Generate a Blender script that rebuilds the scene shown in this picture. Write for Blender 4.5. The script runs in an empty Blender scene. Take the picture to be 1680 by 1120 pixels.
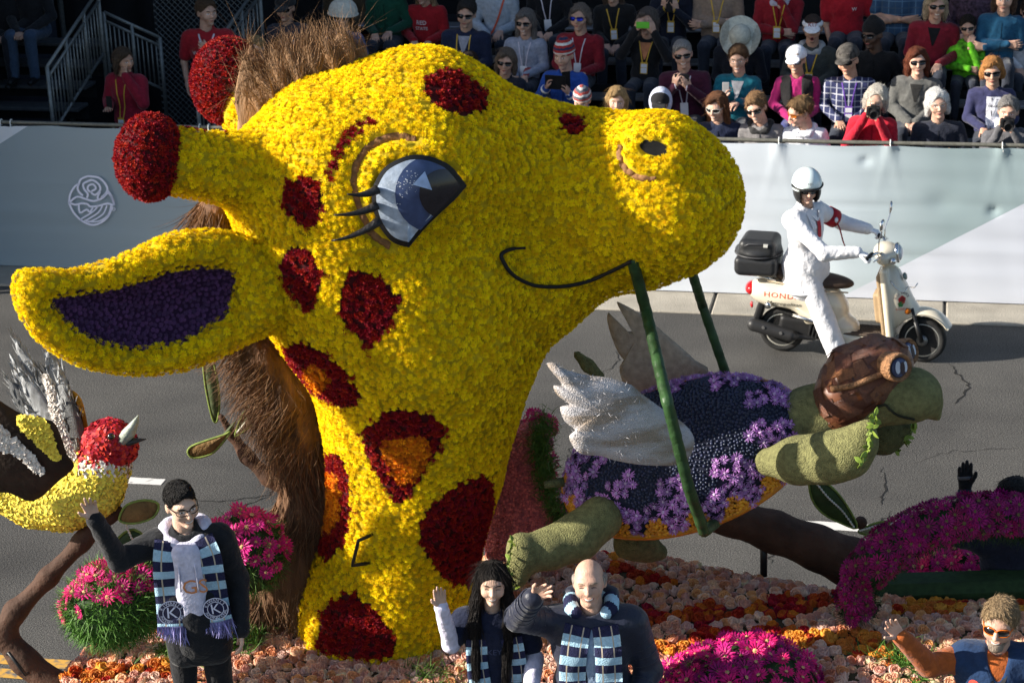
import bpy, math, random
import numpy as np
from mathutils import Matrix, Vector, Euler, Quaternion
from mathutils.bvhtree import BVHTree
random.seed(7); RNG = np.random.default_rng(7)
PI = math.pi; R = math.radians
SC = bpy.context.scene; COL = SC.collection

# ------------------------------------------------------------------ camera, sky, sun, exposure
F_PX, CAM_H = 3400.0, 6.78
E_, ROLL, YAW = R(20.5), R(-1.79), R(-12.04)
_F = np.array([0, math.cos(E_), -math.sin(E_)])
_R0 = np.array([1., 0, 0]); _U0 = np.array([0, math.sin(E_), math.cos(E_)])
_R = _R0*math.cos(ROLL) + _U0*math.sin(ROLL); _U = _U0*math.cos(ROLL) - _R0*math.sin(ROLL)
CAM = np.array([0, 0, CAM_H])
cam = bpy.data.objects.new('camera', bpy.data.cameras.new('camera')); COL.objects.link(cam)
cam.data.sensor_width = 36; cam.data.lens = F_PX/1680*36; cam.data.clip_start = .1; cam.data.clip_end = 500
m = Matrix.Identity(4)
for i in range(3):
    m[i][0] = _R[i]; m[i][1] = _U[i]; m[i][2] = -_F[i]; m[i][3] = CAM[i]
cam.matrix_world = m; SC.camera = cam
cam.data.dof.use_dof = True; cam.data.dof.focus_distance = 10.3; cam.data.dof.aperture_fstop = 8.0

SUN_EL, SUN_AZ = R(24), R(6)       # the sun stands to the left, a little towards the camera
sun_from = Vector((-math.cos(SUN_EL)*math.cos(SUN_AZ), -math.cos(SUN_EL)*math.sin(SUN_AZ), math.sin(SUN_EL)))
w = bpy.data.worlds.new('World'); SC.world = w; w.use_nodes = True
nt = w.node_tree; nt.nodes.clear()
sky = nt.nodes.new('ShaderNodeTexSky'); sky.sky_type = 'NISHITA'; sky.sun_disc = False
sky.sun_elevation = SUN_EL; sky.sun_rotation = math.atan2(sun_from.x, sun_from.y)
bg = nt.nodes.new('ShaderNodeBackground'); bg.inputs['Strength'].default_value = .08
out = nt.nodes.new('ShaderNodeOutputWorld')
nt.links.new(sky.outputs[0], bg.inputs[0]); nt.links.new(bg.outputs[0], out.inputs[0])
sl = bpy.data.lights.new('sun', 'SUN'); sl.energy = 5.0; sl.angle = R(.5); sl.color = (1, .93, .82)
so = bpy.data.objects.new('sun', sl); COL.objects.link(so)
so.rotation_euler = sun_from.to_track_quat('Z', 'Y').to_euler()
SC.view_settings.view_transform = 'Standard'; SC.view_settings.look = 'None'
SC.view_settings.exposure = 1.12; SC.view_settings.gamma = 1
SC.cycles.max_bounces = 6; SC.cycles.diffuse_bounces = 4; SC.cycles.glossy_bounces = 2; SC.cycles.transmission_bounces = 4

# ------------------------------------------------------------------ where things stand
def ray(px, py):
    return _F + _R*(px-840)/F_PX + _U*(560-py)/F_PX
def P(px, py, D):                       # a point D metres ahead of the camera
    r = ray(px, py); return CAM + r*(D/r[1])
def pxm(px, py, D):                     # photo pixels per metre there
    r = ray(px, py); return F_PX/(D/r[1])
def G(px, py, z=0.):                    # a point on the level z
    r = ray(px, py); return CAM + r*((z-CAM_H)/r[2])
SX = np.array([math.cos(YAW), math.sin(YAW), 0]); SY = np.array([-math.sin(YAW), math.cos(YAW), 0])   # along / across the street
def ST(x, y, z=0.): return SX*x + SY*y + np.array([0, 0, z])
def PS(px, py, Y):                      # a point on the plane Y metres across the street
    r = ray(px, py); return CAM + r*(Y/(r@SY))
def st_xy(p): return float(p@SX), float(p@SY)
def project(V):
    d = V-CAM; z = d@_F
    return np.stack([840+F_PX*(d@_R)/z, 560-F_PX*(d@_U)/z, z], -1)
def in_poly(px, py, poly):
    poly = np.asarray(poly, float); ins = np.zeros(len(px), bool); n = len(poly)
    for i in range(n):
        x1, y1 = poly[i]; x2, y2 = poly[(i+1) % n]
        if y1 == y2: continue
        c = ((y1 > py) != (y2 > py)) & (px < (x2-x1)*(py-y1)/(y2-y1)+x1)
        ins ^= c
    return ins
def smooth_poly(pts, n=4, closed=True):
    pts = np.asarray(pts, float); out = []; N = len(pts)
    rng = range(N) if closed else range(N-1)
    for i in rng:
        if closed: p0, p1, p2, p3 = pts[i-1], pts[i], pts[(i+1) % N], pts[(i+2) % N]
        else: p0, p1, p2, p3 = pts[max(i-1, 0)], pts[i], pts[i+1], pts[min(i+2, N-1)]
        for k in range(n):
            t = k/n
            out.append(.5*((2*p1)+(-p0+p2)*t+(2*p0-5*p1+4*p2-p3)*t*t+(-p0+3*p1-3*p2+p3)*t**3))
    if not closed: out.append(pts[-1])
    return np.array(out)

# ------------------------------------------------------------------ objects
MW = {}                                 # the world matrix of every thing and part
def thing(name, label, cat, loc=(0, 0, 0), rz=0., group=None, rot=None):
    o = bpy.data.objects.new(name, None); COL.objects.link(o); o.empty_display_size = .1
    o.location = loc; o.rotation_euler = rot if rot is not None else (0, 0, rz)
    o['label'] = label; o['category'] = cat
    if group: o['group'] = group
    MW[o.name] = Matrix.LocRotScale(Vector(loc), Euler(o.rotation_euler), None)
    return o
def tag(o, label, cat, group=None):
    o['label'] = label; o['category'] = cat
    if group: o['group'] = group
    return o
def link(name, data, parent=None, M=None):          # M: world matrix of the object
    o = bpy.data.objects.new(name, data); COL.objects.link(o)
    M = M if M is not None else (MW[parent.name] if parent else Matrix.Identity(4))
    if parent:
        o.parent = parent; o.matrix_basis = MW[parent.name].inverted() @ M
    else: o.matrix_basis = M
    MW[o.name] = M
    return o
def mesh_data(name, V, F, mats=None, smooth=True, mi=None):
    V = np.asarray(V, np.float32); me = bpy.data.meshes.new(name)
    if isinstance(F, np.ndarray) and F.ndim == 2:
        n, k = F.shape
        me.vertices.add(len(V)); me.vertices.foreach_set('co', V.ravel())
        me.loops.add(n*k); me.loops.foreach_set('vertex_index', F.astype(np.int32).ravel())
        me.polygons.add(n); me.polygons.foreach_set('loop_start', np.arange(n, dtype=np.int32)*k)
        me.update(calc_edges=True); me.validate()
    else:
        me.from_pydata([tuple(v) for v in V.tolist()], [], [tuple(int(i) for i in f) for f in F]); me.update()
    if mats is not None:
        for mm in (mats if isinstance(mats, (list, tuple)) else [mats]): me.materials.append(mm)
    if smooth: me.polygons.foreach_set('use_smooth', np.ones(len(me.polygons), bool))
    if mi is not None and len(mi) == len(me.polygons): me.polygons.foreach_set('material_index', np.asarray(mi, np.int32))
    return me
def mk(name, V, F, mats, parent=None, world=False, smooth=True, mi=None, M=None):
    """one mesh object; V in the parent's frame, or in world coordinates when world=True"""
    V = np.asarray(V, float)
    if world and parent:
        Mi = np.array(MW[parent.name].inverted()); V = V@Mi[:3, :3].T + Mi[:3, 3]
    return link(name, mesh_data(name, V, F, mats, smooth, mi), parent, M)
class MB:
    """collects shapes into one mesh"""
    def __init__(s): s.V = []; s.F = []; s.mi = []; s.m = 0
    def add(s, V, F, m=None):
        o = len(s.V); s.V += [tuple(map(float, v)) for v in V]; s.F += [tuple(int(i)+o for i in f) for f in F]
        s.mi += [s.m if m is None else m]*len(F); return s
    def box(s, c, h, Rm=None, bev=0., m=None):
        c = np.array(c, float); h = np.array(h, float)
        if bev > 0:
            b = min(bev, h.min()*.98); vs = []; 
            for sx in (-1, 1):
                for sy in (-1, 1):
                    for sz in (-1, 1):
                        q = np.array([sx, sy, sz])*h
                        for a in range(3):
                            d = np.array([sx, sy, sz])*b; d[a] = 0; vs.append(q-d)
            vs = np.array(vs); idx = lambda sx, sy, sz, a: ((sx > 0)*4+(sy > 0)*2+(sz > 0))*3+a
            fs = []
            for a in range(3):
                o = [i for i in range(3) if i != a]
                for sg in (-1, 1):
                    q = []
                    for u, v in ((-1, -1), (1, -1), (1, 1), (-1, 1)):
                        t = [0, 0, 0]; t[a] = sg; t[o[0]] = u; t[o[1]] = v; q.append(idx(*t, a))
                    fs.append(q if (sg > 0) == (a != 1) else q[::-1])
            for a in range(3):
                o = [i for i in range(3) if i != a]
                for u in (-1, 1):
                    for v in (-1, 1):
                        t0 = [0, 0, 0]; t0[a] = -1; t0[o[0]] = u; t0[o[1]] = v
                        t1 = list(t0); t1[a] = 1
                        q = [idx(*t0, o[0]), idx(*t1, o[0]), idx(*t1, o[1]), idx(*t0, o[1])]
                        fs.append(q)
            for sx in (-1, 1):
                for sy in (-1, 1):
                    for sz in (-1, 1): fs.append([idx(sx, sy, sz, a) for a in range(3)])
            # orient outwards
            f2 = []
            for f in fs:
                p = vs[f]; n = np.cross(p[1]-p[0], p[2]-p[0])
                f2.append(f if n@p.mean(0) > 0 else f[::-1])
            V, F = vs, f2
        else:
            V = np.array([[x, y, z] for x in (-1, 1) for y in (-1, 1) for z in (-1, 1)])*h
            F = [(0, 1, 3, 2), (4, 6, 7, 5), (0, 4, 5, 1), (2, 3, 7, 6), (0, 2, 6, 4), (1, 5, 7, 3)]
        if Rm is not None: V = V@np.asarray(Rm).T
        return s.add(V+c, F, m)
    def tube(s, pts, r, n=8, cap=True, m=None, sq=1.):
        V, F = tube(pts, r, n, cap, sq); return s.add(V, F, m)
    def lathe(s, prof, c=(0, 0, 0), ax=(0, 0, 1), n=16, m=None, arc=2*PI):
        V, F = lathe(prof, n); Rm = frame_z(ax); return s.add(V@Rm.T+np.array(c), F, m)
    def build(s, name, mats, parent=None, world=False, smooth=False, M=None):
        return mk(name, np.array(s.V), s.F, mats, parent, world, smooth, s.mi, M)
    def data(s, name, mats, smooth=False): return mesh_data(name, np.array(s.V), s.F, mats, smooth, s.mi)
def frame_z(z, up=None):
    z = np.array(z, float); z /= np.linalg.norm(z)
    u = np.array(up if up is not None else ((0, 0, 1.) if abs(z[2]) < .95 else (0, 1., 0)))
    x = np.cross(u, z); x /= np.linalg.norm(x); return np.stack([x, np.cross(z, x), z], 1)
def tube(pts, r, n=8, cap=True, sq=1.):
    pts = np.asarray(pts, float); N = len(pts); r = np.broadcast_to(np.asarray(r, float), (N,))
    T = np.gradient(pts, axis=0); T /= np.linalg.norm(T, axis=1)[:, None]+1e-12
    fr = frame_z(T[0]); x = fr[:, 0]; V = []
    for i in range(N):
        x = x-T[i]*(x@T[i]); x /= np.linalg.norm(x)+1e-12; y = np.cross(T[i], x)
        for k in range(n):
            a = 2*PI*k/n; V.append(pts[i]+r[i]*(math.cos(a)*x+math.sin(a)*y*sq))
    F = [(i*n+k, i*n+(k+1) % n, (i+1)*n+(k+1) % n, (i+1)*n+k) for i in range(N-1) for k in range(n)]
    if cap: F += [tuple(range(n))[::-1], tuple((N-1)*n+k for k in range(n))]
    return np.array(V), F
def lathe(prof, n=16):
    V = []; F = []
    for r, z in prof:
        for k in range(n): V.append((r*math.cos(2*PI*k/n), r*math.sin(2*PI*k/n), z))
    N = len(prof)
    F = [(i*n+k, i*n+(k+1) % n, (i+1)*n+(k+1) % n, (i+1)*n+k) for i in range(N-1) for k in range(n)]
    F += [tuple(range(n))[::-1], tuple((N-1)*n+k for k in range(n))]
    return np.array(V), F
def prism(poly, h, c=(0, 0, 0), Rm=None):     # a flat outline with thickness along local z
    poly = np.asarray(poly, float); n = len(poly)
    V = np.concatenate([np.c_[poly, np.zeros(n)-h/2], np.c_[poly, np.zeros(n)+h/2]])
    a = (poly[:, 0]*np.roll(poly[:, 1], -1)-poly[:, 1]*np.roll(poly[:, 0], -1)).sum()
    lo = list(range(n)); hi = list(range(n, 2*n))
    F = [lo[::-1], hi]+[(i, (i+1) % n, n+(i+1) % n, n+i) for i in range(n)]
    if a < 0: F = [tuple(f)[::-1] for f in F]
    if Rm is not None: V = V@np.asarray(Rm).T
    return V+np.array(c), F
def Rz(a): c, s = math.cos(a), math.sin(a); return np.array([[c, -s, 0], [s, c, 0], [0, 0, 1.]])
def Rx(a): c, s = math.cos(a), math.sin(a); return np.array([[1., 0, 0], [0, c, -s], [0, s, c]])
def Ry(a): c, s = math.cos(a), math.sin(a); return np.array([[c, 0, s], [0, 1., 0], [-s, 0, c]])

# ------------------------------------------------------------------ smooth bodies: blended distance fields meshed by surface nets
class SDF:
    def __init__(s): s.p = []
    def rc(s, a, b, ra, rb=None, k=.02, sub=False):
        a = np.array(a, float); b = np.array(b, float); rb = ra if rb is None else rb; mr = max(ra, rb)
        ba = b-a; l2 = ba@ba+1e-12
        def f(p):
            q = p-a; t = np.clip((q@ba)/l2, 0, 1); q = q-t[..., None]*ba
            return np.sqrt((q*q).sum(-1))-(ra+(rb-ra)*t)
        s.p.append((f, np.minimum(a, b)-mr, np.maximum(a, b)+mr, k, sub)); return s
    def ch(s, pts, rs, k=.02):
        for i in range(len(pts)-1): s.rc(pts[i], pts[i+1], rs[i], rs[i+1], k)
        return s
    def el(s, c, r, Rm=None, k=.02, sub=False):
        c = np.array(c, float); r = np.broadcast_to(np.array(r, float), (3,)); m_ = r.max()
        Rm = None if Rm is None else np.asarray(Rm)
        ext = r if Rm is None else np.sqrt((Rm**2)@(r**2))
        def f(p):
            q = p-c
            if Rm is not None: q = q@Rm
            k0 = np.sqrt(((q/r)**2).sum(-1)); k1 = np.sqrt(((q/r**2)**2).sum(-1))+1e-9
            return k0*(k0-1)/k1
        s.p.append((f, c-ext, c+ext, k, sub)); return s
    def bx(s, c, h, r=.01, Rm=None, k=.02, sub=False):
        c = np.array(c, float); h = np.array(h, float); Rm = None if Rm is None else np.asarray(Rm)
        ext = h if Rm is None else np.abs(Rm)@h
        def f(p):
            q = p-c
            if Rm is not None: q = q@Rm
            q = np.abs(q)-(h-r)
            return np.sqrt((np.maximum(q, 0)**2).sum(-1))+np.minimum(q.max(-1), 0)-r
        s.p.append((f, c-ext, c+ext, k, sub)); return s
    def mesh(s, res, disp=None):
        pos = [q for q in s.p if not q[4]]
        lo = np.min([q[1] for q in pos], 0)-3*res; hi = np.max([q[2] for q in pos], 0)+3*res
        n = np.ceil((hi-lo)/res).astype(int)+1
        D = np.full(n, 1., np.float32)
        ax = [lo[i]+res*np.arange(n[i]) for i in range(3)]
        for f, a, b, k, sub in s.p:
            mg = k+2.5*res
            i0 = np.clip(np.floor((a-mg-lo)/res).astype(int), 0, n-1); i1 = np.clip(np.ceil((b+mg-lo)/res).astype(int)+1, 1, n)
            if (i1 <= i0).any(): continue
            sl_ = tuple(slice(i0[i], i1[i]) for i in range(3))
            p = np.stack(np.meshgrid(*[ax[i][sl_[i]] for i in range(3)], indexing='ij'), -1)
            d = f(p); c = D[sl_]
            if sub:
                h = np.maximum(k-np.abs(c+d), 0)/k if k > 0 else 0
                D[sl_] = np.maximum(c, -d)+h*h*k/4
            else:
                h = np.maximum(k-np.abs(c-d), 0)/k if k > 0 else 0
                D[sl_] = np.minimum(c, d)-h*h*k/4
        return surf_nets(D, lo, res)
def surf_nets(D, lo, res):
    S = D < 0; n = D.shape
    cnt = np.zeros((n[0]-1, n[1]-1, n[2]-1), np.int8)
    for dx in (0, 1):
        for dy in (0, 1):
            for dz in (0, 1): cnt += S[dx:n[0]-1+dx, dy:n[1]-1+dy, dz:n[2]-1+dz]
    act = np.argwhere((cnt > 0) & (cnt < 8)); idx = np.full(cnt.shape, -1, np.int32); idx[tuple(act.T)] = np.arange(len(act))
    acc = np.zeros((len(act), 3)); num = np.zeros(len(act))
    cs = np.array([[x, y, z] for x in (0, 1) for y in (0, 1) for z in (0, 1)])
    val = [D[tuple((act+c).T)].astype(float) for c in cs]
    for i in range(8):
        for j in range(i+1, 8):
            if np.abs(cs[i]-cs[j]).sum() != 1: continue
            a, b = val[i], val[j]; mk_ = (a < 0) != (b < 0)
            t = np.where(mk_, a/np.where(mk_, a-b, 1), 0)
            acc += np.where(mk_[:, None], cs[i]+(cs[j]-cs[i])*t[:, None], 0); num += mk_
    V = lo+res*(act+acc/num[:, None])
    Fs = []
    for a in range(3):
        b, c = (a+1) % 3, (a+2) % 3
        s0 = [slice(None)]*3; s1 = [slice(None)]*3; s0[a] = slice(0, -1); s1[a] = slice(1, None)
        A = S[tuple(s0)]; B = S[tuple(s1)]
        e = np.argwhere(A != B); e = e[(e[:, b] > 0) & (e[:, c] > 0) & (e[:, b] < n[b]-1) & (e[:, c] < n[c]-1)]
        q = []
        for ob, oc in ((1, 1), (0, 1), (0, 0), (1, 0)):
            t = e.copy(); t[:, b] -= ob; t[:, c] -= oc; q.append(idx[tuple(t.T)])
        q = np.stack(q, 1); fl = ~A[tuple(e.T)]
        q[fl] = q[fl][:, ::-1]; Fs.append(q)
    return V, np.concatenate(Fs)
def vnormals(V, F):
    V = np.asarray(V, float); N = np.zeros_like(V)
    fn = np.cross(V[F[:, 2]]-V[F[:, 0]], V[F[:, 3 % F.shape[1]]]-V[F[:, 1]]) if F.shape[1] == 4 else np.cross(V[F[:, 1]]-V[F[:, 0]], V[F[:, 2]]-V[F[:, 0]])
    for i in range(F.shape[1]): np.add.at(N, F[:, i], fn)
    return N/(np.linalg.norm(N, axis=1)[:, None]+1e-12)
def wob(V, freq, seed=0, oct=2):        # cheap smooth noise, about -1..1
    r = np.random.default_rng(seed); o = 0.; a = 1.
    for _ in range(oct):
        for k in range(5):
            d = r.normal(size=3); d *= freq*2/np.linalg.norm(d); ph = r.uniform(0, 6.28)
            o = o+a*np.sin(V@d+ph+1.3*np.sin(V@np.roll(d, 1)*.7+ph*2))
        freq *= 2.1; a *= .5
    return o/5.5
def displace(V, F, amp, freq, seed=0, oct=2, ridge=False):
    n = vnormals(V, F); w_ = wob(V, freq, seed, oct)
    if ridge: w_ = 1-2*np.abs(w_)
    return V+n*(w_*amp)[:, None]
def merge(*parts):
    V = []; F = []; o = 0
    for v, f in parts: V.append(v); F.append(np.asarray(f)+o); o += len(v)
    return np.concatenate(V), np.concatenate(F)
def bvh_of(V, F): return BVHTree.FromPolygons([Vector(v) for v in V], [tuple(int(i) for i in f) for f in F])

# ------------------------------------------------------------------ materials
MT = {}
def mat(name, col, rough=.7, var=.12, scale=12., bump=0., bscale=None, metal=0., spec=.3, rnd=0., coat=0., stretch=None, sheen=0., trans=0., sat=0., coord='Object', sss=0., transl=0.):
    if name in MT: return MT[name]
    m_ = bpy.data.materials.new(name); m_.use_nodes = True; t = m_.node_tree; b = t.nodes['Principled BSDF']
    b.inputs['Roughness'].default_value = rough; b.inputs['Metallic'].default_value = metal
    b.inputs['Specular IOR Level'].default_value = spec; b.inputs['Coat Weight'].default_value = coat
    b.inputs['Sheen Weight'].default_value = sheen; b.inputs['Transmission Weight'].default_value = trans
    if sss: b.inputs['Subsurface Weight'].default_value = sss; b.inputs['Subsurface Radius'].default_value = (.012, .005, .003)
    tc = t.nodes.new('ShaderNodeTexCoord'); vec = tc.outputs[coord]
    if stretch:
        mp = t.nodes.new('ShaderNodeMapping'); mp.inputs['Scale'].default_value = stretch
        t.links.new(vec, mp.inputs[0]); vec = mp.outputs[0]
    c4 = (*col, 1); src = None
    if var > 0:
        nz = t.nodes.new('ShaderNodeTexNoise'); nz.inputs['Scale'].default_value = scale; nz.inputs['Detail'].default_value = 5
        t.links.new(vec, nz.inputs['Vector'])
        rp = t.nodes.new('ShaderNodeValToRGB'); rp.color_ramp.elements[0].position = .3; rp.color_ramp.elements[1].position = .7
        rp.color_ramp.elements[0].color = (*[c*(1-var) for c in col], 1); rp.color_ramp.elements[1].color = (*[min(1, c*(1+var)) for c in col], 1)
        t.links.new(nz.outputs[0], rp.inputs[0]); src = rp.outputs[0]
    if rnd > 0:
        oi = t.nodes.new('ShaderNodeObjectInfo'); hs = t.nodes.new('ShaderNodeHueSaturation')
        mr = t.nodes.new('ShaderNodeMapRange'); mr.inputs['To Min'].default_value = 1-rnd; mr.inputs['To Max'].default_value = 1+rnd
        t.links.new(oi.outputs['Random'], mr.inputs[0]); t.links.new(mr.outputs[0], hs.inputs['Value'])
        m2 = t.nodes.new('ShaderNodeMath'); m2.operation = 'MULTIPLY_ADD'; m2.inputs[1].default_value = .02*(1+sat); m2.inputs[2].default_value = .5-.01*(1+sat)
        t.links.new(oi.outputs['Random'], m2.inputs[0]); t.links.new(m2.outputs[0], hs.inputs['Hue'])
        if src: t.links.new(src, hs.inputs['Color'])
        else: hs.inputs['Color'].default_value = c4
        src = hs.outputs[0]
    if src: t.links.new(src, b.inputs['Base Color'])
    else: b.inputs['Base Color'].default_value = c4
    if bump > 0:
        nb = t.nodes.new('ShaderNodeTexNoise'); nb.inputs['Scale'].default_value = bscale or scale*4; nb.inputs['Detail'].default_value = 4
        t.links.new(vec, nb.inputs['Vector'])
        bp = t.nodes.new('ShaderNodeBump'); bp.inputs['Strength'].default_value = bump; bp.inputs['Distance'].default_value = .02
        t.links.new(nb.outputs[0], bp.inputs['Height']); t.links.new(bp.outputs[0], b.inputs['Normal'])
    if transl > 0:
        tl = t.nodes.new('ShaderNodeBsdfTranslucent'); ms_ = t.nodes.new('ShaderNodeMixShader'); ms_.inputs[0].default_value = transl
        if src: t.links.new(src, tl.inputs[0])
        else: tl.inputs[0].default_value = c4
        t.links.new(b.outputs[0], ms_.inputs[1]); t.links.new(tl.outputs[0], ms_.inputs[2]); t.links.new(ms_.outputs[0], t.nodes['Material Output'].inputs[0])
    MT[name] = m_; return m_
def cloth(col, name=None, **k):
    return mat(name or 'cloth_%02x%02x%02x' % tuple(int(min(.999, c)**.45*255) for c in col), col, rough=.85, var=.18, scale=30, bump=.35, bscale=55, spec=.15, sheen=.15, **k)

# ------------------------------------------------------------------ scattering pieces over a surface
def sample_mesh(V, F, spacing, seed=0, jit=None):
    """blue-noise points on a quad or triangle mesh -> points, normals"""
    r = np.random.default_rng(seed); F = np.asarray(F)
    T = np.concatenate([F[:, [0, 1, 2]], F[:, [0, 2, 3]]]) if F.shape[1] == 4 else F
    a, b, c = V[T[:, 0]], V[T[:, 1]], V[T[:, 2]]
    cr = np.cross(b-a, c-a); ar = np.linalg.norm(cr, axis=1)/2
    n = int(ar.sum()/spacing**2*6); pick = r.choice(len(T), n, p=ar/ar.sum())
    u, v = r.random(n), r.random(n); fl = u+v > 1; u[fl] = 1-u[fl]; v[fl] = 1-v[fl]
    pts = a[pick]+(b-a)[pick]*u[:, None]+(c-a)[pick]*v[:, None]
    N = vnormals(V, F); nn = N[T[pick, 0]]*(1-u-v)[:, None]+N[T[pick, 1]]*u[:, None]+N[T[pick, 2]]*v[:, None]
    nn /= np.linalg.norm(nn, axis=1)[:, None]+1e-9
    cell = spacing/1.7321; grid = {}; keep = []
    q = np.floor(pts/cell).astype(int); s2 = spacing**2
    for i in range(n):
        k = tuple(q[i])
        if k in grid: continue
        ok = True; x, y, z = k; p = pts[i]
        for dx in (-1, 0, 1):
            for dy in (-1, 0, 1):
                for dz in (-1, 0, 1):
                    j = grid.get((x+dx, y+dy, z+dz))
                    if j is not None:
                        d = pts[j]-p
                        if d[0]*d[0]+d[1]*d[1]+d[2]*d[2] < s2: ok = False; break
                if not ok: break
            if not ok: break
        if ok: grid[k] = i; keep.append(i)
    return pts[keep], nn[keep]
def rot_to(nrm, spin, tilt=None):
    fr = frame_z(nrm); M_ = fr@Rz(spin)
    return M_
_gn = {}
def gn_group(datas):
    key = tuple(d.name for d in datas)
    if key in _gn: return _gn[key]
    g = bpy.data.node_groups.new('pieces', 'GeometryNodeTree')
    g.interface.new_socket('Geometry', in_out='INPUT', socket_type='NodeSocketGeometry')
    g.interface.new_socket('Geometry', in_out='OUTPUT', socket_type='NodeSocketGeometry')
    gi = g.nodes.new('NodeGroupInput'); go = g.nodes.new('NodeGroupOutput'); ip = g.nodes.new('GeometryNodeInstanceOnPoints')
    gti = g.nodes.new('GeometryNodeGeometryToInstance')
    for d in reversed(datas):
        o = bpy.data.objects.new('piece_source', d); oi = g.nodes.new('GeometryNodeObjectInfo'); oi.inputs['Object'].default_value = o
        g.links.new(oi.outputs['Geometry'], gti.inputs[0])
    ra = g.nodes.new('GeometryNodeInputNamedAttribute'); ra.data_type = 'FLOAT_VECTOR'; ra.inputs['Name'].default_value = 'rot'
    sa = g.nodes.new('GeometryNodeInputNamedAttribute'); sa.data_type = 'FLOAT'; sa.inputs['Name'].default_value = 'scl'
    ia = g.nodes.new('GeometryNodeInputNamedAttribute'); ia.data_type = 'INT'; ia.inputs['Name'].default_value = 'pick'
    ip.inputs['Pick Instance'].default_value = True
    g.links.new(gi.outputs[0], ip.inputs['Points']); g.links.new(gti.outputs[0], ip.inputs['Instance'])
    g.links.new(ra.outputs[0], ip.inputs['Rotation']); g.links.new(sa.outputs[0], ip.inputs['Scale']); g.links.new(ia.outputs[0], ip.inputs['Instance Index'])
    g.links.new(ip.outputs[0], go.inputs[0]); _gn[key] = g; return g
def scatter(name, stuff_name, parent, pts, nrm, datas, size, n_single=0, seed=0, tilt=.25, svar=.15, spins=None):
    """pieces on points: those nearest the camera that face it as single parts, the rest as one stuff part"""
    r = np.random.default_rng(seed); n = len(pts)
    if n == 0: return
    nr = nrm+r.normal(size=nrm.shape)*tilt; nr /= np.linalg.norm(nr, axis=1)[:, None]
    sp = r.uniform(0, 6.28, n) if spins is None else spins
    sc = size*(1+r.uniform(-svar, svar, n)); pick = r.integers(0, len(datas), n)
    Mi = np.array(MW[parent.name].inverted())
    if n_single:
        pr = project(pts); vis = ((CAM-pts)*nrm).sum(1)/np.linalg.norm(CAM-pts, axis=1) > .15
        vis &= (pr[:, 0] > 5) & (pr[:, 0] < 1675) & (pr[:, 1] > 5) & (pr[:, 1] < 1115)
        order = np.argsort(np.where(vis, pr[:, 2], 1e6))[:n_single]; order = order[vis[order]]
    else: order = np.zeros(0, int)
    for i in order:
        M_ = rot_to(nr[i], sp[i])*sc[i]; M4 = Matrix.Identity(4)
        for a in range(3):
            for b in range(3): M4[a][b] = M_[a, b]
            M4[a][3] = pts[i][a]
        link(name, datas[pick[i]], parent, M4)
    rest = np.setdiff1d(np.arange(n), order)
    if len(rest) == 0: return
    me = bpy.data.meshes.new(stuff_name); me.vertices.add(len(rest))
    me.vertices.foreach_set('co', (pts[rest]@Mi[:3, :3].T+Mi[:3, 3]).astype(np.float32).ravel())
    eul = np.array([Matrix((Mi[:3, :3]@rot_to(nr[i], sp[i])).tolist()).to_euler() for i in rest], np.float32)
    me.attributes.new('rot', 'FLOAT_VECTOR', 'POINT').data.foreach_set('vector', eul.ravel())
    me.attributes.new('scl', 'FLOAT', 'POINT').data.foreach_set('value', sc[rest].astype(np.float32))
    me.attributes.new('pick', 'INT', 'POINT').data.foreach_set('value', pick[rest].astype(np.int32))
    o = link(stuff_name, me, parent); o['kind'] = 'stuff'
    md = o.modifiers.new('pieces', 'NODES'); md.node_group = gn_group(datas)
    return o

# ------------------------------------------------------------------ flowers, leaves, hair
def petal_flower(name, rings, mats, cr=.12, ch=.1, cm=1, cz=0.):
    """rings: (count, length, width, elevation, inner radius, base height, jitter)"""
    mb = MB(); r = random.Random(len(name)*7+len(rings)+int(rings[0][0]*31))
    for (n, L, wd, el, ri, bz, jt) in rings:
        for k in range(n):
            a = 2*PI*k/n+r.uniform(-.5, .5)*2*PI/n*jt; e = el+r.uniform(-.2, .2)*jt; l = L*(1+r.uniform(-.15, .15)*jt)
            d = np.array([math.cos(a)*math.cos(e), math.sin(a)*math.cos(e), math.sin(e)]); s_ = np.array([-math.sin(a), math.cos(a), 0])
            u = np.cross(d, s_); b0 = np.array([math.cos(a)*ri, math.sin(a)*ri, bz])
            mid = b0+d*l*.6-u*l*.06; tip = b0+d*l
            mb.add([b0, mid+s_*wd/2+u*-.0, tip, mid-s_*wd/2], [(0, 1, 2), (0, 2, 3)], 0)
    if cr > 0:
        mb.add([(cr*math.cos(2*PI*k/6), cr*math.sin(2*PI*k/6), cz) for k in range(6)]+[(0, 0, cz+ch)], [(k, (k+1) % 6, 6) for k in range(6)], cm)
    return mb.data(name, mats)
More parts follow.
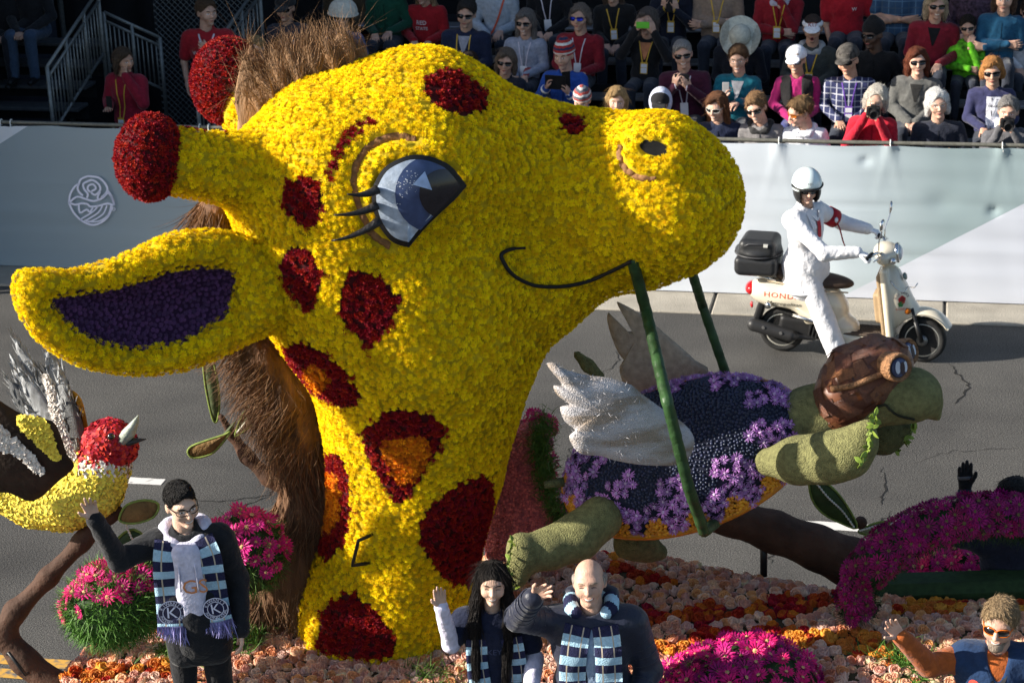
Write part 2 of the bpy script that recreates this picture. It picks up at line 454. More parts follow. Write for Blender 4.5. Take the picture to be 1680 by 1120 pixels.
def strands(name, roots, dirs, length, width, parent, m_, seg=5, curl=.25, droop=.0, seed=0, world=True, clump=0., taper=1., kind=None):
    """thin ribbons of hair"""
    r = np.random.default_rng(seed); n = len(roots); L = length*(1+r.uniform(-.35, .35, n)) if np.ndim(length) == 0 else length
    d = dirs/np.linalg.norm(dirs, axis=1)[:, None]; p = roots.copy(); V = []
    c0 = r.normal(size=(n, 3))*curl
    side = np.cross(d, r.normal(size=(n, 3))); side /= np.linalg.norm(side, axis=1)[:, None]+1e-9
    for i in range(seg+1):
        wi = width*(1-taper*.85*i/seg)
        V.append(p-side*wi/2); V.append(p+side*wi/2)
        d = d+c0/seg*2+r.normal(size=(n, 3))*curl*.35/seg+np.array([0, 0, -droop/seg]); d /= np.linalg.norm(d, axis=1)[:, None]
        p = p+d*(L/seg)[:, None]
    V = np.stack(V, 1).reshape(-1, 3); k = 2*(seg+1); b = (np.arange(n)*k)[:, None]
    F = np.concatenate([np.concatenate([b+2*i, b+2*i+1, b+2*i+3, b+2*i+2], 1) for i in range(seg)])
    o = mk(name, V, F, m_, parent, world)
    if kind: o['kind'] = kind
    return o
def leaf_mesh(L, W, mats, bend=.15, n=8, thick=.006, fold=.12):
    """a leaf along +x with a raised midrib, own thickness"""
    mb = MB(); top = []; 
    for i in range(n+1):
        t = i/n; hw = W/2*math.sin(PI*min(1, t*.93+.06))**.75*(1-.25*t)
        x = L*t; z = -bend*L*t*t
        for s_ in (-1, -.5, 0, .5, 1): top.append((x, s_*hw, z+abs(s_)*hw*fold))
    V = np.array(top); N = len(V); V2 = np.concatenate([V, V-np.array([0, 0, thick])])
    F = []
    for i in range(n):
        for j in range(4):
            a = i*5+j; F.append((a, a+5, a+6, a+1)); F.append((N+a, N+a+1, N+a+6, N+a+5))
        F.append((i*5, N+i*5, N+i*5+5, i*5+5)); F.append((i*5+4, i*5+9, N+i*5+9, N+i*5+4))
    return V2, F
def text_mesh(s_, size, ext=.0, spacing=1.0):
    c = bpy.data.curves.new('t', 'FONT'); c.body = s_; c.size = size; c.align_x = 'CENTER'; c.align_y = 'CENTER'; c.extrude = ext; c.resolution_u = 2; c.space_character = spacing
    o = bpy.data.objects.new('t', c); COL.objects.link(o); dg = bpy.context.evaluated_depsgraph_get(); dg.update()
    me = o.evaluated_get(dg).to_mesh(); V = np.array([v.co[:] for v in me.vertices]).reshape(-1, 3); F = [tuple(p.vertices) for p in me.polygons]
    o.evaluated_get(dg).to_mesh_clear(); bpy.data.objects.remove(o); bpy.data.curves.remove(c); return V, F
def arc_text(s_, size, rad, a0, step, inward=False):
    """letters round an arc; a0 the angle of the first one"""
    V = []; F = []
    for i, ch_ in enumerate(s_):
        if ch_ == ' ': continue
        v, f = text_mesh(ch_, size); a = a0-i*step if not inward else a0+i*step
        v = v+np.array([0, rad if not inward else -rad, 0]); an = (a-PI/2) if not inward else (a+PI/2)
        v = v@Rz(an).T; o = len(V); V += v.tolist(); F += [tuple(j+o for j in q) for q in f]
    return np.array(V), F
# ================================================================== street
MST = Matrix.Rotation(YAW, 4, 'Z')
def kind(o, k='structure'): o['kind'] = k; return o
def node_mat(name):
    m_ = bpy.data.materials.new(name); m_.use_nodes = True; return m_, m_.node_tree, m_.node_tree.nodes['Principled BSDF']
def N_(t, ty, **k):
    n = t.nodes.new(ty)
    for a, v in k.items(): setattr(n, a, v)
    return n
def asphalt_mat():
    m_, t, b = node_mat('asphalt'); L = t.links.new
    tc = N_(t, 'ShaderNodeTexCoord')
    n1 = N_(t, 'ShaderNodeTexNoise'); n1.inputs['Scale'].default_value = 90; n1.inputs['Detail'].default_value = 3
    n2 = N_(t, 'ShaderNodeTexNoise'); n2.inputs['Scale'].default_value = .9; n2.inputs['Detail'].default_value = 6
    v = N_(t, 'ShaderNodeTexVoronoi'); v.inputs['Scale'].default_value = 120
    mp = N_(t, 'ShaderNodeMapping'); mp.inputs['Scale'].default_value = (.12, 1.6, 1)
    n3 = N_(t, 'ShaderNodeTexNoise'); n3.inputs['Scale'].default_value = 1.5; n3.inputs['Detail'].default_value = 5
    L(tc.outputs['Object'], mp.inputs[0]); L(mp.outputs[0], n3.inputs['Vector'])
    for n in (n1, n2, v): L(tc.outputs['Object'], n.inputs['Vector'])
    r1 = N_(t, 'ShaderNodeValToRGB'); e = r1.color_ramp.elements
    e[0].position = .32; e[0].color = (.019, .0185, .0185, 1); e[1].position = .68; e[1].color = (.122, .118, .113, 1)
    L(n1.outputs[0], r1.inputs[0])
    r2 = N_(t, 'ShaderNodeValToRGB'); e = r2.color_ramp.elements
    e[0].position = .3; e[0].color = (.72, .72, .72, 1); e[1].position = .7; e[1].color = (1.25, 1.24, 1.2, 1); L(n2.outputs[0], r2.inputs[0])
    r3 = N_(t, 'ShaderNodeValToRGB'); e = r3.color_ramp.elements
    e[0].position = .35; e[0].color = (.9, .9, .9, 1); e[1].position = .65; e[1].color = (1.06, 1.06, 1.05, 1); L(n3.outputs[0], r3.inputs[0])
    mx = N_(t, 'ShaderNodeMix', data_type='RGBA', blend_type='MULTIPLY'); mx.inputs[0].default_value = 1
    L(r1.outputs[0], mx.inputs[6]); L(r2.outputs[0], mx.inputs[7])
    mx2 = N_(t, 'ShaderNodeMix', data_type='RGBA', blend_type='MULTIPLY'); mx2.inputs[0].default_value = 1
    L(mx.outputs[2], mx2.inputs[6]); L(r3.outputs[0], mx2.inputs[7]); L(mx2.outputs[2], b.inputs['Base Color'])
    b.inputs['Roughness'].default_value = .85; b.inputs['Specular IOR Level'].default_value = .25
    bp = N_(t, 'ShaderNodeBump'); bp.inputs['Strength'].default_value = .5; bp.inputs['Distance'].default_value = .006
    L(v.outputs['Distance'], bp.inputs['Height']); L(bp.outputs[0], b.inputs['Normal']); return m_
ASPH = asphalt_mat()
CONC = mat('concrete', (.31, .285, .24), .9, .18, 3, .4, 60)
CURB_Y, BAN_Y = 18.69, 19.28
o = kind(mk('road', [(-300, -300, 0), (300, -300, 0), (300, 300, 0), (-300, 300, 0)], [(0, 1, 2, 3)], ASPH, M=MST))
# the painted lines: thin worn sheets on the asphalt
def paint_mat(name, col, wear=.5):
    m_, t, b = node_mat(name); tc = N_(t, 'ShaderNodeTexCoord'); n = N_(t, 'ShaderNodeTexNoise'); n.inputs['Scale'].default_value = 14; n.inputs['Detail'].default_value = 8
    r = N_(t, 'ShaderNodeValToRGB'); e = r.color_ramp.elements; e[0].position = wear-.1; e[0].color = (.12, .115, .11, 1); e[1].position = wear+.06; e[1].color = (*col, 1)
    t.links.new(tc.outputs['Object'], n.inputs['Vector']); t.links.new(n.outputs[0], r.inputs[0]); t.links.new(r.outputs[0], b.inputs['Base Color']); b.inputs['Roughness'].default_value = .8
    return m_
WHITE_P = paint_mat('white_road_paint', (.62, .6, .57), .36); YEL_P = paint_mat('yellow_road_paint', (.55, .3, .05), .44)
def strip(name, x0, x1, y, wd, m_):
    n = 24; V = []; r = random.Random(int(abs(x0)*9))
    for i in range(n+1):
        x = x0+(x1-x0)*i/n; V += [(x, y-wd/2+r.uniform(-.006, .006), .004), (x, y+wd/2+r.uniform(-.006, .006), .004)]
    return kind(mk(name, V, [(2*i, 2*i+2, 2*i+3, 2*i+1) for i in range(n)], m_, M=MST))
lane_a = st_xy(G(175, 786)); lane_b = st_xy(G(268, 791)); LY = (lane_a[1]+lane_b[1])/2
strip('lane_line', lane_a[0]-1.2, lane_b[0], LY, .12, WHITE_P)
q0, q1 = st_xy(G(1330, 860)), st_xy(G(1475, 859)); strip('lane_line', q0[0]-.3, q1[0], q0[1]-.01, .13, WHITE_P)
for py in (1086, 1108):
    q = st_xy(G(60, py)); strip('centre_line', -14, 8, q[1], .12, YEL_P)
CRK = mat('crack', (.012, .012, .012), 1, 0)
def crack(pts, wd, seed):
    r = random.Random(seed); W = [G(x, y, .0)[:2] for x, y in pts]; P_ = []
    for a, b in zip(W[:-1], W[1:]):
        n = max(2, int(np.linalg.norm(b-a)/.05))
        for i in range(n): P_.append(a+(b-a)*i/n+np.array([r.uniform(-.022, .022), r.uniform(-.022, .022)]))
    P_.append(W[-1]); P_ = np.array(P_); T = np.gradient(P_, axis=0); T /= np.linalg.norm(T, axis=1)[:, None]; Nn = np.c_[-T[:, 1], T[:, 0]]
    V = []
    for i in range(len(P_)):
        w_ = wd*(.3+r.random())*min(1, .25+min(i, len(P_)-1-i)/4)
        V += [(*(P_[i]-Nn[i]*w_/2), .003), (*(P_[i]+Nn[i]*w_/2), .003)]
    kind(mk('road_crack', V, [(2*i, 2*i+2, 2*i+3, 2*i+1) for i in range(len(P_)-1)], CRK))
crack([(1560, 598), (1572, 615), (1590, 632), (1583, 648), (1566, 662)], .02, 1)
crack([(1446, 768), (1452, 790), (1447, 828)], .016, 2); crack([(1464, 838), (1452, 852), (1430, 868)], .014, 3)
crack([(1275, 905), (1262, 915), (1265, 925)], .03, 4); crack([(1240, 740), (1225, 700), (1235, 660)], .010, 5)
crack([(315, 820), (360, 824), (440, 812), (460, 800)], .012, 6); crack([(380, 845), (410, 826), (450, 812)], .014, 7)
crack([(985, 615), (1005, 600), (1020, 590), (1010, 575)], .01, 8); crack([(905, 820), (925, 790), (935, 740), (950, 700)], .008, 9)
crack([(120, 470), (100, 520), (60, 560)], .007, 10); crack([(1500, 760), (1560, 740), (1680, 735)], .006, 11)
# gutter of cast slabs, pavement behind
gut = bpy.data.objects.new('gutter', None); COL.objects.link(gut); gut['kind'] = 'structure'; gut.rotation_euler = (0, 0, YAW); MW['gutter'] = MST
j0 = st_xy(G(1168, 506))[0]; dj = st_xy(G(1550, 522))[0]-j0
for i in range(-9, 5):
    x0, x1 = j0+i*dj+.012, j0+(i+1)*dj-.012
    MB().box(((x0+x1)/2, (CURB_Y+19.42)/2, -.04), ((x1-x0)/2, (19.42-CURB_Y)/2, .06), bev=.012).build('slab', CONC, gut)
o = kind(MB().box((-10, 19.43+30, .0), (60, 30, .1)).build('pavement', mat('pavement', (.22, .21, .19), .9, .15, 2, .3, 40), M=MST))

# ================================================================== barrier with printed banner
brx = thing('banner_barrier', 'grey printed fabric banner along the kerb hung on a pipe rail', 'barrier', (0, 0, 0), YAW)
BT_L, BT_R = PS(0, 201, BAN_Y)[2], PS(1680, 239, BAN_Y)[2]; BZ = (BT_L+BT_R)/2
def ban_x(px, py): return float(PS(px, py, BAN_Y)@SX)
def ban_z(px, py): return float(PS(px, py, BAN_Y)[2])
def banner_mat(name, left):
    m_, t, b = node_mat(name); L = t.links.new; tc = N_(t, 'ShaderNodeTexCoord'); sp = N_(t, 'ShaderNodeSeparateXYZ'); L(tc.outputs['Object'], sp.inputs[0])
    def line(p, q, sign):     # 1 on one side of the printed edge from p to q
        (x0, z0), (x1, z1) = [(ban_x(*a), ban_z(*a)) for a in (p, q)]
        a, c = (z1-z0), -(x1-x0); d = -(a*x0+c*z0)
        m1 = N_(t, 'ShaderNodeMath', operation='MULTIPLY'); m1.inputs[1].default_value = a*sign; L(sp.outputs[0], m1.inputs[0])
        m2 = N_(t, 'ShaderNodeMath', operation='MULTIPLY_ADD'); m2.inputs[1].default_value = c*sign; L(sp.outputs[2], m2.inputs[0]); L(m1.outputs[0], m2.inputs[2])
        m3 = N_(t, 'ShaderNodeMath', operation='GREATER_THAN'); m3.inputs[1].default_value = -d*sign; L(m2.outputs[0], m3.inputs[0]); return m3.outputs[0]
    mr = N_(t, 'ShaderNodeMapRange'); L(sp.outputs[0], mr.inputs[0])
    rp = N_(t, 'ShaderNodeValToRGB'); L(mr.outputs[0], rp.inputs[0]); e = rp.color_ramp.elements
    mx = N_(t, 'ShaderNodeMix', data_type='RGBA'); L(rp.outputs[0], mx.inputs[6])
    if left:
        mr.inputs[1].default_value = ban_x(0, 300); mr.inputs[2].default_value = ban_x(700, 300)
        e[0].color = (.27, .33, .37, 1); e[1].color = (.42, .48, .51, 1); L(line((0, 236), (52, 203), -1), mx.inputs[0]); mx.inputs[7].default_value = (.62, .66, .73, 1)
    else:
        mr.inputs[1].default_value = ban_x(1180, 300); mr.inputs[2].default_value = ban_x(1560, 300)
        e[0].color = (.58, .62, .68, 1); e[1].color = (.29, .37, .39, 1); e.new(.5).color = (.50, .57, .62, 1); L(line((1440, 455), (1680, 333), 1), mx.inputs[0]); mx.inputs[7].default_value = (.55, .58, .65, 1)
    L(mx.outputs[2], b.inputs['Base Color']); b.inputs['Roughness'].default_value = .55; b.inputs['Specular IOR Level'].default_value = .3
    wv = N_(t, 'ShaderNodeTexNoise'); wv.inputs['Scale'].default_value = 260; bp = N_(t, 'ShaderNodeBump'); bp.inputs['Strength'].default_value = .15; bp.inputs['Distance'].default_value = .004
    L(tc.outputs['Object'], wv.inputs['Vector']); L(wv.outputs[0], bp.inputs['Height']); L(bp.outputs[0], b.inputs['Normal']); return m_
tie_x = [ban_x(x, 232) for x in (1278, 1461, 1645, 1095, 912, 6, 22, 330, 345)]
def banner(x0, x1, left):
    nx, nz = int((x1-x0)/.035), 46; V = []
    X, Z = np.meshgrid(np.linspace(x0, x1, nx+1), np.linspace(.03, BZ-.015, nz+1), indexing='ij'); 
    y = .012*np.sin(X*1.7+.5)*(Z/BZ)+.006*wob(np.c_[X.ravel()*.35, Z.ravel()*4.5, X.ravel()*0], 2.2, 5+left, 2).reshape(X.shape)
    y += .004*wob(np.c_[X.ravel()*2.2, Z.ravel()*.9, 0*X.ravel()], 2.0, 9, 2).reshape(X.shape)
    for zf in (.30, .62): y += .006*np.exp(-((Z-zf*BZ-.01*np.sin(X*2))/.012)**2)          # packing folds
    for tx in tie_x:                                                                          # puckers under the ties
        d = np.abs(X-tx); y -= .02*np.exp(-(d/.05)**2)*np.exp(-(BZ-Z)/.1)+.012*np.exp(-((d-.22*(BZ-Z))/.03)**2)*np.exp(-(BZ-Z)/.22)
    for bx_, bz_, s_, a_ in ((ban_x(1420, 262), ban_z(1420, 262), .05, .02), (ban_x(1630, 345), ban_z(1630, 345), .045, .03), (ban_x(1545, 330), ban_z(1545, 330), .14, .012), (ban_x(1330, 440), ban_z(1330, 440), .2, .012)):
        y += a_*np.exp(-((X-bx_)**2+((Z-bz_)*1.3)**2)/s_**2)
    zz = Z-np.where(Z > BZ-.2, .018*np.abs(np.sin((X-tie_x[0])*PI/1.06))*((Z-BZ+.2)/.2), 0)
    V = np.stack([X, BAN_Y-.03+y, zz], -1).reshape(-1, 3); i = np.arange(nx)[:, None]*(nz+1)+np.arange(nz)[None]; i = i.ravel()
    F = np.stack([i, i+nz+1, i+nz+2, i+1], 1)
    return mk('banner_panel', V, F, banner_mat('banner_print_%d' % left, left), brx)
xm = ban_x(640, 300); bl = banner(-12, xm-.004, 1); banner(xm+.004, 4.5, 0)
MB().tube([(x, BAN_Y+.0+.004*math.sin(x*2), BZ+.004*math.sin(x)) for x in np.linspace(-12, 4.5, 40)], .02, 10).build('top_rail', mat('rail_paint', (.16, .155, .13), .5, .2, 30, metal=.3), brx, smooth=True)
for k, x in enumerate(np.arange(-11.5, 4.4, 1.1)): MB().tube([(x, BAN_Y+.03, .1), (x, BAN_Y+.03, BZ)], .018, 8).build('post', MT['rail_paint'], brx, smooth=True)
tie_me = MB().tube([(0, .03*math.cos(a), .03*math.sin(a)) for a in np.linspace(0, 2*PI, 11)], .006, 5).tube([(0, -.03, -.01), (.012, -.045, -.05)], .005, 5).data('tie', [mat('white_plastic', (.75, .75, .73), .5, .05)], True)
for x in tie_x: link('zip_tie', tie_me, brx, MST @ Matrix.Translation((x, BAN_Y, BZ)))
# the rose emblem, thin white print on the fabric
def emblem():
    mb = MB(); cx, cy = 155, 328
    def pl(pts, w_=1.6, closed=False, sm=3):
        p = smooth_poly(pts, sm, closed) if sm > 1 else np.array(pts, float)
        if closed: p = np.r_[p, p[:1]]
        T = np.gradient(p, axis=0); T /= np.linalg.norm(T, axis=1)[:, None]+1e-9; Nn = np.c_[-T[:, 1], T[:, 0]]
        V = []
        for a in np.concatenate([p-Nn*w_, p+Nn*w_]): V.append((ban_x(*a), BAN_Y-.062, ban_z(*a)))
        n = len(p); mb.add(V, [(i, i+1, n+i+1, n+i) for i in range(n-1)])
    c = lambda ox, oy, r, a0, a1, n=18: [(ox+r*math.cos(R(a)), oy+r*math.sin(R(a))) for a in np.linspace(a0, a1, n)]
    pl([(117, 330), (124, 345), (135, 357), (147, 364), (158, 366), (170, 362), (181, 352), (188, 336)])
    pl([(117, 330), (119, 316), (126, 304), (133, 299)]); pl([(191, 334), (186, 318), (180, 310)]); pl([(117, 330), (130, 320), (145, 324), (158, 327), (172, 322), (182, 314), (191, 333), (180, 331), (165, 335), (152, 336), (147, 332), (137, 331), (128, 333), (117, 330)])
    pl([(133, 333), (135, 346), (146, 341), (151, 345), (156, 338)]); pl([(133, 300), (136, 292), (146, 287), (155, 287), (166, 289), (176, 298), (180, 308), (176, 316), (170, 321)])
    pl([(133, 299), (131, 307), (135, 314), (140, 318)]); pl([(142, 308), (140, 300), (147, 295), (156, 293), (166, 300), (168, 309), (160, 317), (153, 312), (161, 307), (157, 300), (149, 302), (148, 309), (154, 313)])
    pl([(142, 308), (148, 316), (146, 322)]); pl([(168, 312), (164, 320), (165, 326)])
    for k in range(4): pl([(186-k*7, 334), (181-k*8, 350-k*2), (166-k*10, 360-k*1), (146-k*4, 361)][:3]+[(148-k*3, 361-k)], 1.2)
    pl(c(190.5, 340.5, 2.3, 0, 360, 9), .5, False, 1)
    return mb.build('emblem', mat('emblem_print', (.80, .80, .95), .6, .0), brx)
emblem()

# ================================================================== stand on the far side: benches, stair guards, mesh fence
DARK = mat('dark_metal', (.022, .023, .026), .6, .2, 10, metal=.2); ALU = mat('aluminium_bench', (.30, .30, .31), .45, .15, 20, metal=.6); GALV = mat('galvanised_pipe', (.24, .25, .24), .5, .2, 25, metal=.5)
ROWS = {'F': 20.15, 'S': 21.05, 'T': 21.9, 'U': 22.75, 'V': 23.6}
def head_z(px, py, row): return float(PS(px, py, ROWS[row])[2])
SEAT = {'F': head_z(1440, 165, 'F')-.78, 'S': head_z(1306, 105, 'S')-.78, 'T': head_z(1333, 45, 'T')-.78}
SEAT['U'] = SEAT['T']+(SEAT['T']-SEAT['S']); SEAT['V'] = SEAT['U']+(SEAT['T']-SEAT['S'])
stand = thing('grandstand', 'dark tiered metal grandstand with bench rows behind the banner', 'grandstand', (0, 0, 0), YAW)
gx0 = float(PS(425, 100, ROWS['S'])@SX); gx1 = 9.
for rw in 'FSTUV':
    y, z = ROWS[rw], SEAT[rw]
    if rw != 'F': MB().box(((gx0+gx1)/2, y-.1, z-.44), ((gx1-gx0)/2, .43, .02)).build('floor_board', DARK, stand)
    if rw != 'F': MB().box(((gx0+gx1)/2, y+.30, z-.20), ((gx1-gx0)/2, .012, .25)).build('riser', DARK, stand)
    MB().box(((gx0+gx1)/2, y+.12, z-.045), ((gx1-gx0)/2, .13, .018), bev=.008).build('bench', ALU, stand)
    for x in np.arange(gx0+.2, gx1, 1.8): MB().box((x, y+.12, z-.27), (.02, .1, .2)).build('bench_leg', DARK, stand)
MB().box(((gx0+gx1)/2, 24.6, 3.6), ((gx1-gx0)/2+4, .05, 3.6)).build('back_panel', mat('black_netting', (.008, .008, .009), .9, .2), stand)  # near-black colour stands in for the shade behind the top rows
MB().box((gx0-.02, 22.7, 1.0), (.02, 1.7, .95)).build('side_panel', MT['black_netting'], stand)
def guard(name, label, xa, a, b, drop, n, r=.02, x2=None):
    """sloping pipe guard: a, b = (Y, z) of its low and high end"""
    x2 = xa if x2 is None else x2
    g = thing(name, label, 'railing', (0, 0, 0), YAW); A = np.array([xa, *a]); B = np.array([x2, *b]); dz = np.array([0, 0, drop])
    MB().tube([A, B], r, 8).build('handrail', GALV, g, smooth=True); MB().tube([A-dz*.16, B-dz*.16], r*.9, 8).build('handrail', GALV, g, smooth=True)
    MB().tube([A-dz, B-dz], r*.9, 8).build('bottom_rail', GALV, g, smooth=True)
    bal = MB().tube([(0, 0, -drop), (0, 0, -drop*.16)], r*.5, 6).data('baluster', [GALV], True)
    for i in range(1, n):
        p = A+(B-A)*i/n
        if i % 6 == 0: MB().tube([p-dz*1.05, p+dz*.0], r*1.15, 8).build('post', GALV, g, smooth=True)
        else: link('baluster', bal, g, MST @ Matrix.Translation(p))
    for p in (A, B): MB().tube([p-dz*1.5, p], r*1.2, 8).build('post', GALV, g, smooth=True)
    return g
def yz(px, py, Y): p = PS(px, py, Y); return (float(p@SX), Y, float(p[2]))
p0, p1 = yz(77, 110, 20.6), yz(160, -14, 22.3); guard('stair_guard', 'galvanised pipe guard sloping up the stair at far left', p0[0], p0[1:], p1[1:], .72, 17, x2=p1[0])
p0, p1 = yz(262, 60, 22.6), yz(215, -40, 23.8); guard('stair_guard', 'pipe guard behind the woman in the red coat', yz(170, 20, 22.4)[0], yz(170, 20, 22.4)[1:], yz(262, 62, 22.5)[1:], .62, 12, x2=yz(262, 62, 22.5)[0])
p0, p1 = yz(320, 120, 20.5), yz(425, -25, 22.6); guard('stair_guard', 'pale pipe guard rising behind the two red balls', p0[0], p0[1:], p1[1:], .78, 17, x2=p1[0])
stp = thing('stair', 'dim metal stair climbing beside the guard at far left', 'stair', (0, 0, 0), YAW)
xs1 = yz(70, 120, 20.8)[0]
for k in range(9): MB().box((xs1-1.2, 20.5+k*.28, .12+.19*k), (1.15, .15, .02), bev=.006).build('tread', mat('stair_metal', (.10, .105, .11), .5, .2, 15, metal=.4), stp)
for k in range(9): MB().box((xs1-1.2, 20.66+k*.28, .02+.19*k), (1.14, .004, .085)).build('riser', DARK, stp)
fen = thing('mesh_fence', 'dark chain link fence panel behind the man in the red shirt', 'fence', (0, 0, 0), YAW)
fx0, fx1 = yz(255, 50, 23.4)[0], yz(420, 50, 23.4)[0]
mb = MB(); st_ = .075; zf0, zf1 = .1, 3.6
for k in range(int((fx1-fx0+3.5)/st_)):
    for s_ in (-1, 1):
        x = fx0-3.5*(s_ > 0)+k*st_; a, b = (x, zf0), (x+s_*(zf1-zf0), zf1)
        if s_ < 0: a, b = (x, zf0), (x-(zf1-zf0), zf1)
        t0 = 0; t1 = 1; dx = b[0]-a[0]
        lo_, hi_ = sorted(((fx0-a[0])/dx, (fx1-a[0])/dx)); lo_, hi_ = max(0, lo_), min(1, hi_)
        if hi_ <= lo_: continue
        mb.tube([(a[0]+dx*t, 23.4+s_*.003, a[1]+(b[1]-a[1])*t) for t in (lo_, hi_)], .0035, 4, False)
o = mb.build('wire_mesh', GALV, fen); o['kind'] = 'stuff'
for x in (fx0, (fx0+fx1)/2, fx1): MB().tube([(x, 23.43, .1), (x, 23.43, 3.6)], .028, 8).build('post', DARK, fen, smooth=True)
bk = thing('drape', 'black fabric drape closing the dark space behind the stair', 'drape', (0, 0, 0), YAW)
mb = MB(); nn = 60; V = []
for i in range(nn+1):
    x = -14+(fx1+14)*i/nn
    for z in (.1, 1.5, 3, 4.6): V.append((x, 24.5+.05*math.sin(i*1.3), z))
mb.add(V, [(i*4+j, i*4+4+j, i*4+5+j, i*4+1+j) for i in range(nn) for j in range(3)]); mb.build('cloth', mat('black_drape', (.012, .012, .014), .95, .2), bk, smooth=True)

# ================================================================== what shades the far side: an unseen tower added beyond the left edge
tw = thing('camera_tower', 'tall dark draped scaffold tower beyond the left edge of the view', 'tower', (0, 0, 0), YAW)
MB().box((-13.0, 21.2, 5.2), (2.0, 3.2, 5.1)).build('drape', mat('tower_drape', (.03, .035, .05), .9, .2), tw)
MB().box((-13.0, 21.2, 10.4), (2.1, 3.3, .08)).build('roof', DARK, tw)
for sx in (-1, 1):
    for sy in (-1, 1): MB().tube([(-13.0+sx*2.06, 21.2+sy*3.26, 0), (-13.0+sx*2.06, 21.2+sy*3.26  , 10.3)], .04, 8).build('post', GALV, tw, smooth=True)
# ================================================================== people
HSC = [1.07]
def skin(tone): return mat('skin_%d' % tone, [(.56, .34, .25), (.50, .29, .20), (.44, .26, .17), (.11, .06, .04), (.58, .38, .28)][tone], .5, .22, 14, .25, 120, spec=.4, sss=.12)
LIP = mat('lips', (.36, .11, .10), .5, .1); TEETH = mat('teeth', (.78, .75, .68), .3, .02); EYEW = mat('eye_white', (.7, .7, .7), .25, .03); EYED = mat('eye_dark', (.015, .01, .008), .15, 0, spec=.6)
LENS = mat('dark_lens', (.008, .008, .009), .08, 0, spec=.7); BLK = mat('black_plastic', (.014, .014, .015), .4, .1); MOUTHD = mat('mouth_dark', (.05, .012, .01), .6, 0)
PAPER = mat('badge_paper', (.72, .72, .76), .6, .05); BADGEY = mat('badge_yellow', (.62, .38, .04), .5, .05); PURPLE = mat('lanyard_purple', (.14, .06, .36), .6, .05)
def hair_mat(col): return mat('hair_%02x%02x%02x' % tuple(int(c**.45*255) for c in col), col, .6, .55, 6, .9, 14, spec=.22, stretch=(22, 22, 3))
def hand_sdf(wrist, direc, palm, curl=.3, spread=.12, side=1, S=1., thumb=.6, fist=None, sz=1.):
    """a hand from the wrist along direc, its palm facing palm; side=+1 puts the thumb on local +x; returns points in the body's frame"""
    z = np.array(direc, float); z /= np.linalg.norm(z); y = np.array(palm, float); y -= z*(y@z); y /= np.linalg.norm(y); x = np.cross(y, z)
    h = SDF(); X = [.030, .010, -.010, -.029]; L = [.070, .079, .073, .056]
    for i in range(4):
        xk = X[i]*side; kn = np.array([xk, 0, .088-.006*abs(i-1)]); h.rc((xk*.62, 0, .0), kn, .0155, .0115, k=.014)
        c = curl[i] if np.ndim(curl) else curl
        sp = -spread*(i-1.3)/1.5; p = kn; a = c*.55
        for j, (f, r0, r1) in enumerate(((.45, .0105, .0095), (.32, .0095, .0085), (.25, .0085, .0068))):
            d = np.array([side*math.sin(sp)*(-1)*-1, math.sin(a), math.cos(a)*math.cos(sp)]); d /= np.linalg.norm(d)
            q = p+d*L[i]*f; h.rc(p, q, r0, r1, k=.004); p = q; a += c*.9
    h.rc((.022*side, .002, .02), (.040*side, .012, .05), .015, .0125, k=.012); t = thumb
    p = np.array([.040*side, .012, .05]); q = p+np.array([side*.028*t, .012*(1-t)+.006, .028]); h.rc(p, q, .0115, .0105, k=.006); h.rc(q, q+np.array([side*.012*t, .010, .026]), .0105, .008, k=.005)
    h.rc((0, 0, -.045), (0, 0, .01), .024, .022, k=.02)
    V, F = h.mesh(.0042 if S > 0 else .0065)
    return V*sz@np.stack([x, y, z]) + np.array(wrist), F
def noisy(V, F, amp, freq, seed): return displace(V, F, amp, freq, seed), F
def xf(V, Rm, c): return V*HSC[0]@Rm.T + c
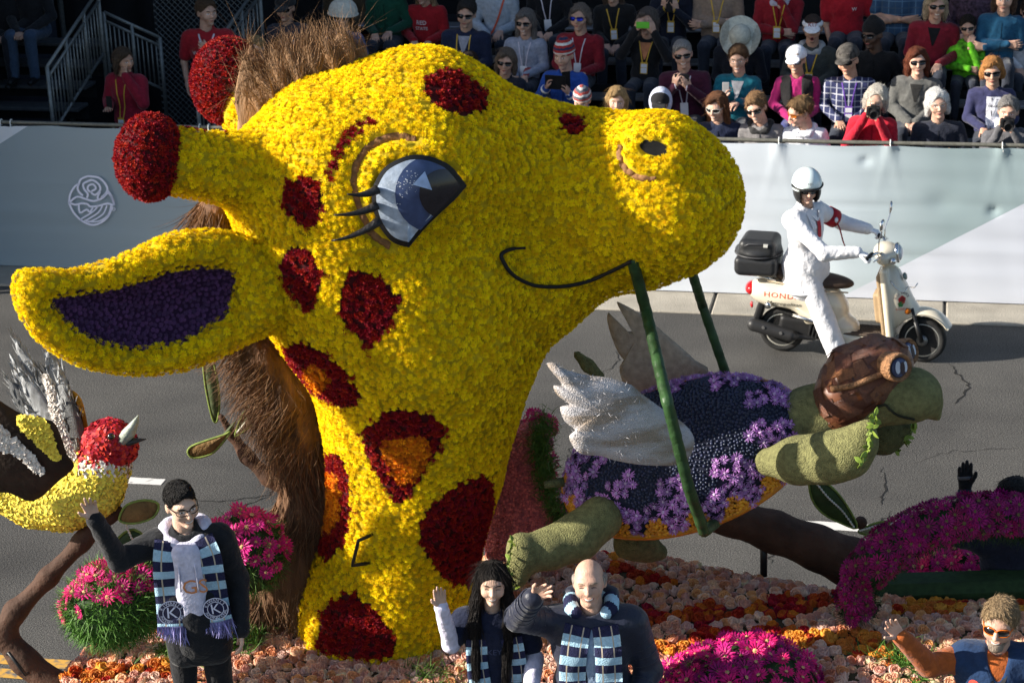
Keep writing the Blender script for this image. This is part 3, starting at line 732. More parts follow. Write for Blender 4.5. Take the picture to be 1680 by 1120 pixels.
class Person:
    """pose is given in the person's own frame: facing -y, z up, hips at H; heads are built in their own frame and turned"""
    def __init__(s, label, loc, rz=0., S=1., group=None, seated=True, tone=0, lean=0., turn=0., nod=0., tilt=0., res=.014, side=0., hz=None, wide=1., yawsh=0., hs=1.07):
        s.t = thing('person', label, 'person', loc, rz, group); s.S = S; s.tone = tone; s.res = res; s.seated = seated; s.wide = wide
        s.H = np.array([0, 0, (.50 if seated else .93) if hz is None else hz])
        s.Rt = Rx(lean)@Ry(side)@Rz(yawsh); s.turn, s.nod, s.tilt = turn, nod, tilt
        s.neck = s.U(0, .01, .56); s.Rh = s.Rt@Rz(turn)@Rx(nod)@Ry(tilt); s.hc = s.neck + s.Rt@np.array([0, -.02, 0]) + s.Rh@np.array([0, -.005, .134*hs])
        s.body = []; s.hs = HSC[0] = hs
    def U(s, x, y, z): return s.H + s.Rt@np.array([x, y, z], float)
    def Hd(s, *p): return s.hc + s.Rh@(np.array(p, float)*s.hs)
    def mesh(s, name, V, F, m_, parent=None, smooth=True, mi=None):
        return mk(name, np.asarray(V)*s.S, F, m_, parent or s.t, smooth=smooth, mi=mi)
    def mb(s, name, mb, mats, smooth=False, parent=None): return mk(name, np.array(mb.V)*s.S, mb.F, mats, parent or s.t, smooth=smooth, mi=mb.mi)
    def limbs(s, arms, legs=None, top=(.08, .1, .2), sleeve='long', bottoms=(.02, .02, .025), puff=0., skirt=0., wr=.006, mats=None, shoes=None):
        """arms: ((elbow, wrist) image-left, (elbow, wrist) image-right) relative to the hips"""
        s.arms = []
        T = SDF(); w = s.wide; g = puff
        T.el(s.U(0, 0, .10), (.165*w+g, .125*w+g, .17), s.Rt, k=.05); T.el(s.U(0, .0, .33), (.172*w+g, .122*w+g, .20), s.Rt, k=.06)
        T.rc(s.U(-.13*w, .01, .45), s.U(.13*w, .01, .45), .082+g, k=.05); T.rc(s.U(0, .02, .46), s.U(0, .012, .535), .088, .066, k=.03)
        core = SDF().rc(s.U(0, 0, .02), s.U(0, 0, .42), .10, .09, k=.03).rc(s.U(0, .01, .40), s.U(0, .012, .54), .06, .05, k=.03).rc(s.U(-.15, .01, .44), s.U(.15, .01, .44), .05, k=.02)
        for sg, (e, wv) in zip((-1, 1), arms):
            sh = s.U(sg*.185*w, .012, .455); e = s.U(*e) if len(e) == 3 else e; wv = s.U(*wv); s.arms.append((sh, e, wv))
            if sleeve == 'long':
                T.rc(sh, e, .066+g, .052+g, k=.04).rc(e, wv, .054+g, .040+g*.7, k=.02)
            else: T.rc(sh, sh+(e-sh)*.72, .066+g, .064+g, k=.04)
            core.rc(sh, e, .045, .038, k=.02).rc(e, wv, .038, .027, k=.02)
        if skirt: T.rc(s.U(0, 0, .02), s.U(0, 0, -.12), .155*w+skirt, .15*w+skirt, k=.05)
        T.rc(s.U(0, -.02, .60), s.U(0, -.01, .535), .058, .052, k=.01, sub=True)
        V, F = T.mesh(s.res); s.tb = (V, F)
        V = displace(V, F, wr*.8, 11, len(s.t.name)+int(abs(s.H[2]*100)), 2, True); V = displace(V, F, wr*.4, 34, 5, 1, True); s.topV = V
        s.top = s.mesh('jacket' if sleeve == 'long' else 'shirt', V, F, mats or cloth(top)); s.tbvh = None
        for c in (core,): s.body.append(c.mesh(.02))
        if legs is not None:
            L = SDF().el(s.H+np.array([0, .01, .02]), (.165*w, .13*w, .12), k=.05); 
            for sg, (kn, ft) in zip((-1, 1), legs):
                hp = s.H+np.array([sg*.085, 0, .0]); kn = s.H+np.array(kn); ft = s.H+np.array(ft)
                L.rc(hp, kn, .088*w, .066, k=.03).rc(kn, ft, .066, .052, k=.02)
                b = SDF().rc(ft+np.array([0, .02, -.035]), ft+np.array([0, -.14, -.05]), .042, .034, k=.02); V, F = b.mesh(.014); s.mesh('shoe', V, F, shoes or BLK)
            V, F = L.mesh(max(s.res, .014)); V = displace(V, F, .006, 9, 3, 2, True); s.mesh('trousers', V, F, cloth(bottoms) if not hasattr(bottoms, 'name') else bottoms)
    def hand(s, which, direc, palm, **k):
        sh, e, wv = s.arms[which]; s.body.append(hand_sdf(wv, direc, palm, S=1 if s.res < .011 else -1, sz=s.hs/1.07, **k))
    def head(s, res=None, fat=1., chin=1., smile=.0, nose=1., jaw=1.):
        h = SDF(); f = fat
        h.el((0, .012, .034), (.077*f, .096, .092), k=.02); h.rc((0, -.028, -.02), (0, -.050, -.082*chin), .062*f*jaw, .036*f*jaw, k=.04)
        h.el((0, -.055, -.005), (.062*f, .045, .06), k=.03); h.el((0, -.078, .036), (.052, .020, .013), k=.02)
        for sg in (-1, 1):
            h.el((sg*.040, -.068, -.028), (.024*jaw, .022, .020), k=.02); h.el((sg*.080*f, .012, -.002), (.010, .020, .032), Rz(sg*-.3), k=.008)
            h.el((sg*.032, -.101, .012), (.021, .012, .011), k=.012, sub=True)
        h.rc((0, -.094, .022), (0, -.118*nose, -.020), .008, .0125, k=.012); h.el((0, -.108, -.022), (.018, .012, .010), k=.008)
        h.el((0, -.088, -.058), (.026, .014, .013), k=.012); h.el((0, -.084, -.092*chin), (.022, .016, .014), k=.014)
        h.rc((0, .018, -.05), (0, .03, -.155), .054*f, .060*f, k=.02)
        V, F = h.mesh(res or s.res*.6); s.hV, s.hF = V, F; s.hb = bvh_of(V, F)
        s.body.append((xf(V, s.Rh, s.hc), F)); s.face_done = False
    def onface(s, x, z, off=.0015):
        hit = s.hb.ray_cast(Vector((x, -.3, z)), Vector((0, 1, 0)))
        y = hit[0].y if hit[0] is not None else -.08
        return (x, y-off, z)
    def patch(s, name, poly, m_, off=.0018, th=None):
        """thin piece lying on the face: outline in face x, z"""
        poly = np.array(poly); c = poly.mean(0); V = [s.Hd(*s.onface(*c, off))]+[s.Hd(*s.onface(*((p-c)*.55+c), off)) for p in poly]+[s.Hd(*s.onface(*p, off*.6)) for p in poly]
        n = len(poly); F = [(0, 1+i, 1+(i+1) % n) for i in range(n)]+[(1+i, 1+n+i, 1+n+(i+1) % n, 1+(i+1) % n) for i in range(n)]
        return V, F
    def face(s, mouth='closed', eyes=True, brow=None, closed=False, eyecol=EYED, lid=None):
        e = [(math.cos(a)*1, math.sin(a)) for a in np.linspace(0, 2*PI, 11)[:-1]]
        lipw = .026
        if mouth == 'closed':
            V, F = s.patch('mouth', [(lipw*x, -.058+.0055*y+.004*abs(x)**2) for x, y in e], LIP); s.mesh('mouth', V, F, LIP)
        elif mouth == 'smile':
            V, F = s.patch('mouth', [(.031*x, -.060+.011*y*(1 if y < 0 else .55)+.010*x*x) for x, y in e], LIP, .0015); s.mesh('mouth', V, F, LIP)
            V, F = s.patch('teeth', [(.024*x, -.0585+.0062*y*(1 if y < 0 else .4)+.0085*x*x) for x, y in e], TEETH, .0032); s.mesh('teeth', V, F, TEETH)
        elif mouth == 'open':
            V, F = s.patch('mouth', [(.020*x, -.066+.020*y) for x, y in e], LIP, .0015); s.mesh('mouth', V, F, LIP)
            V, F = s.patch('mouth', [(.014*x, -.066+.015*y) for x, y in e], MOUTHD, .003); s.mesh('mouth_opening', V, F, MOUTHD)
        if eyes:
            for sg in (-1, 1):
                if closed:
                    V, F = s.patch('eye', [(sg*.033+.016*x, .009+.0022*y+.003*x*x*-1) for x, y in e], EYED, .0012); s.mesh('eye', V, F, EYED)
                else:
                    V, F = s.patch('eye', [(sg*.033+.0155*x, .010+.0044*y) for x, y in e], EYEW, .0012); o = s.mesh('eye', V, F, EYEW)
                    V, F = s.patch('iris', [(sg*.033+.0058*x, .010+.0043*y) for x, y in e], EYED, .0022); s.mesh('iris', V, F, eyecol, o)
        if brow is not None:
            for sg in (-1, 1):
                V, F = s.patch('b', [(sg*(.034)+.021*x, .033+.0038*y-.006*(x*sg-.2)**2+.002) for x, y in e], brow, .002); s.mesh('eyebrow', V, F, brow)
    def shades(s, lens=LENS, frame=BLK, w=.032, h=.020, rim=True, clear=False, zc=.012):
        mb = MB(); fr = MB(); y0 = s.onface(0, .022, 0)[1]-.006
        for sg in (-1, 1):
            pl = []
            for a in np.linspace(0, 2*PI, 17)[:-1]:
                c, q = math.cos(a), math.sin(a); pl.append((sg*.036+w*np.sign(c)*abs(c)**.7, zc+h*np.sign(q)*abs(q)**.75))
            yy = lambda x: y0+.006+(abs(x)-.01)**2*7
            if not clear:
                V = [s.Hd(sg*.036, yy(.036)-.004, zc)]+[s.Hd(x, yy(x), z) for x, z in pl]+[s.Hd(x, yy(x)+.003, z) for x, z in pl]
                mb.add(V, [(0, 1+i, 1+(i+1) % 16)[::sg*-1] for i in range(16)]+[(1+i, 17+i, 17+(i+1) % 16, 1+(i+1) % 16) for i in range(16)])
            if rim: fr.tube([s.Hd(x, yy(x)-.001, z) for x, z in pl+pl[:2]], .0022 if clear else .0028, 5)
            xo = sg*(.036+w); fr.tube([s.Hd(xo, yy(xo), zc+.006), s.Hd(sg*.080, -.03, zc+.007), s.Hd(sg*.083, .02, zc+.004)], .003, 5)
        fr.tube([s.Hd(-.008, y0+.004, zc+.006), s.Hd(0, y0+.001, zc+.008), s.Hd(.008, y0+.004, zc+.006)], .003, 5)
        g = s.mb('sunglasses' if not clear else 'glasses', fr, frame, True)
        if not clear: s.mb('lens', mb, lens, True, g)
    def hair(s, style, col, seed=0, res=.0085, nlock=380):
        hm = hair_mat(col); h = SDF(); rough = .004; fr = 18
        if style in ('short', 'crop', 'side', 'under'):
            t = {'short': .012, 'crop': .006, 'side': .016, 'under': .003}[style]
            h.el((0, .022, .044), (.079+t, .094+t, .088+t), k=.01); h.el((0, -.04, .085), (.066, .06, .042+t*.5 if style != 'under' else .02), k=.02)
            h.el((0, -.128, -.018), (.084, .105, .118), k=.012, sub=True); h.bx((0, .0, -.13), (.2, .2, .10), .01, k=.012, sub=True); h.bx((0, -.1, -.06), (.2, .09, .075), .03, k=.012, sub=True)
            for sg in (-1, 1): h.el((sg*.095, -.002, -.01), (.03, .028, .04), k=.008, sub=True)
        elif style in ('curly', 'fluffy', 'bob', 'long', 'bun'):
            t = .024 if style == 'curly' else .015
            h.el((0, .022, .046), (.080+t, .096+t*.8, .086+t), k=.01); 
            zl = {'curly': -.09, 'fluffy': -.06, 'bob': -.12, 'long': -.36, 'bun': -.05}[style]; yl = .03
            for sg in (-1, 1):
                h.rc((sg*.082, .02, .02), (sg*.082, yl, zl*.5), .032, .030, k=.03); h.rc((sg*.082, yl, zl*.5), (sg*(.088 if style != 'long' else .10), yl-(.05 if style == 'long' else 0), zl), .030, .022, k=.03)
            h.rc((0, .085, .0), (0, .095, zl*.95), .06, .045, k=.04)
            h.el((.012, -.128, -.012), (.069, .095, .128), k=.014, sub=True); h.rc((0, .0, -.05), (0, .0, -.3), .055, .055, k=.01, sub=True)
            if style in ('curly', 'fluffy'): rough = .009; fr = 26
            if style in ('fluffy', 'bob', 'long'): h.el((-.03, -.055, .092), (.05, .045, .032), Ry(-.35), k=.02)
        V, F = h.mesh(res); V = displace(V, F, rough, fr, seed, 2)
        if style in ('long', 'bob', 'short', 'side'): V = V+vnormals(V, F)*(.003*np.sin(np.arctan2(V[:, 0], V[:, 1]-.02)*38+wob(V, 14, seed)*3))[:, None]
        o = s.mesh('hair', xf(V, s.Rh, s.hc), F, hm)
        # loose locks over the mass
        r = np.random.default_rng(seed+50); nl = nlock; T = F[r.integers(0, len(F), nl)]; p0 = V[T].mean(1); nn = vnormals(V, F)[T[:, 0]]
        crown = np.array([.01, .03, .16]); d = p0-crown; long_ = style in ('long', 'bob')
        if long_: d = d*[.5, .5, 1]+[0, 0, -.12]
        if style == 'side': d = d+[.10, -.04, 0]
        if style in ('curly', 'fluffy'): d = d+r.normal(size=d.shape)*.12
        d = d-nn*(d*nn).sum(1)[:, None]; d /= np.linalg.norm(d, axis=1)[:, None]+1e-9; d = d+nn*(.30 if not long_ else .03)
        keep = (p0[:, 1] > -.09) | (p0[:, 2] > .06)
        L = {'short': .036, 'crop': .022, 'under': .012, 'side': .052, 'curly': .03, 'fluffy': .04, 'bob': .07, 'long': .12, 'bun': .04}[style]
        Mx = np.array(MW[s.t.name]); wp = lambda q: q@Mx[:3, :3].T
        strands('lock', (wp(xf(p0[keep], s.Rh, s.hc)*s.S)+Mx[:3, 3]), wp(d[keep]@s.Rh.T), L*s.S*(1 if nlock < 900 else .62), .0045 if nlock < 900 else .0026, o, hair_mat(tuple(min(.9, c_*1.45+.004) for c_ in col)), 4, .35 if style in ('curly', 'fluffy') else .16, .25, seed, kind='stuff')
        return o
    def hat(s, kind_, m_, m2=None, seed=0):
        h = SDF(); name = kind_; tiltb = 0
        if kind_ == 'cap':
            h.el((0, .02, .052), (.101, .118, .101), k=.01); h.bx((0, 0, -.06), (.3, .3, .095), .005, k=.006, sub=True); h.el((0, -.125, .040), (.072, .075, .012), Rx(.22), k=.012)
        elif kind_ == 'visor':
            h.el((0, .015, .05), (.096, .112, .05), k=.01); h.bx((0, 0, -.06), (.3, .3, .09), .005, k=.006, sub=True); h.bx((0, .05, .13), (.3, .3, .055), .005, k=.006, sub=True); h.el((0, -.125, .034), (.078, .08, .012), Rx(.25), k=.012)
        elif kind_ == 'beanie':
            h.el((0, .022, .055), (.101, .118, .106), k=.01); h.bx((0, 0, -.075), (.3, .3, .095), .005, Rx(.1), k=.006, sub=True); h.rc((0, .02, .125), (0, .02, .15), .05, .035, k=.04)
        elif kind_ == 'sun_hat':
            h.el((0, .02, .075), (.090, .102, .085), k=.01); h.bx((0, 0, -.03), (.3, .3, .08), .003, k=.01, sub=True); h.el((0, .015, .045), (.19, .21, .016), k=.03)
        elif kind_ == 'bucket_hat':
            h.el((0, .02, .07), (.092, .106, .088), k=.01); h.bx((0, 0, -.03), (.3, .3, .08), .003, k=.01, sub=True); h.rc((0, .018, .045), (0, .018, .035), .15, .16, k=.03); h.bx((0, 0, -.08), (.3, .3, .10), .003, k=.01, sub=True); h.el((0, .018, -.02), (.15, .16, .045), k=.01, sub=True)
        elif kind_ == 'helmet':
            h.el((0, .01, .045), (.130, .150, .132), k=.01); h.bx((0, -.15, -.08), (.095, .14, .11), .03, k=.02, sub=True); h.bx((0, 0, -.19), (.3, .3, .10), .01, Rx(.1), k=.01, sub=True); h.el((0, .0, .0), (.098, .12, .11), k=.01, sub=True)
        V, F = h.mesh(.008)
        if kind_ not in ('helmet',): V = displace(V, F, .002, 20, seed)
        if kind_ == 'sun_hat': V[:, 2] += np.where(np.abs(V[:, 0]) > .1, (np.abs(V[:, 0])-.1)*.35, 0)
        mi = None
        mats = m_
        if m2 is not None:
            mats = [m_, *m2] if isinstance(m2, list) else [m_, m2]; c = V[F].mean(1)
            if kind_ == 'beanie': mi = (np.floor((c[:, 2]+.02+.25*np.abs(((c[:, 0]*14) % 1)-.5)*(.06 if seed == 9 else 0.0))/.020).astype(int)) % len(mats)
            elif kind_ == 'cap': mi = (c[:, 1] < -.07).astype(int)
            elif kind_ == 'helmet': mi = np.zeros(len(c), int)
            else: mi = ((c[:, 2] > .062) & (c[:, 2] < .08)).astype(int)
        return s.mesh(kind_, xf(V, s.Rh, s.hc), F, mats, mi=mi)
    def done(s):
        V, F = merge(*s.body); return s.mesh('body', V, F, skin(s.tone))
    # --- things on the chest
    def chest(s, x, z, off=.004):
        """a point on the clothes at torso coordinates x, z (front side) and its normal"""
        if s.tbvh is None: s.tbvh = bvh_of(s.topV, s.tb[1])
        o = s.U(x, -.6, z); d = s.Rt@np.array([0, 1., 0]); hit = s.tbvh.ray_cast(Vector(o), Vector(d))
        if hit[0] is None: return s.U(x, -.13, z), -d
        return np.array(hit[0])-d*off, np.array(hit[1])
    def ribbon(s, name, pts, wd, m_, off=.006, parent=None):
        """pts in torso x, z: a strap lying on the clothes"""
        pts = smooth_poly(pts, 5, False); P_ = np.array([s.chest(x, z, off)[0] for x, z in pts]); d = np.gradient(pts, axis=0); d /= np.linalg.norm(d, axis=1)[:, None]+1e-9
        sd = np.array([s.Rt@np.array([-b, 0, a]) for a, b in d]); n = len(P_); bk_ = s.Rt@np.array([0, .003, 0])
        V = np.concatenate([P_-sd*wd/2, P_+sd*wd/2, P_-sd*wd/2+bk_, P_+sd*wd/2+bk_]); F = []
        for i in range(n-1): F += [(i, i+1, n+i+1, n+i), (2*n+i, 3*n+i, 3*n+i+1, 2*n+i+1), (i, 2*n+i, 2*n+i+1, i+1), (n+i, n+i+1, 3*n+i+1, 3*n+i)]
        return s.mesh(name, V, F, m_, parent, False)
    def badge(s, z=.20, m_=BADGEY, cord=None, x=0., two=False):
        cord = cord or m_; L = s.ribbon('lanyard', [(-.075, .50), (-.05, .40), (x-.02, z+.06), (x, z+.04), (x+.02, z+.06), (.05, .40), (.075, .50)], .012, cord)
        p, n = s.chest(x, z, .012); fr = np.stack([s.Rt[:, 0], s.Rt[:, 2], -s.Rt[:, 1]], 1)
        mb = MB().box(p, (.042, .068 if not two else .085, .003), fr, .002); b = s.mb('badge', mb, m_)
        for (dz, hh) in (((.028, .020), (-.028, .030)) if not two else ((.045, .024), (-.035, .038))):
            mb = MB().box(p-s.Rt[:, 1]*.004+s.Rt[:, 2]*dz, (.034, hh, .0015), fr); s.mb('paper', mb, PAPER, False, b)
    def collar(s, m_, r=.07, th=.018, h=.02, name='collar'):
        pts = [s.U(r*math.sin(a), .012-r*1.0*math.cos(a)*(1 if math.cos(a) < 0 else 1.1), .515+h*-math.cos(a)) for a in np.linspace(.35, 2*PI-.35, 16)]
        V, F = tube(pts, th, 8); s.mesh(name, V, F, m_)
    def hood(s, m_):
        V, F = SDF().ch([s.U(.105*math.sin(a), .02-(.12 if math.cos(a) > 0 else .085)*math.cos(a), .50+(.035 if math.cos(a) < 0 else -.03*math.cos(a))) for a in np.linspace(.2, 2*PI-.2, 13)], [.024]+[.036]*11+[.024], k=.02).mesh(.012)
        s.mesh('hood', displace(V, F, .006, 14, 2), F, m_)
    def print_(s, text, size, x, z, m_, sx=1.):
        V, F = text_mesh(text, size); Q = [s.chest(x+v[0]*sx, z+v[1], .004)[0] for v in V]; s.mesh('lettering', Q, F, m_, s.top if True else None, False)
    def plate(s, name, x, z, w_, h_, m_, off=.004, n=4):
        V = []; 
        for i in range(n+1):
            for j in range(n+1): V.append(s.chest(x+w_*(i/n-.5), z+h_*(j/n-.5), off)[0])
        return s.mesh(name, V, [(i*(n+1)+j, (i+1)*(n+1)+j, (i+1)*(n+1)+j+1, i*(n+1)+j+1) for i in range(n) for j in range(n)], m_, s.top, False)
    def vee(s, m_, top=.49, bot=.30, w_=.14):
        V = []
        for i in range(6):
            for j in range(7): V.append(s.chest(w_*(.12+.88*j/6)*(i/5-.5), bot+(top-bot)*j/6, .004)[0])
        s.mesh('shirt_front', V, [(i*7+j, (i+1)*7+j, (i+1)*7+j+1, i*7+j+1) for i in range(5) for j in range(6)], m_, s.top)
    def phone(s, c, col=BLK, w_=.075, h_=.15, flat=False, back=None, tiltx=0., case=None):
        fr = np.stack([[1, 0, 0], Rx(tiltx)@[0, 0, 1], Rx(tiltx)@[0, -1, 0]], 1); c = s.U(*c)
        if flat: w_, h_ = h_, w_
        o = s.t; P_ = c
        mb = MB(); mb.box(P_, (w_/2, h_/2, .005), fr, .004); ph = thing_held('phone', mb, s, case or col)
        return ph
def thing_held(name, mb, s, mats, smooth=False):
    Mw = MW[s.t.name]; V = np.array(mb.V)*s.S; Mn = np.array(Mw); c = V.mean(0)
    M2 = Mw @ Matrix.Translation(Vector(c)); o = mk(name, V-c, mb.F, mats, None, smooth=smooth, mi=mb.mi, M=M2); return o
LAP = ((-.25, .0, .20), (-.07, -.26, .13)), ((.25, .0, .20), (.07, -.28, .13))
SITLEGS = ((-.11, -.42, .02), (-.12, -.42, -.42)), ((.11, -.42, .02), (.12, -.42, -.42))
STANDLEGS = ((-.095, -.02, -.44), (-.11, .02, -.86)), ((.095, -.02, -.44), (.11, .02, -.86))
# ================================================================== the spectators
CROWD = 'spectators watching from the far side'
def seat_at(px, py, row, S=1., dz=.0, H=.50):
    """where a seated person's origin goes so that the head centre shows at px, py of that row"""
    p = PS(px, py, ROWS[row]-.06); return (p[0], p[1], float(p[2])-S*(H+.72)+dz)
def spect(px, py, row, label, S=1., turn=0., nod=.1, tilt=0., tone=0, lean=0., pose='lap', top=(.05, .05, .06), hair=('short', (.05, .03, .02)), hat=None, shades=True, glasses=False, mouth='closed', legs=True, bottoms=(.03, .035, .05),
          badge=None, puff=.0, wide=1., headless=False, rz=0., seed=0, lens=LENS, frame=BLK, fat=1., sleeve='long', collar=None, hood=None, inner=None, topmat=None, side=0., fn=None):
    S = S*.95; Sx = S; c = seat_at(px, py, row, Sx); r = random.Random(int(px*7+py)); turn += r.uniform(-.18, .18); tilt += r.uniform(-.12, .12); side += r.uniform(-.07, .07); nod += r.uniform(-.08, .06)
    p = Person(label, c, YAW+rz, Sx, CROWD, True, tone, lean, turn, nod, tilt, .0145, side, wide=wide, hs=1.18)
    # keep the head on its pixel although the torso leans
    d = (p.hc-np.array([0, 0, 1.22]))*Sx; dw = np.array(MW[p.t.name].to_3x3() @ Vector(d)); p.t.location = Vector(c)-Vector((dw[0], dw[1], dw[2])); MW[p.t.name].translation = p.t.location
    arms = {'lap': LAP, 'phone': (((-.24, -.12, .22), (-.075, -.27, .44)), ((.24, -.12, .22), (.075, -.27, .42))), 'camera': (((-.25, -.12, .24), (-.075, -.20, .59)), ((.24, -.15, .20), (.06, -.24, .57))),
            'cross': (((-.25, -.06, .22), (.10, -.20, .26)), ((.25, -.06, .20), (-.12, -.18, .20))), 'chin': (((-.24, -.06, .2), (.05, -.24, .20)), ((.17, -.20, .22), (.03, -.20, .52))), 'high': (((-.27, -.13, .34), (-.105, -.22, .66)), ((.27, -.13, .34), (.105, -.22, .64))),
            'one': (((-.25, -.10, .2), (-.13, -.30, .34)), ((.25, -.0, .2), (.03, -.26, .30))), 'tablet': (((-.27, -.12, .22), (-.15, -.32, .42)), ((.24, -.15, .2), (.10, -.30, .36))), 'down': (((-.25, .0, .18), (-.20, -.12, -.05)), ((.25, .0, .18), (.20, -.12, -.05)))}[pose]
    arms = tuple(tuple(tuple(np.array(q)+[r.uniform(-.03, .03), r.uniform(-.04, .03), r.uniform(-.03, .04)]) for q in a) for a in arms) if pose in ('lap', 'cross', 'down') else arms
    p.limbs(arms, SITLEGS if legs else None, top, sleeve, bottoms, puff, mats=topmat, wr=.008)
    hd = {'lap': ((.3, -1, -.4), (0, .2, -1)), 'phone': ((.25, -.35, 1), (.6, 1, 0)), 'camera': ((.4, -.2, 1), (.7, .7, 0)), 'cross': ((1, -.1, .1), (0, 1, 0)), 'chin': ((-.2, .4, 1), (0, 1, -.2)), 'high': ((.3, -.2, 1), (.6, .6, 0)), 'one': ((.2, -.3, 1), (.8, .3, 0)), 'tablet': ((.2, -.3, 1), (1, .1, .1)), 'down': ((0, -.5, -1), (1, 0, 0))}[pose]
    for wch, sg in ((0, 1), (1, -1)):
        dd, pp = hd; dd = np.array(dd)*[sg, 1, 1]; pp = np.array(pp)*[sg, 1, 1]
        if pose == 'chin' and wch == 0: dd, pp = np.array([1, -.2, 0]), np.array([0, 1, 0])
        if pose == 'one' and wch == 1: dd, pp = np.array([-.6, -.6, -.2]), np.array([0, .2, -1])
        p.hand(wch, p.Rt@dd, p.Rt@pp, curl=.75 if pose in ('phone', 'camera', 'high', 'one', 'tablet', 'chin') else .45, side=1 if wch == 0 else -1)
    if not headless:
        p.head(.0085, fat)
        hc_ = hair[1] if hair else (.05, .04, .03)
        p.face(mouth, eyes=not shades, brow=hair_mat(hc_) if not shades else None)
        if shades or glasses: p.shades(lens, frame, clear=glasses and not shades)
        if hair: p.hair('under' if hat and hair[0] in ('crop', 'short') else hair[0], hair[1], seed)
        if hat: p.hat(hat[0], hat[1], hat[2] if len(hat) > 2 else None, seed)
    if inner: p.vee(cloth(inner))
    elif topmat is None and sleeve == 'long' and r.random() < .75:
        dk = cloth(tuple(c_*.45 for c_ in top)); p.ribbon('zip', [(.0, .46), (.004, .30), (0, .12), (.003, -.02)], .009, dk, .004)
        if not collar and not hood: p.collar(cloth(tuple(c_*.8 for c_ in top)), .068, .017)
        for sg in (-1, 1): p.ribbon('pocket', [(sg*.10, .10), (sg*.13, .02)], .007, dk, .004)
    if collar: p.collar(cloth(collar))
    if hood: p.hood(cloth(hood))
    if badge == 'yellow': p.badge(.20)
    if badge == 'purple': p.badge(.18, PURPLE, PURPLE, two=True)
    if badge == 'white': p.badge(.16, PAPER, mat('white_ribbon', (.6, .55, .62), .6, .1))
    if fn: fn(p)
    p.done(); return p
GREY = (.30, .29, .28); BRN = (.075, .04, .022); DBR = (.03, .018, .012); BLD = (.34, .22, .10); WHT = (.68, .66, .63); AUB = (.12, .032, .015); ORG = (.42, .19, .06); LBR = (.20, .115, .055)
NAVY = (.012, .018, .045); WHITE = (.72, .72, .74)
GOLDP = mat('phone_silver', (.5, .5, .5), .35, .02, metal=.4); GREENP = mat('phone_green', (.14, .55, .05), .4, .02)
def camera_at(p, label, c=(0, -.24, .66)):
    c = p.U(*c); mb = MB().box(c, (.07, .035, .045), None, .01).box(c+np.array([0, 0, .05]), (.03, .03, .018), None, .008).box(c+np.array([-.05, -.01, .0]), (.022, .045, .045), None, .012)
    q = c+np.array([.012, -.03, -.005]); mb.lathe([(.040, 0), (.042, .03), (.040, .035), (.045, .04), (.047, .10), (.044, .105), (.036, .10), (.030, .085)], q, (0, -1, -.12), 18)
    o = thing_held('camera', mb, p, BLK, False); tag(o, label, 'camera')
def phone_in(p, c, label, **k): tag(p.phone(c, **k), label, 'phone')
# --- front row
spect(1012, 166, 'F', 'girl with long blond hair peering over the giraffe snout', .93, turn=.25, nod=.12, tilt=.12, hair=('long', BLD), shades=False, top=(.05, .045, .03), seed=1)
def f2(p):
    V, F = SDF().el((0, .035, .02), (.115, .115, .15), k=.02).el((0, -.13, .0), (.085, .13, .12), k=.02, sub=True).el((0, .02, .03), (.095, .1, .115), k=.01, sub=True).mesh(.009); p.mesh('hood', xf(V, p.Rh, p.hc), F, cloth((.45, .48, .60)))
    for k, (tx, zz, sz) in enumerate((('OBEY', .084, .038), ('IT', .056, .034))):
        V, F = text_mesh(tx, sz); p.mesh('lettering', [p.Hd(v[0], -.093-.002+abs(v[0])**2*5+(zz-.06)*.55, zz+v[1]) for v in V], F, WHITEM)
WHITEM = mat('white_print', (.75, .75, .75), .6, 0)
spect(1083, 172, 'F', 'boy in a flat black cap under a pale blue hood', .92, nod=.15, hair=None, hat=('cap', cloth((.012, .012, .014)),), shades=False, top=(.42, .45, .58), fn=f2, seed=2)
spect(955, 166, 'F', 'child in a knitted cap of grey and red zigzag stripes', .85, nod=.3, hair=None, hat=('beanie', cloth((.5, .5, .5)), [cloth((.35, .06, .05)), cloth((.10, .10, .12))]), shades=False, top=(.02, .02, .03), seed=9)
spect(768, 108, 'F', 'person seen as a brown head of hair above the giraffe brow', .9, nod=.3, hair=('bob', DBR), shades=False, top=(.02, .018, .016), seed=3)
spect(420, 80, 'F', 'small blond head just behind the red ball of the far horn', .85, hair=('short', BLD), shades=False, top=(.05, .05, .05), seed=4)
spect(1176, 176, 'F', 'young woman in white framed sunglasses with long brown hair', .97, turn=-.25, nod=.2, hair=('long', (.13, .055, .025)), frame=mat('white_frame', (.7, .66, .6), .4, .05), top=NAVY, seed=5, mouth='smile', legs=True)
spect(1241, 178, 'F', 'young man in a grey hoodie and black sunglasses with tousled hair', 1., turn=-.3, nod=.22, tilt=-.1, hair=('side', LBR), top=(.19, .18, .18), hood=(.03, .03, .03), mouth='smile', seed=6)
spect(1313, 184, 'F', 'man in a white hoodie looking aside through orange sunglasses', 1., turn=-1.0, nod=.3, hair=('side', (.17, .10, .045)), top=(.74, .74, .78), hood=(.72, .73, .77), lens=mat('amber_lens', (.25, .07, .01), .1, 0), frame=mat('amber_frame', (.35, .12, .02), .4, 0), seed=7)
spect(1437, 166, 'F', 'grey curly haired woman in a red jacket aiming a camera', .98, turn=.05, nod=.1, hair=('curly', (.46, .43, .38)), shades=False, top=(.42, .012, .03), pose='camera', seed=8, fn=lambda p: camera_at(p, 'black camera raised by the curly haired woman in red'))
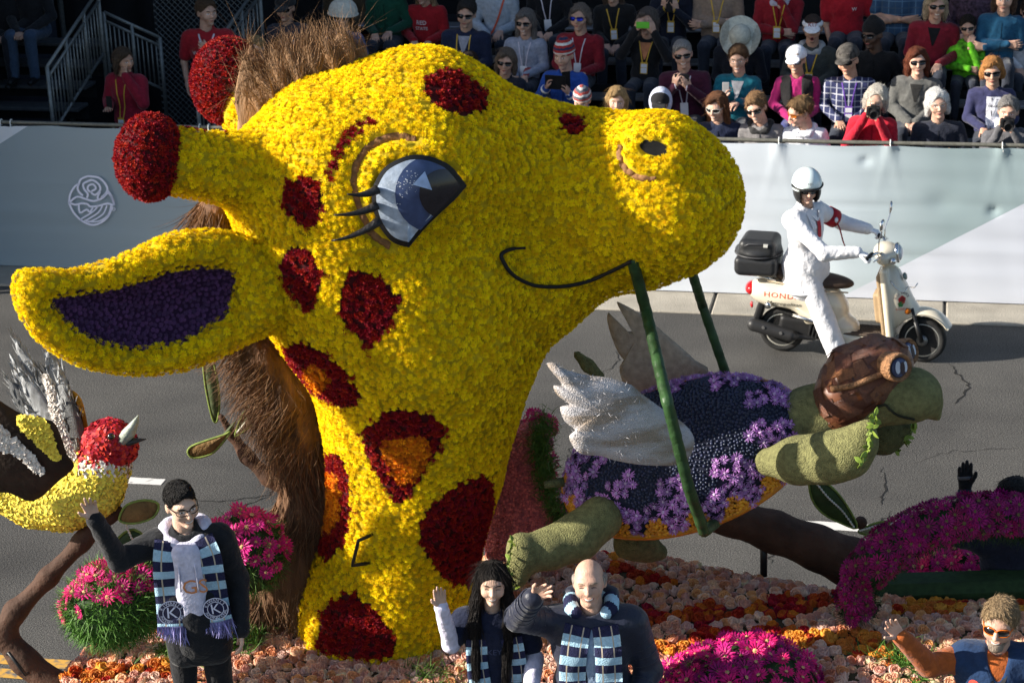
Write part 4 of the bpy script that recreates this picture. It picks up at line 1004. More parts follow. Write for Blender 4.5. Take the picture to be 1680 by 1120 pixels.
def f8(p):
    q, n = p.chest(-.10, .25, .006); V, F = lathe([(.022, 0), (.022, .004), (.016, .006)], 14); p.mesh('pin', V@frame_z(-p.Rt[:, 1]).T+q, F, PAPER, p.top)
    q, n = p.chest(.11, .27, .006); V, F = lathe([(.012, 0), (.010, .005)], 10); p.mesh('pin', V@frame_z(-p.Rt[:, 1]).T+q, F, mat('gold_pin', (.7, .35, .1), .4, 0), p.top)
spect(1538, 172, 'F', 'white haired woman in glasses and a dark navy coat', .98, turn=.05, nod=.05, hair=('curly', WHT), shades=False, glasses=True, frame=mat('wire', (.3, .25, .2), .4, 0), top=(.016, .019, .032), collar=(.06, .06, .05), wide=1.1, fn=f8, seed=10)
spect(1654, 184, 'F', 'grey haired man in a grey jacket aiming a camera', 1., nod=.12, turn=-.1, hair=('short', (.20, .19, .185)), shades=False, top=(.10, .10, .11), pose='camera', seed=11, fn=lambda p: camera_at(p, 'black camera raised by the man at the right edge'))
# --- second row
spect(830, 102, 'S', 'woman in sunglasses and a dark coat just above the giraffe', .95, nod=.12, hair=('bob', (.16, .12, .09)), top=(.02, .022, .035), seed=12)
def s2(p):
    p.print_('C', .095, .085, .33, WHITEM)
    mb = MB().box(p.U(-.04, -.38, .50), (.115, .085, .005), np.stack([[1, 0, -.05], [.05, -.3, 1], [0, -1, -.3]], 1), .004).box(p.U(.075, -.36, .53), (.05, .1, .003), np.stack([[.8, .6, 0], [.05, -.3, 1], [.6, -.8, -.3]], 1), .002)
    tag(thing_held('tablet', mb, p, BLK), 'tablet in a black folding case held up by the fan in blue', 'tablet')
    for sg in (-1, 1):
        sh, e, wv = p.arms[0 if sg < 0 else 1]; V, F = tube([e+(wv-e)*.82, e+(wv-e)*.92], .053, 10); p.mesh('cuff', V, F, WHITEM)
spect(925, 92, 'S', 'fan in a blue jersey and striped knit hat holding a tablet', 1., turn=-.1, nod=.15, hair=None, hat=('beanie', cloth((.34, .03, .03)), [cloth((.02, .03, .08)), cloth((.34, .03, .03)), cloth((.6, .58, .55))]), shades=False, top=(.02, .075, .34), pose='tablet', fn=s2, seed=13, collar=(.6, .6, .62))
spect(1120, 90, 'S', 'grey haired man in a maroon coat photographing with his phone', 1.03, nod=.08, hair=('crop', GREY), top=(.06, .012, .03), collar=(.012, .05, .04), wide=1.12, pose='phone', badge='white', mouth='smile', seed=14, fn=lambda p: phone_in(p, (.01, -.30, .535), 'black phone held up by the man in maroon', flat=True))
spect(1211, 98, 'S', 'woman in a teal jacket with short brown hair and a phone', .98, nod=.1, turn=-.15, hair=('side', (.11, .06, .03)), shades=False, glasses=True, frame=mat('wire', (.3, .25, .2), .4, 0), top=(.01, .14, .19), pose='one', mouth='smile', seed=15, inner=(.4, .4, .42), fn=lambda p: phone_in(p, (-.10, -.36, .46), 'silver phone held up by the woman in teal', col=GOLDP))
def s5(p):
    V, F = SDF().el(p.U(0, 0, .12), (.19, .152, .18), p.Rt, k=.05).el(p.U(0, 0, .33), (.195, .15, .19), p.Rt, k=.06).rc(p.U(-.12, .01, .44), p.U(.12, .01, .44), .104, k=.05).bx(p.U(0, -.18, .45), (.055, .12, .25), .02, p.Rt, k=.02, sub=True).rc(p.U(0, 0, .4), p.U(0, 0, .6), .06, k=.02, sub=True).mesh(.014)
    p.mesh('vest', V, F, cloth((.014, .013, .014)))
    V, F = tube([p.Hd(-.02, -.108, .092), p.Hd(.0, -.110, .086), p.Hd(.025, -.106, .098)], .002, 5); p.mesh('mark', V, F, BLK)
spect(1306, 100, 'S', 'woman in a white cap with a black vest over magenta sleeves', .95, nod=.06, tone=1, hair=('crop', (.3, .22, .15)), hat=('cap', cloth((.74, .74, .78))), lens=mat('mirror_lens', (.35, .38, .4), .12, 0, metal=.9), top=(.33, .015, .12), mouth='smile', fn=s5, seed=16, bottoms=(.06, .07, .2))
def plaid(name, a, b, c, s_=16.):
    m_, t, bs = node_mat(name); L = t.links.new; tc = N_(t, 'ShaderNodeTexCoord'); sp = N_(t, 'ShaderNodeSeparateXYZ'); L(tc.outputs['Object'], sp.inputs[0]); o_ = []
    for ax in (0, 2):
        for f, th in ((s_, .82), (s_*.5, .90)):
            m1 = N_(t, 'ShaderNodeMath', operation='MULTIPLY'); m1.inputs[1].default_value = f; L(sp.outputs[ax], m1.inputs[0])
            m2 = N_(t, 'ShaderNodeMath', operation='FRACT'); L(m1.outputs[0], m2.inputs[0]); m3 = N_(t, 'ShaderNodeMath', operation='GREATER_THAN'); m3.inputs[1].default_value = th; L(m2.outputs[0], m3.inputs[0]); o_.append(m3.outputs[0])
    cur = None
    for k, x in enumerate(o_):
        mx = N_(t, 'ShaderNodeMix', data_type='RGBA'); m5 = N_(t, 'ShaderNodeMath', operation='MULTIPLY'); m5.inputs[1].default_value = .55; L(x, m5.inputs[0]); L(m5.outputs[0], mx.inputs[0])
        if cur is None: mx.inputs[6].default_value = (*a, 1)
        else: L(cur, mx.inputs[6])
        mx.inputs[7].default_value = (*(b if k % 2 == 0 else c), 1); cur = mx.outputs[2]
    L(cur, bs.inputs['Base Color']); bs.inputs['Roughness'].default_value = .9; return m_
spect(1391, 100, 'S', 'man in a dark patterned cap and navy plaid shirt with badges', 1.04, nod=.1, turn=-.12, tone=1, hair=('crop', (.1, .09, .085)), hat=('cap', mat('camo_cap', (.06, .055, .05), .9, .7, 25)), topmat=plaid('navy_plaid', (.014, .02, .075), (.32, .34, .42), (.5, .5, .55)), badge='purple', wide=1.1, seed=17)
spect(1505, 102, 'S', 'woman with auburn hair in a grey and black rain jacket', .97, turn=.1, nod=.05, hair=('bob', AUB), top=(.10, .10, .095), puff=.012, wide=1.06, seed=18, inner=(.02, .02, .02), collar=(.5, .52, .56))
def s8(p): p.plate('shirt_front', .02, .28, .15, .36, cloth((.7, .7, .76)), .005, 5); p.print_('PARADE', .03, .02, .36, BLK)
spect(1628, 118, 'S', 'woman with short orange blond hair in a navy cardigan', .99, nod=.1, turn=-.1, tone=1, hair=('fluffy', ORG), top=(.03, .032, .085), fn=s8, badge=None, seed=19)
# --- third row
def t1(p): p.ribbon('lanyard', [(-.08, .50), (-.07, .30), (-.06, .15)], .012, BADGEY); p.ribbon('lanyard', [(.07, .50), (.06, .30), (.05, .15)], .012, BADGEY)
spect(765, 24, 'T', 'dark haired man in sunglasses and a navy jacket', 1.05, nod=.08, turn=-.05, hair=('short', (.035, .03, .028)), top=(.014, .02, .05), inner=(.3, .3, .36), fn=t1, wide=1.12, seed=20)
spect(862, 38, 'T', 'woman with long grey hair in a pale sweatshirt with a badge', .97, nod=.08, hair=('long', (.17, .15, .14)), top=(.30, .32, .40), badge='white', mouth='smile', seed=21, fn=lambda p: p.plate('print', .06, .14, .08, .14, mat('red_print', (.3, .06, .06), .7, .5, 60), .005))
spect(951, 30, 'T', 'woman in blue mirrored sunglasses and a red jacket', 1., nod=.08, turn=-.12, hair=('fluffy', (.16, .13, .11)), top=(.22, .012, .022), lens=mat('blue_lens', (.02, .04, .5), .12, 0, metal=.5), badge='white', wide=1.1, seed=22)
spect(1062, 36, 'T', 'woman in a black coat holding up a green phone', .98, nod=.05, turn=-.2, hair=('long', (.11, .09, .08)), shades=False, top=(.012, .012, .014), pose='high', inner=(.5, .2, .10), badge='yellow', seed=23, fn=lambda p: phone_in(p, (-.02, -.27, .73), 'green cased phone held up by the woman in black', flat=True, case=GREENP))
spect(1213, 66, 'T', 'man bowing his head under a pale wide brimmed sun hat', 1.03, nod=.85, tilt=.25, hair=None, hat=('sun_hat', cloth((.50, .50, .42)), cloth((.35, .34, .28))), shades=False, top=(.012, .014, .022), lean=.2, badge='yellow', wide=1.1, seed=24)
def t6(p): V, F = text_mesh('KU', .058); p.mesh('lettering', [p.Hd(v[0], -.107+abs(v[0])**2*6, .066+v[1]) for v in V], F, mat('maroon_print', (.25, .01, .02), .6, 0), None, False)
spect(1333, 48, 'T', 'man in a white visor with his mouth wide open', 1.03, nod=.05, tone=1, hair=('short', (.05, .035, .03)), hat=('visor', cloth((.72, .72, .74))), mouth='open', top=(.05, .055, .05), inner=(.05, .06, .12), hood=(.35, .36, .37), badge='yellow', fn=t6, wide=1.1, seed=25)
spect(1432, 58, 'T', 'man in a black knit hat and black jacket turned aside', 1.03, turn=-.4, nod=.1, tone=3, hair=None, hat=('beanie', cloth((.01, .01, .011))), top=(.010, .010, .011), collar=(.12, .13, .14), wide=1.08, seed=26)
spect(1536, 10, 'T', 'blond woman in a red cardigan over a black top', 1., nod=.1, hair=('bob', (.45, .36, .24)), top=(.19, .010, .022), inner=(.008, .008, .01), pose='lap', wide=1.1, seed=27, mouth='smile')
spect(1588, 45, 'T', 'boy in a bright green jacket with his hand to his mouth', .82, nod=.12, hair=('short', (.02, .015, .012)), topmat=mat('green_pattern', (.13, .48, .02), .8, .75, 16), pose='chin', seed=28)
spect(1648, -2, 'T', 'woman in a teal blue fleece at the top right', 1., nod=.05, hair=('bob', (.10, .06, .04)), shades=False, top=(.012, .075, .15), pose='cross', seed=29)
spect(562, 28, 'T', 'woman in a pale bucket hat and blue shirt', .97, nod=.08, turn=.15, hair=('bob', DBR), hat=('bucket_hat', cloth((.55, .53, .46))), top=(.07, .10, .22), sleeve='short', seed=30)
def t20(p): p.plate('print', .01, .25, .17, .22, mat('multi_print', (.45, .42, .45), .7, .9, 14), .005)
spect(468, 14, 'T', 'man in a dark cap and a printed dark tee shirt', 1.02, nod=.08, tone=1, hair=('crop', (.04, .03, .03)), hat=('cap', cloth((.02, .02, .022))), top=(.03, .035, .05), sleeve='short', fn=t20, seed=31)
# --- fourth row: most heads lie above the picture
spect(692, -14, 'U', 'blond woman in a red sweatshirt with white letters', 1., nod=.35, hair=('long', (.28, .19, .11)), shades=False, top=(.34, .012, .018), seed=32, fn=lambda p: (p.print_('RED', .07, -.03, .34, WHITEM), p.print_('STATE', .055, -.03, .27, WHITEM)))
spect(632, -30, 'U', 'person in a dark green jacket beside the red sweatshirt', 1., hair=('short', DBR), top=(.008, .06, .035), seed=33)
spect(815, -34, 'U', 'person in a silver grey jacket with an orange strap', 1.02, hair=('short', GREY), top=(.36, .40, .46), seed=34, fn=lambda p: p.ribbon('strap', [(.10, .49), (.04, .3), (-.04, .12)], .022, mat('orange_strap', (.55, .09, .04), .6, 0)))
spect(897, -40, 'U', 'person in a black coat behind the grey haired woman', 1.02, hair=('short', DBR), top=(.01, .01, .012), badge='white', seed=35)
spect(1003, -16, 'U', 'woman in black with a yellow badge behind the red jacket', .98, hair=('long', (.09, .06, .045)), shades=False, top=(.012, .012, .013), badge='yellow', seed=36)
spect(1100, -28, 'U', 'person in a dark coat typing on a phone', 1.02, nod=.5, hair=('short', DBR), shades=False, top=(.012, .015, .028), pose='phone', badge='yellow', seed=37, fn=lambda p: phone_in(p, (.0, -.32, .48), 'dark phone in the hands of the coat wearer at the top'))
spect(1178, -38, 'U', 'person in a beige sweater with crossed arms', 1.05, hair=('short', BRN), top=(.25, .18, .135), pose='cross', badge='yellow', wide=1.12, seed=38)
spect(1277, -30, 'U', 'person in a red and white hoodie with hand on chin', 1.04, hair=('short', BRN), shades=False, top=(.26, .012, .02), hood=(.55, .52, .6), pose='chin', badge='yellow', wide=1.1, seed=39)
spect(1385, -46, 'U', 'person in a red polo shirt with a small white crest', 1.06, tone=1, hair=('short', BRN), top=(.33, .010, .02), sleeve='short', wide=1.15, pose='down', seed=40, fn=lambda p: (p.print_('W', .05, .09, .33, WHITEM),))
spect(1478, -44, 'U', 'person in a blue plaid shirt behind the black knit hat', 1.05, tone=1, hair=('short', BRN), topmat=plaid('blue_plaid', (.02, .06, .13), (.10, .2, .32), (.02, .03, .05), 14), sleeve='short', wide=1.1, pose='cross', seed=41)
spect(1597, -34, 'U', 'person in a dark patterned coat above the boy in green', 1., hair=('short', DBR), topmat=mat('dark_pattern', (.05, .03, .05), .9, .8, 30), seed=42)
spect(1690, 20, 'U', 'person in a white sleeve cut by the right edge', 1., hair=('short', DBR), top=(.6, .6, .62), seed=43)
spect(560, -40, 'U', 'person in brown behind the bucket hat', 1., hair=('bob', BRN), top=(.05, .035, .02), seed=44)
# --- by the stairs
def stander(px, py, Y, label, **k):
    p = PS(px, py, Y); S = k.pop('S', 1.); return (p[0], p[1], float(p[2])-S*1.65), S
c, S_ = stander(205, 95, 20.6, '', S=.96)
p = Person('woman in a red and black coat holding a phone by the stair', c, YAW-.2, S_, CROWD, False, 1, .05, 1.2, .1, 0, .014)
p.limbs((((-.25, -.02, .22), (-.10, -.25, .22)), ((.26, -.10, .25), (.10, -.14, .56))), STANDLEGS, (.25, .012, .03), skirt=.02, puff=.012, bottoms=(.02, .02, .03)); p.hand(0, (.5, -.8, .2), (0, .2, -1), curl=.5, side=1); p.hand(1, (-.4, .3, 1), (0, 1, .3), curl=.7, side=-1)
p.head(.0085); p.face(eyes=True); p.hair('bob', (.09, .06, .04), 3); V, F = SDF().rc(p.arms[0][0], p.arms[0][1], .078, .066, k=.02).mesh(.014); p.mesh('sleeve', V, F, cloth((.015, .015, .017))); p.badge(.02, BADGEY)
phone_in(p, (-.04, -.32, .30), 'black phone in the hand of the woman in the red coat'); p.done()
c, S_ = stander(338, 18, 21.3, '', S=1.08)
p = Person('man in a red lettered tee shirt standing by the mesh fence', c, YAW+.15, S_, CROWD, False, 0, 0, .7, .05, 0, .014, wide=1.12)
p.limbs((((-.27, .02, .2), (-.24, -.06, -.02)), ((.27, .0, .22), (.06, -.2, .36))), STANDLEGS, (.30, .012, .02), 'short', bottoms=(.015, .016, .02)); p.hand(0, (.1, -.2, -1), (1, 0, 0), curl=.5, side=1); p.hand(1, (-.7, -.2, .6), (0, 1, 0), curl=.6, side=-1)
p.head(.0085); p.face(eyes=True, brow=hair_mat(BRN)); p.hair('short', (.10, .06, .035), 5); p.print_('WISCONSIN', .062, .01, .31, WHITEM, .95); p.plate('print', .02, .24, .07, .05, mat('white_print', (.7, .7, .7)), .005)
p.ribbon('lanyard', [(-.08, .50), (-.03, .36), (.0, .30), (.03, .36), (.08, .50)], .016, mat('white_ribbon', (.6, .55, .62), .6, .1)); p.done()
for (px, py, lab, bt, seed) in ((12, -45, 'seated person in dark clothes at the far left of the stair', (.02, .022, .03), 1), (48, -52, 'seated person in blue jeans with clasped hands on the stair side', (.045, .075, .13), 2)):
    p = Person(lab, tuple(PS(px, py, 22.4)-np.array([0, 0, 1.25])), YAW, 1.05, CROWD, True, 0, .25, 0, .2, 0, .015)
    p.limbs((((-.25, -.05, .2), (-.05, -.36, .14)), ((.25, -.05, .2), (.05, -.36, .14))), SITLEGS, (.015, .016, .02), bottoms=bt); p.hand(0, (.6, -.7, 0), (0, .2, -1), curl=.6, side=1); p.hand(1, (-.6, -.7, 0), (0, .2, -1), curl=.6, side=-1); p.head(.01); p.face(); p.hair('short', BRN, seed); p.done()
# ================================================================== scooter and rider
ga, gb = G(1283, 574), G(1512, 592); sdir = gb-ga; WB = float(np.linalg.norm(sdir)); srz = math.atan2(sdir[1], sdir[0])
CREAM = mat('cream_paint', (.62, .56, .44), .22, .03, 4, coat=.6, spec=.5); CHROME = mat('chrome', (.7, .7, .7), .12, .03, metal=1.); TYRE = mat('tyre', (.018, .018, .018), .85, .2, 30, .3, 80)
SEATB = mat('seat_brown', (.055, .035, .025), .55, .15, 30, .3, 120); TAN = mat('tan_plastic', (.30, .21, .12), .6, .1); RIM = mat('rim_paint', (.48, .47, .42), .35, .05, metal=.4); REDL = mat('red_lens', (.42, .01, .015), .12, .05, coat=.8); AMB = mat('amber_lens2', (.35, .10, .01), .2, .1); BOXB = mat('box_black', (.02, .021, .023), .42, .15, 40, .12, 200)
sc = thing('scooter', 'cream motor scooter with a black top box and brown seat', 'scooter', tuple(ga), srz)
def spart(name, sdf, res, m_, parent=sc, disp=0): V, F = sdf.mesh(res); return mk(name, V, F, m_, parent)
b = SDF(); b.el((.10, 0, .55), (.40, .175, .155), k=.06).el((-.14, 0, .59), (.17, .13, .095), k=.06).el((.34, 0, .44), (.26, .165, .22), k=.08).el((.50, 0, .28), (.2, .14, .12), k=.06)
b.rc((0, -.4, .21), (0, .4, .21), .245, k=.02, sub=True).bx((.15, 0, .10), (.30, .4, .17), .05, Ry(-.25), k=.03, sub=True).bx((.14, 0, .80), (.45, .3, .09), .03, Ry(.08), k=.02, sub=True)
b.bx((.70, 0, .19), (.27, .15, .05), .04, k=.05)
spart('body', b, .011, CREAM)
f = SDF().bx((.955, 0, .53), (.035, .19, .37), .035, Ry(-.13), k=.02).el((1.01, 0, .60), (.115, .16, .29), Ry(-.16), k=.05).rc((1.02, 0, .62), (1.16, 0, .45), .11, .09, k=.06).rc((WB-.0, -.4, .21), (WB, .4, .21), .238, k=.02, sub=True)
spart('leg_shield', f, .010, CREAM)
V = []; F = []; na, nc = 22, 13
for i in range(na+1):
    a = R(30)+R(122)*i/na; fl = .012*math.sin(PI*i/na)+.03*max(0, i/na-.7)
    for k in range(nc):
        b_ = -1.15+2.3*k/(nc-1); y = .088*math.sin(b_*1.2); rr_ = .238+(.052+fl)*math.cos(b_*1.15)**.8; V.append((WB+rr_*math.cos(a), y, .21+rr_*math.sin(a)))
for i in range(na):
    for k in range(nc-1): F.append((i*nc+k, i*nc+k+1, (i+1)*nc+k+1, (i+1)*nc+k))
V = np.array(V); c_ = np.array([WB, 0, .21]); V2 = c_+(V-c_)*[.965, .93, .965]; n_ = len(V); F2 = [tuple(q+n_ for q in f[::-1]) for f in F]
ed = [(k, k+1, n_+k+1, n_+k) for k in range(nc-1)]+[(na*nc+k+1, na*nc+k, n_+na*nc+k, n_+na*nc+k+1) for k in range(nc-1)]+[((i+1)*nc, i*nc, n_+i*nc, n_+(i+1)*nc) for i in range(na)]+[(i*nc+nc-1, (i+1)*nc+nc-1, n_+(i+1)*nc+nc-1, n_+i*nc+nc-1) for i in range(na)]
mk('front_fender', np.concatenate([V, V2]), F+F2+ed, CREAM, sc)
V, F = SDF().el((.30, 0, .70), (.34, .135, .075), Ry(.05), k=.04).el((.02, 0, .755), (.14, .12, .06), Ry(.2), k=.05).el((.14, 0, .62), (.5, .2, .06), k=.01, sub=True).mesh(.010)
mi = (V[F].mean(1)[:, 2] < .705).astype(int)*0; mk('seat', V, F, SEATB, sc)
MB().tube([(-.12, -.115, .70), (.1, -.14, .68), (.45, -.14, .645), (.6, -.09, .63)], .007, 6).tube([(-.12, .115, .70), (.1, .14, .68), (.45, .14, .645), (.6, .09, .63)], .007, 6).build('seat_piping', mat('piping', (.4, .32, .22), .5, .05), sc, smooth=True)
mb = MB().box((.72, 0, .252), (.20, .135, .010), None, .006); mb.build('floor_mat', mat('floor_mat', (.075, .055, .042), .8, .15, 30, .4, 60), sc)
for k in range(5): MB().box((.72, -.1+.05*k, .266), (.17, .006, .004), None, .002).build('mat_rib', MT['floor_mat'], sc)
spart('inner_shield', SDF().bx((.905, 0, .53), (.022, .165, .30), .02, Ry(-.13), k=.02).bx((.87, 0, .50), (.04, .10, .14), .03, Ry(-.13), k=.03), .010, TAN)
hs_ = SDF().el((.925, 0, 1.00), (.125, .135, .095), Ry(.25), k=.03).rc((.90, -.15, .985), (.90, .15, .985), .055, .055, k=.05).rc((.93, 0, .9), (.93, 0, 1.0), .06, .07, k=.03); spart('headset', hs_, .009, CREAM)
mb = MB(); mb.lathe([(.088, -.02), (.092, .0), (.086, .014), (.076, .016)], (1.015, 0, 1.005), (1, 0, .12), 24); hl = mb.build('headlight', CHROME, sc, smooth=True)
MB().lathe([(.078, .006), (.066, .026), (.04, .04), (.01, .045)], (1.015, 0, 1.005), (1, 0, .12), 24).build('lens', mat('headlamp_glass', (.55, .58, .6), .08, .1, 30, coat=1.), hl, smooth=True)
for sg in (-1, 1):
    MB().tube([(.90, sg*.10, 1.02), (.86, sg*.22, 1.06), (.80, sg*.33, 1.05)], .014, 8).build('handlebar', CHROME, sc, smooth=True)
    MB().tube([(.825, sg*.26, 1.06), (.78, sg*.37, 1.045)], .021, 10).build('grip', BLK, sc, smooth=True)
    MB().tube([(.86, sg*.20, 1.045), (.89, sg*.28, 1.035), (.85, sg*.37, 1.025)], .006, 6).build('brake_lever', CHROME, sc, smooth=True)
    MB().tube([(.87, sg*.19, 1.07), (.87, sg*.20, 1.16), (.90, sg*.27, 1.26), (.90, sg*.28, 1.29)], .006, 6).build('mirror_stem', CHROME, sc, smooth=True)
    fr = frame_z((-.9, sg*-.15, .1)); mb = MB(); mb.lathe([(.048, -.006), (.055, .0), (.05, .012), (.02, .02)], (.90, sg*.28, 1.335), (.95, sg*.15, -.1), 18); mr = mb.build('mirror', CHROME, sc, smooth=True)
    MB().lathe([(.028, 0), (.032, .02), (.022, .04), (.004, .045)], (.975, sg*.125, .965), (.8, sg*.5, 0), 14).build('turn_signal', CHROME, sc, smooth=True)
    MB().lathe([(.026, 0), (.03, .012), (.02, .022), (.003, .024)], (1.13, sg*.095, .50), (.3, sg*1, 0), 14).build('reflector', AMB, sc, smooth=True)
    MB().tube([(WB-.10, sg*.075, .52), (WB, sg*.078, .21)], .018, 8).tube([(WB-.06, sg*.077, .40), (WB, sg*.078, .21)], .023, 8).build('fork', BLK, sc, smooth=True)
    MB().lathe([(.02, 0), (.034, .012), (.03, .03), (.005, .036)], (-.10, sg*.155, .485), (-.3, sg, 0), 14).build('rear_signal', CHROME, sc, smooth=True)
def wheel(x):
    w_ = bpy.data.objects.new('wheel', None); COL.objects.link(w_); w_.parent = sc; MW[w_.name] = MW[sc.name] @ Matrix.Translation((x, 0, .21)); w_.matrix_basis = Matrix.Translation((x, 0, .21)); n = w_
    prof = [(.150, -.035), (.165, -.047), (.19, -.048), (.206, -.03), (.212, 0), (.206, .03), (.19, .048), (.165, .047), (.150, .035)]
    MB().lathe(prof, (0, 0, 0), (0, 1, 0), 36).build('tyre', TYRE, n, smooth=True)
    MB().lathe([(.135, -.030), (.155, -.040), (.158, -.03), (.150, 0), (.158, .03), (.155, .040), (.135, .030), (.128, 0)], (0, 0, 0), (0, 1, 0), 36).build('rim', RIM, n, smooth=True)
    for k in range(8):
        a = k*PI/4; d = np.array([math.cos(a), 0, math.sin(a)]); t = np.array([-math.sin(a), 0, math.cos(a)])
        MB().tube([d*.04+t*.012, d*.09+t*.03, d*.138], .011, 6).tube([d*.04-t*.012, d*.09-t*.03, d*.138], .011, 6).build('spoke', RIM, n, smooth=True)
    MB().lathe([(.012, -.06), (.05, -.05), (.052, -.02), (.052, .02), (.05, .05), (.012, .06)], (0, 0, 0), (0, 1, 0), 18).build('hub', mat('grey_metal', (.2, .2, .2), .4, .1, metal=.7), n, smooth=True)
wheel(0); wheel(WB)
spart('engine', SDF().bx((.20, .0, .26), (.22, .10, .09), .04, Ry(.1), k=.03).rc((.32, -.06, .26), (.46, -.06, .22), .06, .05, k=.02).bx((.05, .11, .22), (.2, .03, .07), .03, k=.02), .011, mat('engine_black', (.02, .02, .021), .5, .2, 20, metal=.3))
for k in range(6): MB().box((.27+.032*k, -.105, .26-.01*k), (.006, .03, .055), Ry(.2), .002).build('cooling_fin', MT['engine_black'], sc)
spart('muffler', SDF().rc((-.24, -.13, .275), (.10, -.14, .20), .062, .055, k=.02).rc((.1, -.14, .2), (.3, -.08, .17), .03, .022, k=.03), .009, mat('muffler_black', (.022, .022, .023), .45, .1))
for q in ((-.14, -.19, .275), (.02, -.192, .235)): MB().lathe([(.016, 0), (.014, .008)], q, (0, -1, 0), 10).build('bolt', mat('grey_metal', (.2, .2, .2), .4), sc)
spart('rear_mudguard', SDF().bx((-.21, 0, .36), (.035, .09, .14), .02, Ry(.3), k=.02), .010, BLK)
spart('tail_light', SDF().el((-.275, 0, .585), (.07, .10, .065), k=.02), .009, REDL)
MB().lathe([(.03, 0), (.03, .01), (.012, .018)], (-.27, -.05, .44), (-1, -.5, 0), 12).build('reflector', REDL, sc, smooth=True)
MB().tube([(.12, -.178, .41), (.28, -.182, .375), (.40, -.17, .35)], .020, 8).build('trim', CHROME, sc, smooth=True)
MB().lathe([(.02, 0), (.026, .008), (.018, .016), (.004, .018)], (.36, -.185, .355), (0, -1, .2), 14).build('cap', CHROME, sc, smooth=True)
# rack and top box
MB().tube([(-.05, -.10, .70), (-.25, -.10, .745), (-.42, -.06, .75), (-.42, .06, .75), (-.25, .10, .745), (-.05, .10, .70)], .011, 6).build('rack', CHROME, sc, smooth=True)
tb = thing('top_box', 'black luggage box mounted behind the rider of the scooter', 'luggage box', tuple(ga+np.array([0, 0, .765])), srz)
spart('lower_shell', SDF().bx((-.225, 0, .075), (.195, .195, .085), .05, k=.02).bx((-.225, 0, .05), (.16, .16, .06), .03, k=.05), .010, BOXB, tb)
spart('lid', SDF().el((-.225, 0, .19), (.215, .215, .06), k=.03).bx((-.215, 0, .235), (.17, .185, .085), .06, k=.03), .010, BOXB, tb)
MB().tube([(-.225+.214*math.cos(a)*min(1, 1.25), .213*math.sin(a), .168) for a in np.linspace(0, 2*PI, 33)], .007, 6).build('seal', mat('seal_grey', (.06, .06, .065), .4, .1), tb, smooth=True)
MB().box((-.03, -.0, .17), (.014, .05, .03), None, .006).build('latch', BLK, tb); MB().box((-.13, -.195, .285), (.02, .002, .016), Rx(-.5), .001).build('mark', RIM, tb)
for sg in (-1, 1): MB().tube([(-.36, sg*.17, .25), (-.28, sg*.19, .29), (-.10, sg*.18, .29)], .006, 6).build('ridge', MT['seal_grey'], tb, smooth=True)
# lettering
def on_side(sdf_bvh, V, x0, z0, off=.003):
    Q = []
    for v in V:
        hit = sdf_bvh.ray_cast(Vector((x0+v[0], -1, z0+v[1])), Vector((0, 1, 0))); y = hit[0].y if hit[0] is not None else -.17
        Q.append((x0+v[0], y-off, z0+v[1]))
    return Q
Vb, Fb = b.mesh(.011); bb = bvh_of(Vb, Fb); Vs, Fs = f.mesh(.010); sb = bvh_of(Vs, Fs)
ORED = mat('orange_red_print', (.55, .06, .02), .4, 0); body_o = [c for c in sc.children if c.name.startswith('body')][0]
V, F = text_mesh('HONDA', .075, spacing=1.1); V = V*[1.15, .85, 1]; mk('lettering', on_side(bb, V, .02, .58), F, ORED, body_o, smooth=False)
V, F = text_mesh('Metropolitan', .058); V = V*[1.05, .8, 1]; V[:, 0] += V[:, 1]*.35; mk('lettering', on_side(bb, V, .04, .505), F, BLK, body_o, smooth=False)
def on_shield(V, y0, z0):
    Q = []
    for v in V:
        d = Vector((-.45, 1, 0)).normalized(); o_ = Vector((1.05, -.06, z0+v[1]))-d*.6+Vector((.912, .41, 0))*v[0]; hit = sb.ray_cast(o_, d)
        Q.append(tuple(hit[0]-d*.003) if hit[0] is not None else tuple(o_+d*.5))
    return Q
sh_o = [c for c in sc.children if c.name.startswith('leg_shield')][0]
V, F = arc_text('ROSE PARADE', .034, .072, R(155), R(13)); mk('lettering', on_shield(V, 0, .60), F, mat('grey_print', (.25, .2, .2), .5, 0), sh_o, smooth=False)
V, F = text_mesh('HONDA', .028, spacing=1.1); mk('lettering', on_shield(V-[0, .075, 0], 0, .60), F, ORED, sh_o, smooth=False)
for (r0, m_, ox, oz) in ((.036, mat('rose_red', (.45, .02, .02), .5, .2, 40), 0, .012), (.022, mat('rose_dark', (.22, .01, .01), .5, 0), .004, .016), (.026, mat('leaf_print', (.03, .18, .05), .5, 0), -.012, -.026)):
    V = np.array([(0, 0, 0)]+[(r0*math.cos(a)*(1+.12*math.sin(a*5))+ox, r0*math.sin(a)*(1+.12*math.sin(a*5))+oz, 0) for a in np.linspace(0, 2*PI, 16)[:-1]]); V[0] = (ox, oz, 0)
    mk('rose_print', np.array(on_shield(V, 0, .60))-np.array([0, .001*(1+20*(r0 == .022)*.03), 0]), [(0, 1+i, 1+(i+1) % 15) for i in range(15)], m_, sh_o, smooth=False)
MB().lathe([(.03, 0), (.034, .006), (.02, .012), (.002, .014)], (1.085, -.03, .80), (.85, -.35, .4), 16).build('badge', mat('badge_grey', (.12, .16, .14), .3, .2), sc, smooth=True)
MB().tube([on_shield(np.array([[x, -.1+.9*(x-.02)**2*8+.06, 0]]), 0, .72)[0] for x in np.linspace(-.10, .13, 9)], .005, 6).build('trim', CHROME, sc, smooth=True)

